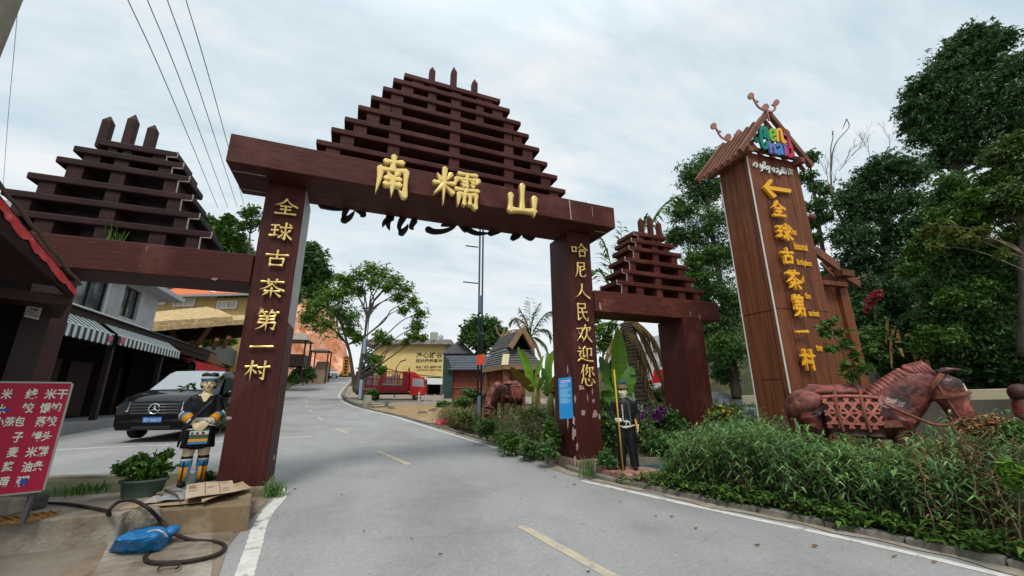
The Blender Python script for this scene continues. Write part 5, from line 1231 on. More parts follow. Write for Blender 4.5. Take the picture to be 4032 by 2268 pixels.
awning((125, 797), (287, 843), 0, XE-.05, .43, (AWD, AWL), 'weathered green and white striped awning nearest the gate', 1)
awning((300, 842), (452, 887), 0, XE-.05, .36, (AWD, AWL), 'dark green and white striped awning further along the shop row', -1)
awning((495, 905), (566, 935), 0, XE-1.4, .45, (AWR, AWR), 'bright red awning at the far end of the shop row', 0, slope=.8)
# blue banner flag
a = on(100, 900, -3.5)
p = atD(97, 935, 9.0); g = G(); h = px((p-C0).dot(FW))
g.prism([p+Vector((-.06, 0, -.32)), p+Vector((.10, .06, -.32)), p+Vector((.07, .05, .05)), p+Vector((.055, .04, .33)), p+Vector((-.03, 0, .02))], (0, .015, 0))
bf = tag(g.obj('banner_flag', M('blue_flag_cloth', (.03, .10, .34), (.05, .14, .4), scale=8, rough=.7)), 'blue feather flag with white letters behind the menu board', 'flag')
g = G(); g.prism([p+Vector((-.05, -.006, -.06)), p+Vector((.05, .03, -.04)), p+Vector((.05, .03, -.08)), p+Vector((0, .01, -.09)), p+Vector((0, .01, -.13)), p+Vector((.03, .02, -.12)), p+Vector((.03, .02, -.16)), p+Vector((-.05, -.006, -.19))], (0, -.004, 0)); g.prism([p+Vector((.055, .03, -.2)), p+Vector((.085, .045, -.12)), p+Vector((.085, .045, -.28)), p+Vector((.03, .025, -.3))], (0, -.004, 0)); g.obj('flag_letters', WP, bf)
# --- white building above the eave
XB = -8.15
wb = thing('white_building', 'grey white rendered house with dark windows above the shop eave', 'house', (XB, 14, 4.5))
yR = on(398, 760, XB).y; zT = 6.75
def hole_wall(g, X, y0, y1, z0, z1, holes, th=.25):
    ys_ = sorted({y0, y1, *[h[0] for h in holes], *[h[1] for h in holes]}); zs_ = sorted({z0, z1, *[h[2] for h in holes], *[h[3] for h in holes]})
    for a, b in zip(ys_, ys_[1:]):
        for c, d in zip(zs_, zs_[1:]):
            m = ((a+b)/2, (c+d)/2)
            if any(h[0] < m[0] < h[1] and h[2] < m[1] < h[3] for h in holes): continue
            g.box(X-th, a, c, X, b, d)
w1 = (on(186, 740, XB).y, on(272, 740, XB).y, 4.95, 6.6); w2 = (on(313, 740, XB).y, on(352, 760, XB).y, 5.2, 6.6)
g = G(); hole_wall(g, XB, 8, yR, 4.3, zT, [w1, w2]); wobj(g, 'wall', WALLW, wb)
g = G(); g.box(XB-4, yR-.25, 4.3, XB-.26, yR, zT); wobj(g, 'end_wall', WALLW, wb)
for hq in (w1, w2):
    g = G(); g.box(XB-.2, hq[0], hq[2], XB-.18, hq[1], hq[3]); wn = wobj(g, 'window', PANE, wb)
    g = G(); m = (hq[0]+hq[1])/2
    for y in (hq[0], m-.03, hq[1]-.06): g.box(XB-.18, y, hq[2], XB-.12, y+.06, hq[3])
    g.box(XB-.18, hq[0], 6.55, XB-.12, hq[1], 6.62); g.box(XB-.18, hq[0], hq[2], XB-.12, hq[1], hq[2]+.06); wobj(g, 'window_frame', M('dark_window_frame', (.03, .032, .035), rough=.5), wn)
    # curtain inside
    g = G(); n = 30; Vv = []
    for i in range(n+1):
        y = hq[0]+(hq[1]-hq[0])*i/n
        for z in (hq[2], hq[3]): Vv.append((XB-.178+.006*math.sin(i*1.3), y, z))
g = G(); y = on(268, 720, XB).y; g.tube([(XB+.08, y, 4.3), (XB+.08, y, zT)], .06, 8); wobj(g, 'drainpipe', FRAMEW, wb)
g = G(); g.box(XB-4, 8, zT, XB+.8, yR+1.0, zT+.22); wobj(g, 'roof_slab', M('pale_soffit', (.40, .41, .42), rough=.8), wb)
# --- near shop canopy at the picture's left edge
PZ_ = .40
pc = atD(110, 740, 7.0); cp = thing('shop_canopy', 'dark shop canopy with torn red edging beside the menu board', 'shop canopy', (pc.x, pc.y, .3))
a, b = atD(75, 735, 7.0), atD(145, 740, 7.0)
ux = (b-a).normalized(); ux.z = 0; ux.normalize(); uy = Vector((-ux.y, ux.x, 0)); wdt = (b-a).length
def pbox(o, wx, wy, z0, z1, g): 
    q = [o, o+ux*wx, o+ux*wx+uy*wy, o+uy*wy]; g.hexa([(p.x, p.y, z0) for p in q]+[(p.x, p.y, z1) for p in q])
g = G(); pbox(a, wdt, wdt, .2, 2.95, g); post = wobj(g, 'post', M('grey_brown_post', (.040, .030, .029), (.030, .019, .018), scale=3, rough=.65, stretch=(1, 1, .5)), cp)
q4 = [atD(*p, 6.985) for p in ((71, 757), (109, 766), (97, 805), (60, 796))]
q4 = [onplane(*p, a-uy*.012, uy) for p in ((71, 757), (109, 766), (97, 805), (60, 796))]
g = G(); g.prism([q4[3], q4[2], q4[1], q4[0]], uy*.008); st_ = wobj(g, 'sticker', M('sticker_paper', (.52, .50, .46), rough=.7), None); tag(st_, 'small white paper advert with black print stuck on the canopy post', 'sticker')
ax_ = (q4[1]-q4[0]).normalized(); ay_ = (q4[0]-q4[3]).normalized(); sw = (q4[1]-q4[0]).length; shh = (q4[0]-q4[3]).length
for tx, v, hh, wf in (('门面急售', .82, .20, .86), ('13980', .56, .18, .62), ('联系电话 17平', .36, .12, .8), ('153 7235 8555', .19, .13, .9)):
    c = q4[3]*.5+q4[2]*.5+ay_*shh*v-uy*.001; text(tx, frame(c, ax_, ay_), w=sw*wf, h=shh*hh, m=INK, parent=st_, name='print', ext=0, bold=.02, lift=.0015)
# roof: verge running from the low corner up and back past the camera's left
c0 = atD(190, 722, 6.2); c1 = atD(-60, 418, 5.2); c1 = Vector((c1.x, c1.y, c1.z))
ve = (c1-c0); lf = Vector((-ux.x, -ux.y, 0))
far0 = c0+lf*4.5; far1 = c1+lf*4.5
nrm = ve.cross(lf).normalized(); nrm = nrm if nrm.z > 0 else -nrm
def plate(P, th, g): g.prism(P, -nrm*th)
g = G(); plate([c0, far0, far1, c1], .03, g); wobj(g, 'roof_sheet', DWOOD, cp)
dn = Vector((0, 0, -1))
g = G(); g.prism([c0+dn*.03, c1+dn*.03, c1+dn*.30, c0+dn*.12], lf*.04); wobj(g, 'verge_board', DWOOD, cp)
g = G(); n = 26; rn = random.Random(11)   # torn red plastic edging
Pts = []
for i in range(n+1):
    u = i/n; p = c0.lerp(c1, u)-lf*(.012); Pts.append((p+dn*(.02+.012*rn.random()), p+dn*(.07+.05*rn.random()+.03*u)-lf*(.015*rn.random())))
for (a1, b1), (a2, b2) in zip(Pts, Pts[1:]): g.hexa([b1, b2, b2+lf*.008, b1+lf*.008, a1, a2, a2+lf*.008, a1+lf*.008])
wobj(g, 'red_edging', M('torn_red_plastic', (.50, .02, .03), (.62, .10, .10), scale=9, rough=.35, c3=(.7, .35, .33), s3=7, p3=(.58, .7)), cp)
g = G(); tb = [c0.lerp(c1, i/14)+Vector((0, 0, .03+.012*math.sin(i*2.1)))-lf*.03 for i in range(15)]; g.tube(tb, .018, 7); wobj(g, 'cable', M('dusty_cable', (.10, .07, .05), rough=.8), cp)
e0_ = c0+dn*.10; f0 = e0_+lf*4
g = G(); g.prism([e0_, f0, f0+dn*.10, e0_+dn*.10], uy*.05); g.prism([e0_+dn*.001+uy*.05, f0+uy*.05, f0+uy*1.6, e0_+uy*1.6], dn*.04); wobj(g, 'fascia_board', M('canopy_fascia', (.045, .018, .012), (.022, .011, .008), scale=4, rough=.7, stretch=(1, 1, 9), bump=.3), cp)
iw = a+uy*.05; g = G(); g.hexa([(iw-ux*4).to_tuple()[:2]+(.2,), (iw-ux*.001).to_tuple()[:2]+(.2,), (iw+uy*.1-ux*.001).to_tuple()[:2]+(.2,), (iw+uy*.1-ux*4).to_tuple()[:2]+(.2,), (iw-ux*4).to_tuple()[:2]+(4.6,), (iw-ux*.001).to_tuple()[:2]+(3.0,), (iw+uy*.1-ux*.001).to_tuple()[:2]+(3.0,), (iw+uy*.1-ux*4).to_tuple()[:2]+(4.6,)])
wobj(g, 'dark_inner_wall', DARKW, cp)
# --- house behind: corrugated yellow wall, orange tiles
def vplane(x, y, D, turn=0):
    p = atD(x, y, D); b = CYAW+R(turn); n = Vector((-math.sin(b), -math.cos(b), 0)); return p, n
def facade(P, pts): return [onplane(x, y, *P) for x, y in pts]
ZY = lambda x, y: ((560+.27603*x)/PS, (1080+.27603*y)/PS)
P = vplane(520, 760, 42, 3); n_ = P[1]; bk = -n_
yh = thing('corrugated_house', 'yellow corrugated house with orange tiled roof up on the left slope', 'house', tuple(P[0]))
L, Rr = onplane(*ZY(60, 560), *P), onplane(*ZY(1500, 640), *P); tz = onplane(*ZY(900, 345), *P).z
Lb = Vector((L.x, L.y, P[0].z-6)); Rb = Vector((Rr.x, Rr.y, P[0].z-6))
g = G(); g.prism([Lb, Rb, Vector((Rr.x, Rr.y, tz)), Vector((L.x, L.y, tz))], bk*5); wobj(g, 'wall', YCORR, yh)
e1_, e2_ = onplane(*ZY(100, 310), P[0]+n_*.8, n_), onplane(*ZY(1560, 380), P[0]+n_*.8, n_); ezz = tz+.05
e1_.z = e2_.z = ezz; g = G(); g.prism([e1_, e2_, e2_+bk*4.2+Vector((0, 0, 2.3)), e1_+bk*4.2+Vector((0, 0, 2.3))], (0, 0, .14)); wobj(g, 'roof', ORANGET, yh)
g = G(); g.beam(e1_+n_*.05, e2_+n_*.05, .12, .16); wobj(g, 'gutter', M('grey_gutter', (.25, .26, .29), rough=.5), yh)
for x0, y0, x1, y1 in ((150, 340, 345, 435), (480, 345, 765, 460), (1095, 380, 1360, 495)):
    c = facade(P, [ZY(x0, y0), ZY(x1, y0+15), ZY(x1, y1), ZY(x0, y1-15)]); o_ = n_*.03
    zt_, zb_ = (c[0].z+c[1].z)/2, (c[2].z+c[3].z)/2
    A = [Vector((c[0].x, c[0].y, zb_)), Vector((c[1].x, c[1].y, zb_)), Vector((c[1].x, c[1].y, zt_)), Vector((c[0].x, c[0].y, zt_))]
    g = G(); g.prism([a+o_ for a in A], bk*.02); wn = wobj(g, 'window', M('curtained_pane', (.30, .26, .16), (.45, .47, .46), scale=.9, rough=.3, spec=.6), yh)
    g = G(); m0 = (A[0]+A[1])/2; m1 = (A[2]+A[3])/2
    for a, b in ((A[0], A[1]), (A[1], A[2]), (A[2], A[3]), (A[3], A[0]), (m0, m1)): g.beam(a+n_*.07, b+n_*.07, .09, .09, up=n_)
    wobj(g, 'window_frame', FRAMEW, wn)
g = G(); c = onplane(*ZY(1025, 300), P[0]+n_*.1, n_); g.loft([(c.x, c.y, c.z-.1, .25, .25), (c.x, c.y, c.z+.15, .25, .25), (c.x, c.y, c.z+.2, .38, .38), (c.x, c.y, c.z+.28, .3, .3)], 14); wobj(g, 'roof_vent', FRAMEW, yh)
# --- thatched pavilion
P = vplane(500, 800, 31, 6); n_ = P[1]; bk = -n_
tp_ = thing('thatched_pavilion', 'broad two tier straw thatched roof on slanting timber struts', 'pavilion', tuple(P[0]))
def thatch(eL, eR, rL, rR, dep, nm, back=True):
    A, B = onplane(*ZY(*eL), *P), onplane(*ZY(*eR), *P); P2 = (P[0]+bk*dep, n_); Cc, Dd = onplane(*ZY(*rR), *P2), onplane(*ZY(*rL), *P2)
    nu, nv = 46, 12; rn = random.Random(3); V = []; 
    for j in range(nv+1):
        for i in range(nu+1):
            u, v = i/nu, j/nv; p = A.lerp(B, u).lerp(Dd.lerp(Cc, u), v); p = p+Vector((0, 0, .05*rn.random()+.25*math.sin(math.pi*v)*.3))+n_*(.06*rn.random()); V.append(p)
    K = len(V); V += [p+Vector((0, 0, -.30))+bk*.05 for p in V]
    F = []; w_ = nu+1
    for j in range(nv):
        for i in range(nu): q = (j*w_+i, j*w_+i+1, (j+1)*w_+i+1, (j+1)*w_+i); F.append(q); F.append(tuple(K+a for a in q[::-1]))
    for i in range(nu): F.append((i+1, i, K+i, K+i+1)); F.append((nv*w_+i, nv*w_+i+1, K+nv*w_+i+1, K+nv*w_+i))
    for j in range(nv): F.append((j*w_, (j+1)*w_, K+(j+1)*w_, K+j*w_)); F.append(((j+1)*w_+nu, j*w_+nu, K+j*w_+nu, K+(j+1)*w_+nu))
    g = G(); g.add(V, F)
    if back: g.prism([Dd, Cc, Cc+bk*3-Vector((0, 0, 2)), Dd+bk*3-Vector((0, 0, 2))], (0, 0, -.2))
    wobj(g, nm, THATCH, tp_)
thatch((-700, 745), (1300, 605), (-500, 600), (930, 470), 4.5, 'upper_thatch')
thatch((-900, 835), (1560, 640), (-800, 690), (1420, 590), 2.0, 'lower_thatch', back=False)
A, B = onplane(*ZY(-700, 860), P[0]+bk*1.5, n_), onplane(*ZY(1560, 690), P[0]+bk*1.5, n_)
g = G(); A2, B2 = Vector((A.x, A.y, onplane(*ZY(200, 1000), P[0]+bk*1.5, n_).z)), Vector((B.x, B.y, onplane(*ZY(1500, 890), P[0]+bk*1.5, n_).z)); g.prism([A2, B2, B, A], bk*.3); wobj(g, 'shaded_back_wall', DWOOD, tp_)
for p, q in (((1000, 705), (780, 1010)), ((405, 715), (470, 950)), ((1240, 900), (1160, 1040)), ((1070, 930), (1020, 1060))):
    a, b = onplane(*ZY(*p), P[0]+bk*.4, n_), onplane(*ZY(*q), P[0]+bk*1.2, n_); g = G(); g.beam(a, b, .2, .2); wobj(g, 'strut', BWOOD, tp_)
# --- low brown roof and mustard fascia at the far end of the shop row
XL = -7.7
lb = thing('timber_house', 'low brown timber house with sloping plank eave behind the red awning', 'house', (XL, 30, 1))
a, b = on(428, 862, XL), on(590, 925, XL); yq0, yq1 = a.y, a.y+17
zq = 4.9
g = G(); g.hexa([(XL, yq0, zq-.75), (XL+.1, yq0, zq-.75), (XL+.1, yq1, zq-1.0), (XL, yq1, zq-1.0), (XL-.3, yq0, zq), (XL-.2, yq0, zq), (XL-.2, yq1, zq-.2), (XL-.3, yq1, zq-.2)]); wobj(g, 'plank_eave', BWOOD, lb)
g = G(); g.prism([(XL-.15, yq0, zq), (XL-.15, yq1, zq-.2), (XL-4, yq1, zq+.6), (XL-4, yq0, zq+.8)], (0, 0, .06)); wobj(g, 'roof', TILED, lb)
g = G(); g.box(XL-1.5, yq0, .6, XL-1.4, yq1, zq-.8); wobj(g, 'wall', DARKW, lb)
OCH = M('ochre_boards', (.45, .25, .05), (.36, .19, .04), scale=3, rough=.7, stretch=(6, 6, .5), bump=.2)
p0 = on(430, 955, -7.9); g = G(); g.box(-8.0, p0.y-.1, p0.z-.6, -7.9, p0.y+1.2, p0.z+.35); wobj(g, 'ochre_panel', OCH, lb)
g = G(); p0 = on(545, 930, -7.2); g.box(-7.3, p0.y+4, p0.z-.6, -7.2, p0.y+14, p0.z+.35); wobj(g, 'ochre_panel', OCH, lb)
# glass-fronted terrace rail behind
p0, p1 = atD(505, 893, 36), atD(590, 925, 40); g = G(); g.prism([p0, p1, p1+Vector((0, 0, 1.3)), p0+Vector((0, 0, 1.5))], (.05, .05, 0)); rl = tag(g.obj('terrace_rail', M('grey_green_rail', (.10, .12, .11), (.16, .18, .17), scale=3, rough=.3, stretch=(9, 9, .3))), 'grey green terrace railing above the red awning', 'railing')
# ================================================================== hut and steps on the cutting
GRT = M('grey_thatch', (.33, .29, .25), (.24, .2, .17), scale=4, rough=.95, bump=.5)
def hut(pc_, D, label, wpx, roofpx, legs):
    c = atD(*pc_, D); s = px((c-C0).dot(FW)); t = thing('hut', label, 'hut', tuple(c), -.1)
    w_ = wpx*s/2; rh = roofpx*s
    g = G(); g.hexa([(-w_*1.25, -2.2, legs), (w_*1.25, -2.2, legs), (w_*1.25, 2.2, legs), (-w_*1.25, 2.2, legs), (-w_*.7, -.1, legs+rh), (w_*.7, -.1, legs+rh), (w_*.7, .1, legs+rh), (-w_*.7, .1, legs+rh)]); g.obj('roof', GRT, t)
    for x in (-w_, w_):
        for y in (-1.7, 1.7): g = G(); g.box(x-.09, y-.09, -2.5, x+.09, y+.09, legs); g.obj('post', DWOOD, t)
    return t, w_
t, w_ = hut((735, 915), 60, 'dark stilted hut with grey roof beside the plain gate pillar', 62, 22, 2.9)
g = G(); g.box(-w_, -1.6, -.4, w_, 1.6, 1.1); g.obj('slatted_wall', DWOOD, t)
t, w_ = hut((805, 925), 74, 'small open gate hut with grey roof above the stone steps', 38, 7, 2.6)
a = atD(798, 952, 72); stp = thing('stone_steps', 'flight of stone steps climbing to the small gate hut', 'steps', tuple(a), -.1)
for i in range(9):
    g = G(); g.box(-.95, i*.45, -1, .95, i*.45+.5, .05+i*.36); g.obj('step', M('pinkish_step_stone', (.36, .25, .18), (.25, .18, .13), scale=3, rough=.9), stp)
a = atD(868, 945, 78); s = px((a-C0).dot(FW)); t = thing('roadside_sign', 'tall orange sign board with dark characters on the cutting', 'sign', tuple(a), -.1)
g = G(); g.box(-.55, -.08, 0, .55, .08, 3.0); g.obj('board', M('orange_sign', (.62, .24, .03), rough=.6), t); g = G(); g.prism([(-.75, -.1, 3.0), (.75, -.1, 3.0), (0, -.1, 3.5)], (0, .2, 0)); g.obj('board_roof', BRP, t)
g = G()
for i in range(5): g.box(-.22, -.1, .35+.52*i, .22, -.085, .7+.52*i)
g.obj('board_characters', INK, t)
# ================================================================== yellow painted building with writing
YW = M('yellow_house_wall', (.68, .51, .20), (.72, .57, .25), scale=.5, rough=.85, bump=.1, c3=(.58, .42, .16), s3=.35, p3=(.5, .7))
P = vplane(1030, 990, 52, -3); n_ = P[1]; bk = -n_
ZB_ = lambda x, y: ((1400+.2346*x)/PS, (1280+.2346*y)/PS)
yb = thing('painted_building', 'yellow walled building with large dark characters painted on its side', 'building', tuple(P[0]))
A, B = onplane(*ZB_(330, 330), *P), onplane(*ZB_(1505, 370), *P); zt = (A.z+onplane(*ZB_(1505, 340), *P).z)/2
z0 = .8; exd = (B-A); exd.z = 0; exd.normalize()
zs_ = onplane(*ZB_(1200, 880), *P).z; xo0 = (onplane(*ZB_(1185, 900), *P)-A).dot(exd); xo1 = (onplane(*ZB_(1430, 900), *P)-A).dot(exd); wB = (B-A).dot(exd)
g = G()
def fb(u0, u1, z0_, z1_, d0, d1, g):
    o = Vector((A.x, A.y, 0)); q = [o+exd*u0-n_*d0, o+exd*u1-n_*d0, o+exd*u1-n_*d1, o+exd*u0-n_*d1]; g.hexa([(p.x, p.y, z0_) for p in q]+[(p.x, p.y, z1_) for p in q])
fb(0, wB, zs_+.05, zt, 0, 8, g); fb(0, xo0, z0, zs_+.05, 0, 8, g); fb(xo1, wB, z0, zs_+.05, 0, 8, g)
wobj(g, 'wall', YW, yb)
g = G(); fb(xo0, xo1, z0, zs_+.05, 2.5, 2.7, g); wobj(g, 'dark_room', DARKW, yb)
g = G(); fb(xo0+1.3, xo0+2.0, z0, zs_-1.0, 1.9, 2.3, g); wobj(g, 'shelf', DWOOD, yb)
SLAB = M('weathered_slab', (.33, .31, .29), (.22, .2, .19), scale=1.5, rough=.9, c3=(.10, .09, .085), s3=1.2, p3=(.5, .65))
g = G(); fb(-1.5, wB+.8, zt+.002, zt+.62, -.75, 8.5, g); wobj(g, 'roof_slab', SLAB, yb, bevel=.02)
g = G(); fb(wB-.01, wB+.55, zt-1.8, zt, -.3, .6, g); wobj(g, 'side_bracket', SLAB, yb)
g = G(); fb(xo1+.0, wB-.02, z0, zs_-.6, -.02, -.003, g); wobj(g, 'white_pier', WALLW, yb)
g = G()
for p, q in (((330, 680), (440, 690)), ((440, 690), (860, 805)), ((860, 805), (1490, 862))):
    g.beam(onplane(*ZB_(*p), *P)+n_*.05, onplane(*ZB_(*q), *P)+n_*.05, .08, .10, up=n_)
wobj(g, 'wall_ledge', M('pale_yellow_ledge', (.62, .52, .28), rough=.8), yb)
LETT = M('faded_black_paint', (.035, .04, .03), (.07, .07, .05), scale=6, rough=.8)
LETB = M('faded_brown_paint', (.10, .05, .02), (.14, .08, .035), scale=6, rough=.8)
def wtext(s, x0, y0, x1, y1, m, bold):
    c = onplane(*ZB_((x0+x1)/2, (y0+y1)/2), *P); w_ = (onplane(*ZB_(x1, (y0+y1)/2), *P)-onplane(*ZB_(x0, (y0+y1)/2), *P)).length
    h_ = abs(onplane(*ZB_((x0+x1)/2, y0), *P).z-onplane(*ZB_((x0+x1)/2, y1), *P).z)
    text(s, frame(c, exd, (0, 0, 1)), w=w_, h=h_, m=m, parent=yb, name='painted_characters', ext=.01, bold=bold)
wtext('净心辟谷', 1018, 455, 1462, 552, LETT, .02); wtext('版纳康养基地', 1012, 567, 1458, 630, LETT, .02)
wtext('地址：新姑娘寨75号', 1010, 682, 1440, 728, LETB, .025); wtext('19356705555/18988113966', 1008, 742, 1442, 768, LETB, .02)
g = G(); c = A+exd*(wB*.80)-n_*2; g.box(c.x-.45, c.y-.45, zt+.6, c.x+.45, c.y+.45, zt+1.9); o = wobj(g, 'water_tank', M('tank_grey', (.33, .33, .28), rough=.6), None, bevel=.05); tag(o, 'square grey water tank on the roof of the yellow building', 'water tank')
c = A+exd*(wB*.905)-n_*2; t = thing('satellite_dish', 'small white satellite dish on the yellow building roof', 'satellite dish', (c.x, c.y, zt+.62)); g = G(); g.ell((0, 0, .7), (.36, .12, .36), 12, 8); g.obj('dish', WALLW, t, smooth=True); g = G(); g.tube([(0, .05, 0), (0, .05, .6)], .05, 6); g.obj('mast', PLAST, t)
# awning on that building, fence before it
a, b = onplane(*ZB_(1165, 890), *P), onplane(*ZB_(1475, 1000), P[0]+n_*1.4, n_); c0_, c1_ = onplane(*ZB_(1150, 890), *P), onplane(*ZB_(1450, 900), *P); d0_, d1_ = onplane(*ZB_(1200, 995), P[0]+n_*1.4, n_), onplane(*ZB_(1480, 1000), P[0]+n_*1.4, n_)
g = G(); g.prism([d0_, d1_, c1_+n_*.03, c0_+n_*.03], (0, 0, .05)); tag(g.obj('awning', M('grey_white_awning', (.50, .52, .50), (.42, .44, .42), scale=3, rough=.8)), 'plain grey white awning over the doorway of the yellow building', 'awning')
fp = vplane(1085, 1010, 36, 0); ft = thing('white_rail_fence', 'low white rail fence in front of the red truck cab', 'fence', tuple(fp[0]))
for x in (1060, 1170, 1320, 1460):
    a = onplane(*ZB_(x, 1290), *fp); b = onplane(*ZB_(x+8, 1120 if x == 1060 else 1165), *fp); g = G(); g.beam(a, b, .12, .12, up=(0, 1, 0)); wobj(g, 'post', WHP, ft)
for y in (1190, 1235):
    g = G(); g.beam(onplane(*ZB_(1040, y+10), *fp), onplane(*ZB_(1470, y), *fp), .07, .09); wobj(g, 'rail', WHP, ft)
# low wall edge in front of the truck
a, b, c = atD(1010, 1012, 34), atD(920, 1022, 30), atD(1160, 1016, 33)
wl_ = atD(924, 1015, 30); g = G(); g.box(-.25, -.25, -.6, .25, .9, .75); o = g.obj('concrete_block', CONC2, None, bevel=.02); o.location = (wl_.x, wl_.y, wl_.z-.2); tag(o, 'pale concrete end block beside the rear of the red truck', 'concrete block')
# ================================================================== dark tiled shed, pavilion
def tileroof(name, E, K, parent, rows, mat, th=.05, lift=.035):
    """E: eave corner pair, K: ridge corner pair; courses of overlapping tiles"""
    g = G(); nn = (E[1]-E[0]).cross(K[0]-E[0]).normalized(); nn = nn if nn.z > 0 else -nn
    for j in range(rows):
        v0, v1 = j/rows, (j+1.15)/rows
        v1 = min(v1, 1); a, b = E[0].lerp(K[0], v0), E[1].lerp(K[1], v0); c, d = E[1].lerp(K[1], v1), E[0].lerp(K[0], v1)
        g.hexa([a-nn*th, b-nn*th, c-nn*th, d-nn*th, a+nn*lift, b+nn*lift, c+nn*.004, d+nn*.004])
    return wobj(g, name, mat, parent)
P = vplane(1180, 990, 31, -4); n_ = P[1]; bk = -n_
Z7 = lambda x, y: ((1700+.48309*x)/PS, (1050+.48309*y)/PS)
sd_ = thing('tiled_shed', 'long shed with dark corrugated tile roof and rusty red board wall', 'shed', tuple(P[0]))
E = [onplane(*Z7(130, 840), P[0]+n_*.6, n_), onplane(*Z7(760, 838), P[0]+n_*.6, n_)]; K = [onplane(*Z7(118, 728), P[0]+bk*2.2, n_), onplane(*Z7(800, 744), P[0]+bk*2.2, n_)]
E[1].z = E[0].z; K[1].z = K[0].z
tileroof('roof', E, K, sd_, 8, M('slate_grey_tile', (.075, .085, .10), (.05, .058, .07), scale=2, rough=.5, bump=.2))
a, b = onplane(*Z7(172, 850), *P), onplane(*Z7(760, 850), *P); g = G(); g.prism([Vector((a.x, a.y, .5)), Vector((b.x, b.y, .5)), Vector((b.x, b.y, E[0].z)), Vector((a.x, a.y, E[0].z))], bk*2); wobj(g, 'board_wall', M('rusty_red_boards', (.17, .05, .035), (.10, .03, .025), scale=2, rough=.8, stretch=(5, 5, .5), bump=.3, c3=(.28, .09, .04), s3=1.2, p3=(.5, .7)), sd_)
g = G()
for y in (915, 985): g.beam(onplane(*Z7(172, y), *P)+n_*.03, onplane(*Z7(470, y+2), *P)+n_*.03, .05, .06)
wobj(g, 'wall_battens', M('pale_red_batten', (.25, .10, .08), rough=.8), sd_)
# green tarpaulin gap left of it
p = onplane(*Z7(118, 830), P[0]+n_*.3, n_); g = G(); q = facade((P[0]+n_*.3, n_), [Z7(100, 750), Z7(135, 745), Z7(172, 870), Z7(165, 1060), Z7(105, 1060), Z7(108, 880), Z7(92, 850)]); g.prism(q[::-1], bk*.06); tag(g.obj('tarpaulin', M('dark_green_tarp', (.02, .045, .045), (.03, .06, .055), scale=2, rough=.5, bump=.6, bscale=4)), 'dark green tarpaulin hanging between the yellow building and the tiled shed', 'tarpaulin')
# house roof behind
c = atD(1157, 893, 46); hb = thing('dark_roofed_house', 'dark hip roofed house rising behind the tiled shed', 'house', tuple(c), -CYAW)
g = G(); g.hexa([(-1.75, -1.7, 0), (1.75, -1.7, 0), (1.75, 1.7, 0), (-1.75, 1.7, 0), (-.25, -.1, 1.6), (.1, -.1, 1.6), (.1, .1, 1.6), (-.25, .1, 1.6)]); g.obj('roof', TILED, hb); g = G(); g.box(-1.6, -1.55, -5, 1.6, 1.55, 0); g.obj('wall', M('blue_grey_wall', (.05, .06, .075), rough=.8), hb)
c = atD(1240, 892, 58); hb = thing('pale_house', 'pale bluish house peeping over the tiled shed left of the pavilion', 'house', tuple(c), -CYAW)
g = G(); g.box(-.6, -1, -5, 1.9, 1, .1); g.obj('wall', M('pale_blue_wall', (.42, .5, .55), rough=.8), hb); g = G(); g.hexa([(-.8, -1.2, .1), (2.1, -1.2, .1), (2.1, 1.2, .1), (-.8, 1.2, .1), (.1, -.1, .6), (1.4, -.1, .6), (1.4, .1, .6), (.1, .1, .6)]); g.obj('roof', M('grey_house_roof', (.2, .2, .21), rough=.8), hb)
# Dai-style pavilion: hipped skirt roof with a steep open gable on top
ZP = lambda x, y: ((1880+.20705*x)/PS, (1200+.20705*y)/PS)
DP = 19.0; SHING = M('grey_shingle', (.105, .10, .095), (.15, .145, .14), scale=3, rough=.8, bump=.4, stretch=(1, 1, 4), c3=(.06, .058, .055), s3=2, p3=(.5, .7))
cA = atD(*ZP(95, 1225), DP+1.2); cB = atD(*ZP(520, 1150), DP-1.6); cB.z = cA.z; 
cB = atZ(*ZP(520, 1150), cA.z); cC = atZ(*ZP(1230, 1165), cA.z)
cc = (cA+cC)/2; pv = thing('pavilion', 'open timber pavilion with steep grey shingle roof and dark triangular gable', 'pavilion', (cc.x, cc.y, .7))
eU = (cA-cB); eV = (cC-cB); cD = cA+eV
zr1 = cA.z+.78
def up(p, f=.36, z=zr1): m = cc.lerp(p, 1-f); return Vector((m.x, m.y, z))
U = [up(p) for p in (cA, cB, cC, cD)]
for a, b in ((0, 1), (1, 2), (2, 3), (3, 0)):
    E_ = [(cA, cB, cC, cD)[a], (cA, cB, cC, cD)[b]]; tileroof('skirt_roof', E_, [U[a], U[b]], pv, 7, SHING, lift=.05)
rz_ = atD(*ZP(930, 500), DP-.4).z
G1 = U[1].lerp(U[2], .5)+(-eU).normalized()*.35; G0 = U[0].lerp(U[3], .5)-(-eU).normalized()*.35; G1.z = G0.z = rz_
def ofs(p): return p+Vector((0, 0, .05))
ov = (-eU).normalized()*.35
tileroof('gable_roof', [ofs(U[0])-ov, ofs(U[1])+ov], [G0, G1], pv, 9, SHING, lift=.05); tileroof('gable_roof', [ofs(U[3])-ov, ofs(U[2])+ov], [G0, G1], pv, 9, SHING, lift=.05)
BARGE = M('pale_brown_barge', (.30, .19, .11), (.22, .13, .07), scale=5, rough=.7)
g = G(); g.beam(U[1]+ov*1.05, G1+ov*.15+Vector((0, 0, .05)), .08, .22); g.beam(U[2]+ov*1.05, G1+ov*.15+Vector((0, 0, .05)), .08, .22); wobj(g, 'barge_board', BARGE, pv)
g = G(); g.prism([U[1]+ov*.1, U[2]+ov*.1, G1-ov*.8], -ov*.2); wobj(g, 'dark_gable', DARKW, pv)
g = G()
for a, b in ((cA, cB), (cB, cC)): g.beam(a+Vector((0, 0, -.08)), b+Vector((0, 0, -.08)), .08, .18)
wobj(g, 'eave_board', BARGE, pv)
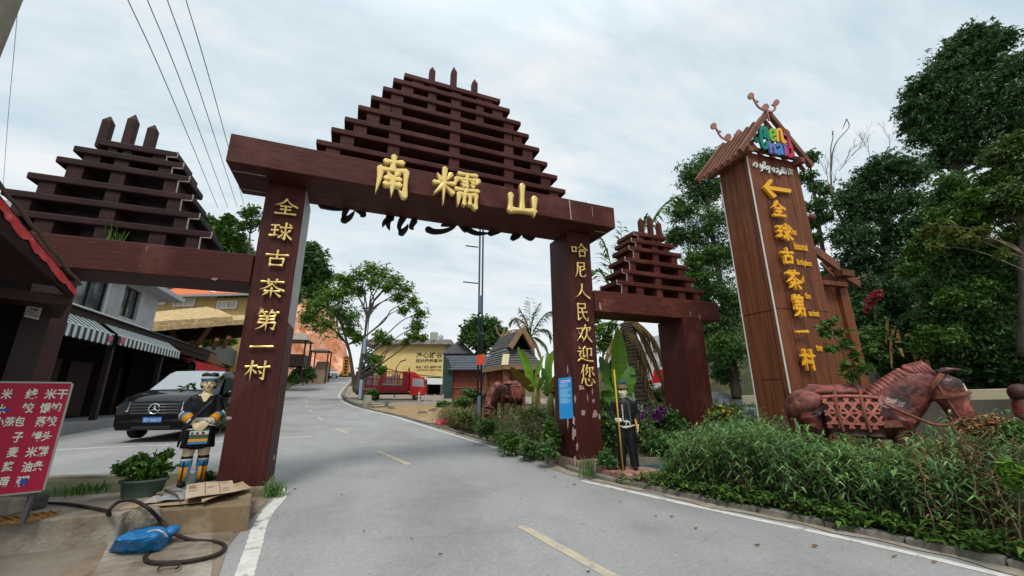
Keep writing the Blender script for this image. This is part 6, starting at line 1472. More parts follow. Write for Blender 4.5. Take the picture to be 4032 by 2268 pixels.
for p in (cA, cB, cC, cD):
    q = cc.lerp(p, .82); g = G(); g.box(q.x-.11, q.y-.11, .4, q.x+.11, q.y+.11, cA.z+.2); wobj(g, 'post', BWOOD, pv)
g = G(); g.beam(cB, U[1].lerp(cB, .35), .3, .06); wobj(g, 'hip_flashing', M('yellowed_flashing', (.55, .48, .30), rough=.7), pv)
for Gp, s_ in ((G1, 1), (G0, .8)):
    g = G(); d_ = eV.normalized()
    for k in (-1, 1): g.tube(smoothpts([Gp, Gp+d_*k*.16+Vector((0, 0, .18)), Gp+d_*k*.22+Vector((0, 0, .42)), Gp+d_*k*.34+Vector((0, 0, .52))], 4), [.05, .04], 6)
    wobj(g, 'ridge_horn', BARGE, pv)
g = G(); g.prism([cc.lerp(p, .8)-Vector((0, 0, cc.z-.55)) for p in (cA, cB, cC, cD)], (0, 0, .15)); wobj(g, 'floor', CONC, pv)
# ================================================================== right-hand background
P = vplane(1650, 940, 27, -6); n_ = P[1]; bk = -n_
gh = thing('grey_roofed_house', 'white walled house with broad grey roof behind the coconut palm', 'house', tuple(P[0]))
ZH = lambda x, y: ((2370+.20709*x)/PS, (1250+.20709*y)/PS)
q = facade(P, [ZH(500, 720), ZH(1900, 470), ZH(1900, 470), ZH(500, 720)])
a, b = onplane(*ZH(560, 740), *P), onplane(*ZH(1500, 560), *P); c_, d_ = onplane(*ZH(1500, 250), P[0]+bk*2.5, n_), onplane(*ZH(600, 500), P[0]+bk*2.5, n_)
g = G(); g.prism([a, b, c_, d_], (0, 0, .12)); wobj(g, 'roof', M('grey_sheet_roof', (.24, .245, .25), (.18, .185, .19), scale=1.2, rough=.6, stretch=(.5, .5, 8), bump=.2), gh)
lo = min(a.z, b.z); g = G(); g.prism([Vector((a.x, a.y, .6)), Vector((b.x, b.y, .6)), Vector((b.x, b.y, b.z-.05)), Vector((a.x, a.y, a.z-.05))], bk*2); wobj(g, 'wall', WALLW, gh)
for x0, x1 in ((770, 850), (1100, 1170)):
    m = facade((P[0]+n_*.02, n_), [ZH(x0, 940), ZH(x1, 935), ZH(x1, 700), ZH(x0, 720)]); g = G(); g.prism(m, bk*.02); wobj(g, 'window', PANE, gh)
P2 = (P[0]+n_*3, n_)
g = G(); g.prism(facade(P2, [ZH(740, 1260), ZH(1330, 1230), ZH(1330, 940), ZH(740, 955)]), bk*.25); bn = tag(g.obj('banner', M('white_tarp', (.62, .62, .62), (.5, .5, .51), scale=2, rough=.6, bump=.4), None), 'white and red tarpaulin stall wall behind the palm trunk', 'banner')
g = G(); g.prism(facade((P2[0]+n_*.01, n_), [ZH(960, 1245), ZH(1215, 1235), ZH(1150, 985), ZH(985, 995)]), bk*.01); g.prism(facade((P2[0]+n_*.01, n_), [ZH(1245, 1100), ZH(1325, 1100), ZH(1315, 950), ZH(1240, 950)]), bk*.01); g.prism(facade((P2[0]+n_*.01, n_), [ZH(820, 1270), ZH(960, 1262), ZH(955, 1195), ZH(830, 1200)]), bk*.01); g.obj('red_panel', M('red_tarp', (.60, .012, .02), (.5, .01, .015), scale=3, rough=.5), bn)
# pale low wall at far right
a, b = atD(1870, 1018, 17), atD(2640, 1003, 13.5); t0, t1 = atD(1870, 995, 17), atD(2640, 975, 13.5)
g = G(); g.prism([a, b, Vector((b.x, b.y, t1.z)), Vector((a.x, a.y, t0.z))], (.2, .2, 0)); lw = tag(g.obj('low_wall', M('cream_wall', (.60, .52, .36), (.52, .44, .29), scale=1.3, rough=.8), None, bevel=.01), 'long low cream wall behind the packhorse statue', 'wall')
g = G(); g.prism([a-Vector((0, 0, .9)), b-Vector((0, 0, .9)), b-Vector((0, 0, .002)), a-Vector((0, 0, .002))], (.2, .2, 0)); g.obj('wall_base', M('grey_wall_base', (.10, .088, .07), (.15, .135, .11), scale=2, rough=.9), lw)
a, b = atD(1838, 982, 27), atD(1910, 985, 26); g = G(); g.prism([a, b, b+Vector((0, 0, .35)), a+Vector((0, 0, .35))], (.3, .3, 0)); tag(g.obj('low_wall', CONC2), 'pale coping wall glimpsed between the gate pillar and the sign tower', 'wall')
# ================================================================== vegetation
def topx(p):   # place -> photo pixel
    d = Vector(p)-C0; z = d.dot(FW); return ((CW/2+CF*d.dot(RT)/z)/PS, (CH/2-CF*d.dot(UP)/z)/PS)
BARK = M('grey_bark', (.11, .095, .075), (.06, .05, .04), scale=6, rough=.95, bump=.6, stretch=(1, 1, .4))
BARKD = M('dark_bark', (.035, .03, .024), (.06, .05, .04), scale=6, rough=.95, bump=.5)
TWIG = M('dry_twig', (.20, .15, .10), (.12, .09, .06), scale=8, rough=.9)
LDARK = LEAF('dark_foliage', (.030, .080, .022), (.105, .22, .055), (.20, .31, .11), trans=.28)
LDEEP = LEAF('deep_foliage', (.022, .068, .026), (.085, .18, .062), (.19, .29, .12), trans=.28)
LMID = LEAF('mid_foliage', (.030, .085, .014), (.095, .205, .030), (.18, .25, .06), trans=.25)
LBRIGHT = LEAF('bright_foliage', (.05, .13, .014), (.15, .29, .03), (.26, .34, .08), trans=.3)
LYEL = LEAF('yellow_green_foliage', (.06, .10, .015), (.18, .22, .04), (.26, .25, .07), trans=.3)
LWEED = LEAF('weed_leaf', (.045, .12, .03), (.16, .32, .09), (.30, .44, .18), trans=.25)
LWEEDY = LEAF('yellowing_weed_leaf', (.09, .10, .025), (.2, .16, .05), (.25, .16, .06), trans=.25)
LDRY = LEAF('dry_leaf', (.16, .09, .03), (.34, .22, .09), (.42, .32, .18), trans=.15, rough=.8)
LOLIVE = LEAF('olive_grass_blade', (.06, .07, .02), (.17, .15, .05), (.30, .24, .11), trans=.2, rough=.7)
def leafcloud(cl, L, per, sub, rng, droop=.25, asp=.42, spray=.34):
    """cl: list of (center, (rx,ry,rz)); returns rhombic leaf quads gathered in sprays with gaps between"""
    Vs = []
    for c, r in cl:
        c = np.array(c); r = np.array(r)
        d = rng.normal(size=(sub, 3)); d /= np.linalg.norm(d, axis=1)[:, None]
        rad = rng.random(sub)**.5*(1+.30*rng.normal(size=sub).clip(-1, 1.6))
        sc = c+d*rad[:, None]*r
        n = sub*per; ce = np.repeat(sc, per, axis=0); spz = np.repeat(rng.uniform(.5, 1.5, sub), per)
        sd = d*.55+rng.normal(size=(sub, 3))*.6; sd[:, 2] = sd[:, 2]*.6-droop*.9; sd /= np.linalg.norm(sd, axis=1)[:, None]; sdr = np.repeat(sd, per, axis=0)
        p = ce+sdr*(rng.uniform(-1, 1, n)*spz*(spray*r.mean()*.85))[:, None]+rng.normal(size=(n, 3))*np.array([1, 1, .5])*(spz*spray*r.mean()*.28)[:, None]
        a = sdr*.7+rng.normal(size=(n, 3))*np.array([.8, .8, .45]); a[:, 2] -= droop*.6; a /= np.linalg.norm(a, axis=1)[:, None]
        up = rng.normal(size=(n, 3))*.45+np.array([0, 0, 1.]); b = np.cross(a, up); b /= np.linalg.norm(b, axis=1)[:, None]+1e-9
        l = L*rng.uniform(.55, 1.3, n)[:, None]; nr = np.cross(a, b)
        V = np.stack([p-a*l*.5, p+b*l*asp*.5+nr*l*.06, p+a*l*.5-np.array([0, 0, .12])*l, p-b*l*asp*.5+nr*l*.06], axis=1)
        Vs.append(V.reshape(-1, 3))
    V = np.concatenate(Vs); Q = np.arange(len(V)).reshape(-1, 4); return V, Q
TREES = [0]
def tree(name, label, cat, D, base, clumps, L, per, sub, mat, tr=.2, group=None, bark=BARK, squash=.85, depthv=1.0, trunk=None, branch=True, droop=.25, asp=.42, spray=.34, tip=.02):
    TREES[0] += 1; rng = np.random.default_rng(100+TREES[0]); rn = random.Random(TREES[0])
    b = atD(*base, D) if len(base) == 2 else Vector(base)
    t = thing(name, label, cat, tuple(b), 0, group); cl = []
    vd = Vector((math.sin(CYAW), math.cos(CYAW), 0))
    for q in clumps:
        x, y, r = q[:3]; off = q[3] if len(q) > 3 else rn.uniform(-.6, .6)*depthv
        c = atD(x, y, D); s = px((c-C0).dot(FW)); rm = r*s; c = c+((c-C0).normalized())*(off*rm)
        cl.append((c, (rm, rm, rm*squash)))
    V, Q = leafcloud([(np.array(c-b), r) for c, r in cl], L, per, sub, rng, droop, asp, spray)
    rawmesh('crown', V, Q, mat, t)
    if branch:
        g = G(); top = sum((c for c, r in cl), Vector())/len(cl)
        P = [atD(*p, D) for p in trunk] if trunk else [b, b.lerp(top, .35)+Vector((rn.uniform(-.2, .2), 0, 0)), b.lerp(top, .75)]
        if trunk: P = [b]+P
        P = smoothpts([p-b for p in P], 5); g.tube(P, [tr*(1-.6*i/(len(P)-1)) for i in range(len(P))], 9)
        for c, r in cl:
            # attach each limb to the nearest lower trunk point
            e = c-b; best = min(P, key=lambda p: abs(p.z-(e.z-.85*math.hypot(e.x-p.x, e.y-p.y))))
            m = best.lerp(e, .5)+Vector((rn.uniform(-.12, .12)*r[0], rn.uniform(-.1, .1)*r[0], .0+(.06+.13*rn.random())*(e-best).length))
            q1 = best.lerp(m, .5)+Vector((rn.gauss(0, .05), rn.gauss(0, .05), .05))*(e-best).length; q2 = m.lerp(e, .5)+Vector((rn.gauss(0, .05), rn.gauss(0, .05), .03))*(e-best).length; g.tube(smoothpts([best, q1, m, q2, e], 3), [tr*.42, tip], 6)
            for k in range(4):
                dd = Vector((rn.gauss(0, 1), rn.gauss(0, 1), rn.gauss(.3, .8))).normalized()*r[0]*.8; g.tube([m.lerp(e, .5+.5*rn.random()), e+dd*.5, e+dd], [tip*.9, tip*.35], 5)
        g.obj('trunk', bark, t, smooth=True)
    return t
# ---- far left hill
tree('tree', 'dark green tree on the hilltop just right of the plain gate pillar', 'tree', 70, (775, 790), [(778, 650, 34), (792, 690, 36), (770, 705, 40), (796, 730, 28), (760, 660, 36), (785, 625, 16), (745, 700, 40)], .8, 11, 420, LDARK, .4)
tree('tree', 'bushy dark tree lowest on the hill left of the plain gate pillar', 'tree', 80, (530, 700), [(520, 570, 30), (545, 590, 32), (515, 610, 34), (560, 620, 36), (500, 560, 24), (590, 620, 34)], .9, 10, 380, LDARK, .5)
tree('tree', 'yellow green leafy tree in front of the dark hill trees', 'tree', 66, (575, 700), [(575, 555, 16), (565, 580, 22), (590, 600, 22), (560, 615, 26), (545, 640, 30)], .55, 8, 200, LMID, .3)
tree('tree', 'thin feathery tree against the sky beside the plain gate pillar', 'tree', 64, (625, 700), [(620, 535, 17), (640, 530, 18), (630, 560, 20), (605, 570, 15), (655, 560, 20)], .42, 6, 90, LMID, .22, tip=.05)
for k, (x, y, D, r) in enumerate(((700, 720, 62, 40), (660, 690, 66, 45), (600, 720, 60, 40), (480, 650, 72, 40), (420, 690, 70, 45))):
    tree('tree', 'hillside tree mostly hidden behind the plain gate pillar and wing', 'tree', D, (x, y+60), [(x, y, r), (x+25, y+22, r*.8), (x-22, y+15, r*.9)], .7, 9, 240, (LDARK, LMID)[k % 2], .3, 'hillside trees behind the left wing')
# ---- bright tree leaning over the cutting, and the big open-crowned tree by the road
tree('tree', 'dense bright green tree leaning over the orange cutting', 'tree', 40, (893, 985), [(800, 770, 34), (840, 745, 36), (775, 800, 26), (815, 815, 36), (850, 790, 40), (880, 830, 24), (880, 795, 34), (865, 735, 26), (900, 850, 16)], .26, 11, 125, LBRIGHT, .2, trunk=[(886, 930), (878, 880), (860, 820)], tip=.05)
tree('tree', 'tall open crowned tree with bare forked limbs beside the yellow building', 'tree', 36, (897, 990), [(905, 690, 26), (935, 680, 28), (965, 690, 28), (880, 712, 24), (995, 708, 26), (1020, 730, 24), (860, 700, 18), (1040, 760, 22), (1058, 790, 20), (1050, 820, 20), (940, 712, 24), (975, 722, 20), (1040, 845, 15), (905, 730, 18), (1000, 750, 16), (955, 845, 18), (975, 858, 16), (1062, 850, 12), (1020, 860, 10), (945, 905, 16), (960, 930, 14), (1015, 780, 13)], .26, 8, 95, LBRIGHT, .17, trunk=[(905, 930), (915, 860), (925, 800)], tip=.028, depthv=1.4)
tree('tree', 'dark round tree standing alone behind the twin lamp post', 'tree', 45, (1215, 900), [(1180, 828, 22), (1205, 812, 24), (1235, 815, 22), (1258, 835, 18), (1195, 855, 22), (1225, 855, 24), (1170, 850, 14), (1245, 862, 14), (1210, 880, 18)], .42, 9, 170, LDARK, .25, tip=.05)
tree('tree', 'small dark tree in the shade beside the yellow building', 'tree', 44, (925, 1000), [(925, 935, 20), (915, 960, 18), (930, 900, 16)], .35, 9, 140, LDEEP, .15)
tree('tree', 'leafy clump of trees seen between the palm and the blue notice pillar', 'tree', 24, (1520, 960), [(1510, 830, 22), (1530, 850, 20), (1515, 870, 24), (1500, 800, 14), (1540, 820, 14)], .2, 7, 130, LBRIGHT, .1)
# ---- right-hand trees
g_r = 'tall trees on the right-hand slope'
tree('tree', 'leafy dark green tree just left of the sign tower', 'tree', 17.5, (1856, 1005), [(1785, 408, 34), (1740, 440, 38), (1760, 490, 44), (1715, 530, 34), (1800, 470, 40), (1800, 555, 54), (1750, 590, 50), (1700, 595, 28), (1775, 660, 56), (1830, 640, 50), (1800, 730, 56), (1755, 740, 34), (1825, 810, 55), (1780, 820, 44), (1845, 880, 50), (1795, 890, 46), (1850, 760, 50), (1822, 940, 30)], .11, 15, 230, LDARK, .2, bark=BARKD, droop=.5, trunk=[(1845, 940), (1835, 850), (1810, 700), (1780, 520)], tip=.02)
tree('tree', 'lighter green leafy boughs low beside the right gate crown', 'tree', 16, (1850, 1003), [(1745, 655, 26), (1760, 700, 30), (1735, 690, 16), (1790, 640, 24), (1812, 860, 26)], .10, 14, 200, LMID, .08, bark=BARKD, droop=.5, branch=False)
tree('tree', 'sparse drooping tree just right of the sign tower roof', 'tree', 19, (2120, 900), [(2040, 395, 18), (2030, 445, 20), (2055, 470, 20), (2062, 515, 24), (2045, 560, 22), (2080, 545, 18), (2050, 600, 18), (2025, 520, 16), (2075, 480, 14)], .11, 12, 120, LDARK, .12, bark=BARKD, droop=.6, trunk=[(2095, 760), (2065, 600), (2045, 460)], tip=.02)
tree('tree', 'broad dark tree with ragged top right of the sign tower', 'tree', 18, (2240, 960), [(2130, 500, 32), (2170, 470, 38), (2205, 430, 40), (2250, 415, 40), (2290, 440, 40), (2160, 540, 46), (2220, 510, 52), (2280, 510, 50), (2120, 590, 32), (2180, 600, 56), (2250, 590, 56), (2310, 570, 44), (2150, 660, 44), (2220, 670, 60), (2290, 650, 54), (2130, 720, 36), (2095, 690, 26), (2100, 760, 32), (2125, 830, 36), (2190, 740, 50), (2260, 740, 56)], .115, 15, 220, LDEEP, .22, g_r, BARKD, trunk=[(2250, 840), (2235, 700), (2220, 540)], tip=.025)
tree('tree', 'tallest dark tree, its crown standing far above all others', 'tree', 22, (2440, 900), [(2420, 105, 34), (2465, 90, 34), (2510, 105, 36), (2385, 150, 40), (2440, 160, 50), (2500, 170, 54), (2555, 175, 44), (2345, 205, 40), (2310, 225, 30), (2400, 230, 56), (2470, 240, 60), (2540, 250, 56), (2300, 275, 34), (2350, 285, 48), (2420, 310, 56), (2490, 320, 56), (2560, 310, 40), (2325, 340, 34), (2380, 370, 40), (2440, 385, 36), (2290, 320, 18), (2500, 390, 30), (2350, 410, 26)], .14, 15, 200, LDEEP, .3, g_r, BARKD, trunk=[(2430, 700), (2410, 500), (2400, 330)], tip=.03)
tree('tree', 'yellowish green leafy tree below the tallest dark tree', 'tree', 15, (2590, 900), [(2555, 360, 34), (2520, 390, 34), (2560, 430, 46), (2510, 450, 36), (2540, 500, 46), (2580, 520, 50), (2500, 520, 26), (2560, 590, 46)], .105, 14, 220, LEAF('olive_green_foliage', (.035, .075, .018), (.115, .19, .045), (.21, .25, .08), trans=.28), .2, g_r, tip=.02, trunk=[(2585, 700), (2570, 560)])
tree('tree', 'mid green tree filling the slope under the right-hand trees', 'tree', 16, (2420, 960), [(2390, 470, 34), (2430, 490, 40), (2370, 520, 40), (2440, 560, 50), (2390, 600, 52), (2470, 640, 54), (2340, 640, 40), (2410, 680, 56), (2500, 710, 52), (2350, 720, 46), (2440, 760, 56), (2550, 690, 46), (2380, 800, 52), (2500, 810, 56), (2560, 780, 50), (2430, 860, 50), (2530, 880, 50), (2370, 880, 36), (2340, 800, 36)], .11, 15, 260, LDARK, .2, g_r, BARKD, droop=.45, tip=.02)
tree('tree', 'bright green boughs inside the dark right-hand wood', 'tree', 14.6, (2430, 960), [(2370, 545, 28), (2420, 540, 24), (2330, 600, 26), (2300, 640, 26), (2290, 680, 22), (2440, 500, 26), (2390, 750, 28), (2340, 840, 26), (2400, 850, 24), (2480, 720, 20), (2320, 880, 16)], .10, 14, 190, LMID, .06, None, BARKD, droop=.5, branch=False)  # brighter leaf colour than the trees around these boughs
tree('tree', 'pale slanting branch with yellowing leaves across the right-hand wood', 'tree', 12, (2640, 720), [(2330, 585, 16), (2365, 570, 20), (2400, 590, 18), (2440, 600, 18), (2470, 580, 16), (2350, 620, 14), (2520, 640, 14)], .12, 7, 60, LYEL, .018, bark=TWIG, trunk=[(2576, 640), (2500, 600), (2440, 578)], tip=.01, droop=.3)
tree('bare_tree', 'leafless twiggy tree against the sky right of the tower roof', 'tree', 18, (2160, 660), [(2095, 330, 3), (2130, 300, 3)], .05, 2, 3, TWIG, .06, bark=TWIG, trunk=[(2120, 560), (2095, 500), (2090, 430)], tip=.012)
bt = [o for o in COL.objects if o.name.startswith('bare_tree')][0]
g = G(); rn = random.Random(21)
def twig(p, d, l, r, k):
    q = p+d*l; m = p.lerp(q, .5)+Vector((rn.gauss(0, .05), rn.gauss(0, .05), rn.gauss(0, .05)))*l; g.tube([p, m, q], [r, r*.55], 5)
    if k:
        for _ in range(3 if k > 1 else 2): twig(p.lerp(q, rn.uniform(.45, 1)), (d+Vector((rn.gauss(0, .42), rn.gauss(0, .3), rn.gauss(.05, .3)))).normalized(), l*rn.uniform(.5, .75), r*.55, k-1)
for a, b in (((2090, 520), (2110, 400)), ((2110, 430), (2200, 330)), ((2085, 470), (2070, 380)), ((2190, 420), (2180, 330)), ((2240, 400), (2235, 310)), ((2120, 420), (2150, 340))):
    A, B = atD(*a, 18), atD(*b, 18); twig(A, (B-A).normalized(), (B-A).length*.62, .012, 3)
g.xf(bt.matrix_basis.inverted()); g.obj('twigs', TWIG, bt)
for k, (x, y, r, D, m, lb) in enumerate(((2160, 800, 44, 17, LDEEP, 'dark undergrowth shrub behind the sign tower annexe'), (2235, 800, 50, 18, LDEEP, 'dark undergrowth shrub left of the dry fronds'), (2310, 830, 50, 17, LDEEP, 'dark undergrowth shrub under the broad dark tree'), (2190, 870, 44, 15.5, LDARK, 'dark leafy shrub low behind the broad leaved sapling'), (2270, 900, 44, 16, LDEEP, 'dark undergrowth shrub above the cream wall'), (2350, 905, 40, 16, LDEEP, 'dark undergrowth shrub behind the packhorse neck'), (2470, 915, 44, 16.5, LDEEP, 'dark undergrowth shrub above the packhorse head'), (2560, 920, 44, 16, LDEEP, 'dark undergrowth shrub at the far right above the bust'))):
    tree('shrub', lb, 'shrub', D, (x, y+40), [(x, y, r), (x-26, y+22, r*.8), (x+28, y+18, r*.8), (x, y-26, r*.6)], .17, 9, 170, m, .06, None, BARKD, branch=False)
# dry drooping banana fronds in the undergrowth
def blade(g, P, W, fold=.25, tear=None, rn=None, m=0, side=None):
    """broad leaf along a midrib"""
    n = len(P); V = []
    for i, p in enumerate(P):
        d = (P[min(i+1, n-1)]-P[max(i-1, 0)]).normalized(); s = d.cross(Vector((0, 0, 1)))
        if side is not None: s = side-d*side.dot(d)
        if s.length < .05: s = Vector((1, 0, 0))
        s.normalize(); u = s.cross(d); w_ = W*(math.sin(math.pi*min(1, .06+.94*i/(n-1)))**.55)*(rn.uniform(.88, 1.1) if rn else 1)
        V += [p-s*w_+u*(fold*w_), p, p+s*w_+u*(fold*w_)]
    for i in range(n-1):
        for a in (0, 1):
            if tear and rn.random() < tear: continue
            V2 = [V[i*3+a], V[i*3+a+1], V[i*3+3+a+1], V[i*3+3+a]]; g.add(V2, [(0, 1, 2, 3)], m)
def arc(p, q, sag, n=14):
    p, q = Vector(p), Vector(q); return [p.lerp(q, i/n)+Vector((0, 0, sag*math.sin(math.pi*i/n))) for i in range(n+1)]
t = thing('dry_banana_plant', 'withered banana plant with hanging straw coloured fronds in the undergrowth', 'banana plant', tuple(atD(2290, 930, 15)))
g = G(); rn = random.Random(31)
for x0, y0, x1, y1 in ((2255, 820, 2245, 930), (2262, 830, 2275, 900), (2300, 860, 2310, 930), (2330, 870, 2345, 935), (2340, 860, 2320, 930), (2225, 860, 2205, 880), (2280, 850, 2300, 870), (2250, 850, 2232, 872), (2240, 800, 2238, 860)):
    blade(g, arc(atD(x0, y0, 15), atD(x1, y1, 15), .15), .13, .5, .12, rn)
wobj(g, 'fronds', LDRY, t)
t = thing('red_leaved_branch', 'spray of red leaves in the dark wood beside the sign tower annexe', 'branch', tuple(atD(2200, 745, 16)))
V, Q = leafcloud([(np.array(atD(x, y, 16)-t.location), (px(16)*r,)*3) for x, y, r in ((2208, 735, 10), (2200, 748, 10), (2190, 762, 8), (2182, 778, 7))], .13, 6, 16, np.random.default_rng(5), .3, .5)
rawmesh('red_leaves', V, Q, LEAF('crimson_leaf', (.30, .03, .04), (.5, .10, .10), trans=.2), t); g = G(); g.tube([atD(x, y, 16)-t.location for x, y in ((2215, 720), (2200, 748), (2178, 785))], [.03, .01], 5); g.obj('branch', BARKD, t)
# embankment behind the wall
strip('terrain', np.linspace(-9, 30, 40), lambda y: float(np.interp(y, [-9, 6, 30], [13.6, 17.5, 20]))+.3, lambda y: float(np.interp(y, [-9, 6, 30], [13.6, 17.5, 20]))+26, M('olive_bank', (.025, .035, .012), (.055, .05, .02), scale=1.2, rough=.95, bump=.6, c3=(.13, .09, .03), s3=.8, p3=(.5, .7)), 0, 20, zf=lambda x, y: prof(y)+1.0+.42*(x-float(np.interp(y, [-9, 6, 30], [13.9, 17.8, 20.3]))))
# ---- palms
def palm(label, D, trunk_px, fr_, tr, mat, seed, dry=()):
    base = atD(*trunk_px[0], D); t = thing('palm_tree', label, 'palm tree', tuple(base)); rn = random.Random(seed)
    P = smoothpts([atD(*p, D)-base for p in trunk_px], 8); g = G(); n = len(P)
    rings_ = []
    for i in range(n*3):
        u = i/(n*3-1)*(n-1); a = min(int(u), n-2); rings_.append(P[a].lerp(P[a+1], u-a))
    g.tube(rings_, [tr*(1+.10*(i % 3 == 0))*(1.05-.15*i/len(rings_)) for i in range(len(rings_))], 12)
    g.obj('trunk', M('ringed_palm_bark', (.20, .15, .10), (.09, .065, .045), scale=5, rough=.95, bump=.7, stretch=(1, 1, 3)), t, smooth=False)
    top = P[-1]
    for k, (pts, L, dryf) in enumerate(fr_):
        Q = smoothpts([top]+[atD(x, y, D+o)-base for x, y, o in pts], 8); g = G(); g.tube(Q, [.035*tr/.2, .006], 5)
        Vv = []; N = len(Q)
        for i in range(3, N):
            for s in (-1, 1):
                for _ in range(2):
                    f = rn.random(); p = Q[i-1].lerp(Q[i], f); d = (Q[i]-Q[i-1]).normalized(); sd_ = d.cross(Vector((0, 0, 1)))
                    if sd_.length < .1: sd_ = d.cross(Vector((0, 1, 0)))
                    sd_.normalize(); l = L*math.sin(math.pi*(.12+.86*i/N))**.6*rn.uniform(.8, 1.15)
                    dr = (d*.75+sd_*s*rn.uniform(.5, .85)+Vector((0, 0, -.30-.35*rn.random()-(.6 if dryf else 0)))).normalized()
                    m_ = p+dr*l*.5+Vector((0, 0, .05*l)); e_ = p+dr*l+Vector((0, 0, -.22*l)); w_ = .02*L/.5
                    nrm_ = dr.cross(Vector((0, 0, 1))).normalized()*w_
                    g.add([p-nrm_*.5, p+nrm_*.5, m_+nrm_, m_-nrm_, e_], [(0, 1, 2, 3), (3, 2, 4)])
        g.obj('frond', LDRY if dryf else mat, t)
    return t
palm('coconut palm with fanned green fronds behind the shingle pavilion', 26, [(1345, 960), (1338, 900), (1334, 850)],
     [([(1333, 800, 0), (1332, 752, 0)], .9, 0), ([(1340, 800, 0), (1358, 762, .3)], .9, 0), ([(1320, 815, 0), (1300, 800, 0), (1285, 808, 0)], .9, 0), ([(1352, 815, 0), (1372, 790, 0), (1388, 782, 0)], .9, 0), ([(1325, 810, 0), (1308, 778, 0)], .9, 0), ([(1355, 830, 0), (1375, 830, 0), (1384, 850, 0)], .9, 0), ([(1310, 830, 0), (1275, 835, 0), (1258, 862, 0)], .8, 1), ([(1350, 850, 0), (1372, 868, 0), (1378, 900, 0)], .8, 0), ([(1347, 860, 0), (1360, 890, 0)], .8, 1)], .22, LMID, 41)
palm('coconut palm with ringed trunk and hanging dry fronds behind the right gate wing', 11.5, [(1622, 1015), (1603, 930), (1588, 860), (1576, 812)],
     [([(1566, 700, .2), (1562, 560, .2)], .62, 0), ([(1585, 700, .4), (1612, 580, .6), (1625, 545, .6)], .62, 0), ([(1545, 730, 0), (1530, 640, 0), (1500, 575, 0)], .62, 0), ([(1600, 720, .6), (1640, 560, .8), (1690, 500, .9), (1720, 505, 1)], .6, 0), ([(1550, 760, 0), (1515, 690, -.1), (1490, 680, -.2)], .6, 0), ([(1545, 780, 0), (1520, 740, 0), (1500, 760, 0)], .55, 0), ([(1600, 810, .0), (1650, 860, .1), (1690, 960, .1)], .55, 1), ([(1598, 815, 0), (1632, 870, 0), (1662, 940, 0), (1672, 990, 0)], .55, 1), ([(1592, 830, -.1), (1625, 900, -.2), (1640, 1000, -.3)], .5, 1), ([(1560, 830, 0), (1530, 880, 0), (1510, 950, 0)], .5, 1), ([(1650, 1010, -.3), (1690, 985, -.4), (1620, 1060, -.4)], .45, 1)], .205, LBRIGHT, 43)
# ---- banana plants
LBAN = M('banana_leaf', (.10, .22, .02), (.16, .30, .03), scale=2, rough=.45, stretch=(1, 1, 6), bump=.1)
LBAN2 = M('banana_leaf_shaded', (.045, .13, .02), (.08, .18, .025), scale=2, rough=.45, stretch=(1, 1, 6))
LBANY = M('banana_leaf_yellowed', (.26, .18, .02), (.16, .11, .02), scale=3, rough=.6, stretch=(1, 1, 4))
def banana(label, D, base, lv, st):
    b = atD(*base, D); t = thing('banana_plant', label, 'banana plant', tuple(b)); rn = random.Random(int(base[0]))
    g = G(); g.tube([Vector((0, 0, -.3)), Vector((0, 0, st*.5)), Vector((.03, 0, st))], [.11, .09, .05], 10); g.obj('stem', M('banana_stem', (.14, .16, .05), (.2, .15, .06), scale=5, rough=.7), t, smooth=True)
    for pts, W, m in lv:
        Q = smoothpts([atD(x, y, D+o)-b for x, y, o in pts], 7); g = G(); s = px(D*.9)
        blade(g, Q, W*s*1.15, .22, .035, rn, side=(RT+FW*rn.uniform(-.5, .5)).normalized()); g.tube(Q, [.018, .006], 6); o = g.obj('leaf', m, t, smooth=False)
    return t
banana('banana plant with one bright upright leaf and a drooping yellow leaf by the grazing horse', 13, (1345, 1020), [([(1338, 985, 0), (1327, 920, 0), (1302, 872, 0)], 11, LBAN), ([(1340, 985, 0), (1318, 955, -.2), (1283, 922, -.4)], 13, LBANY), ([(1345, 985, 0), (1352, 935, 0), (1367, 893, .1)], 6, LBAN), ([(1350, 990, 0), (1370, 940, 0), (1400, 870, .2)], 6, LBAN2), ([(1350, 990, .3), (1330, 960, .5), (1322, 935, .5)], 8, LBAN2)], .5)
banana('banana plant with a huge upright leaf behind the statue with the pole', 9.6, (1568, 1080), [([(1563, 1000, .1), (1556, 930, .1), (1553, 822, 0)], 25, LBAN), ([(1560, 1010, 0), (1535, 960, 0), (1508, 895, 0)], 17, LBAN2), ([(1560, 1010, .3), (1545, 950, .3), (1538, 900, .3)], 13, LBAN2), ([(1566, 1010, -.1), (1580, 960, -.1), (1588, 920, 0)], 16, LBAN2), ([(1555, 1030, -.1), (1530, 995, -.2), (1512, 985, -.3)], 13, LBAN2), ([(1570, 1010, -.1), (1582, 985, -.1), (1590, 968, -.1)], 12, LBAN)], .5)
banana('small banana plant among dry leaves beside the blue notice pillar', 11, (1385, 1030), [([(1385, 985, 0), (1380, 920, 0), (1395, 880, 0)], 10, LBAN), ([(1385, 990, 0), (1370, 950, 0), (1366, 925, 0)], 8, LBAN2), ([(1388, 985, 0), (1400, 940, 0)], 9, LBANY), ([(1380, 990, -.3), (1362, 975, -.4)], 8, LBAN)], .4)
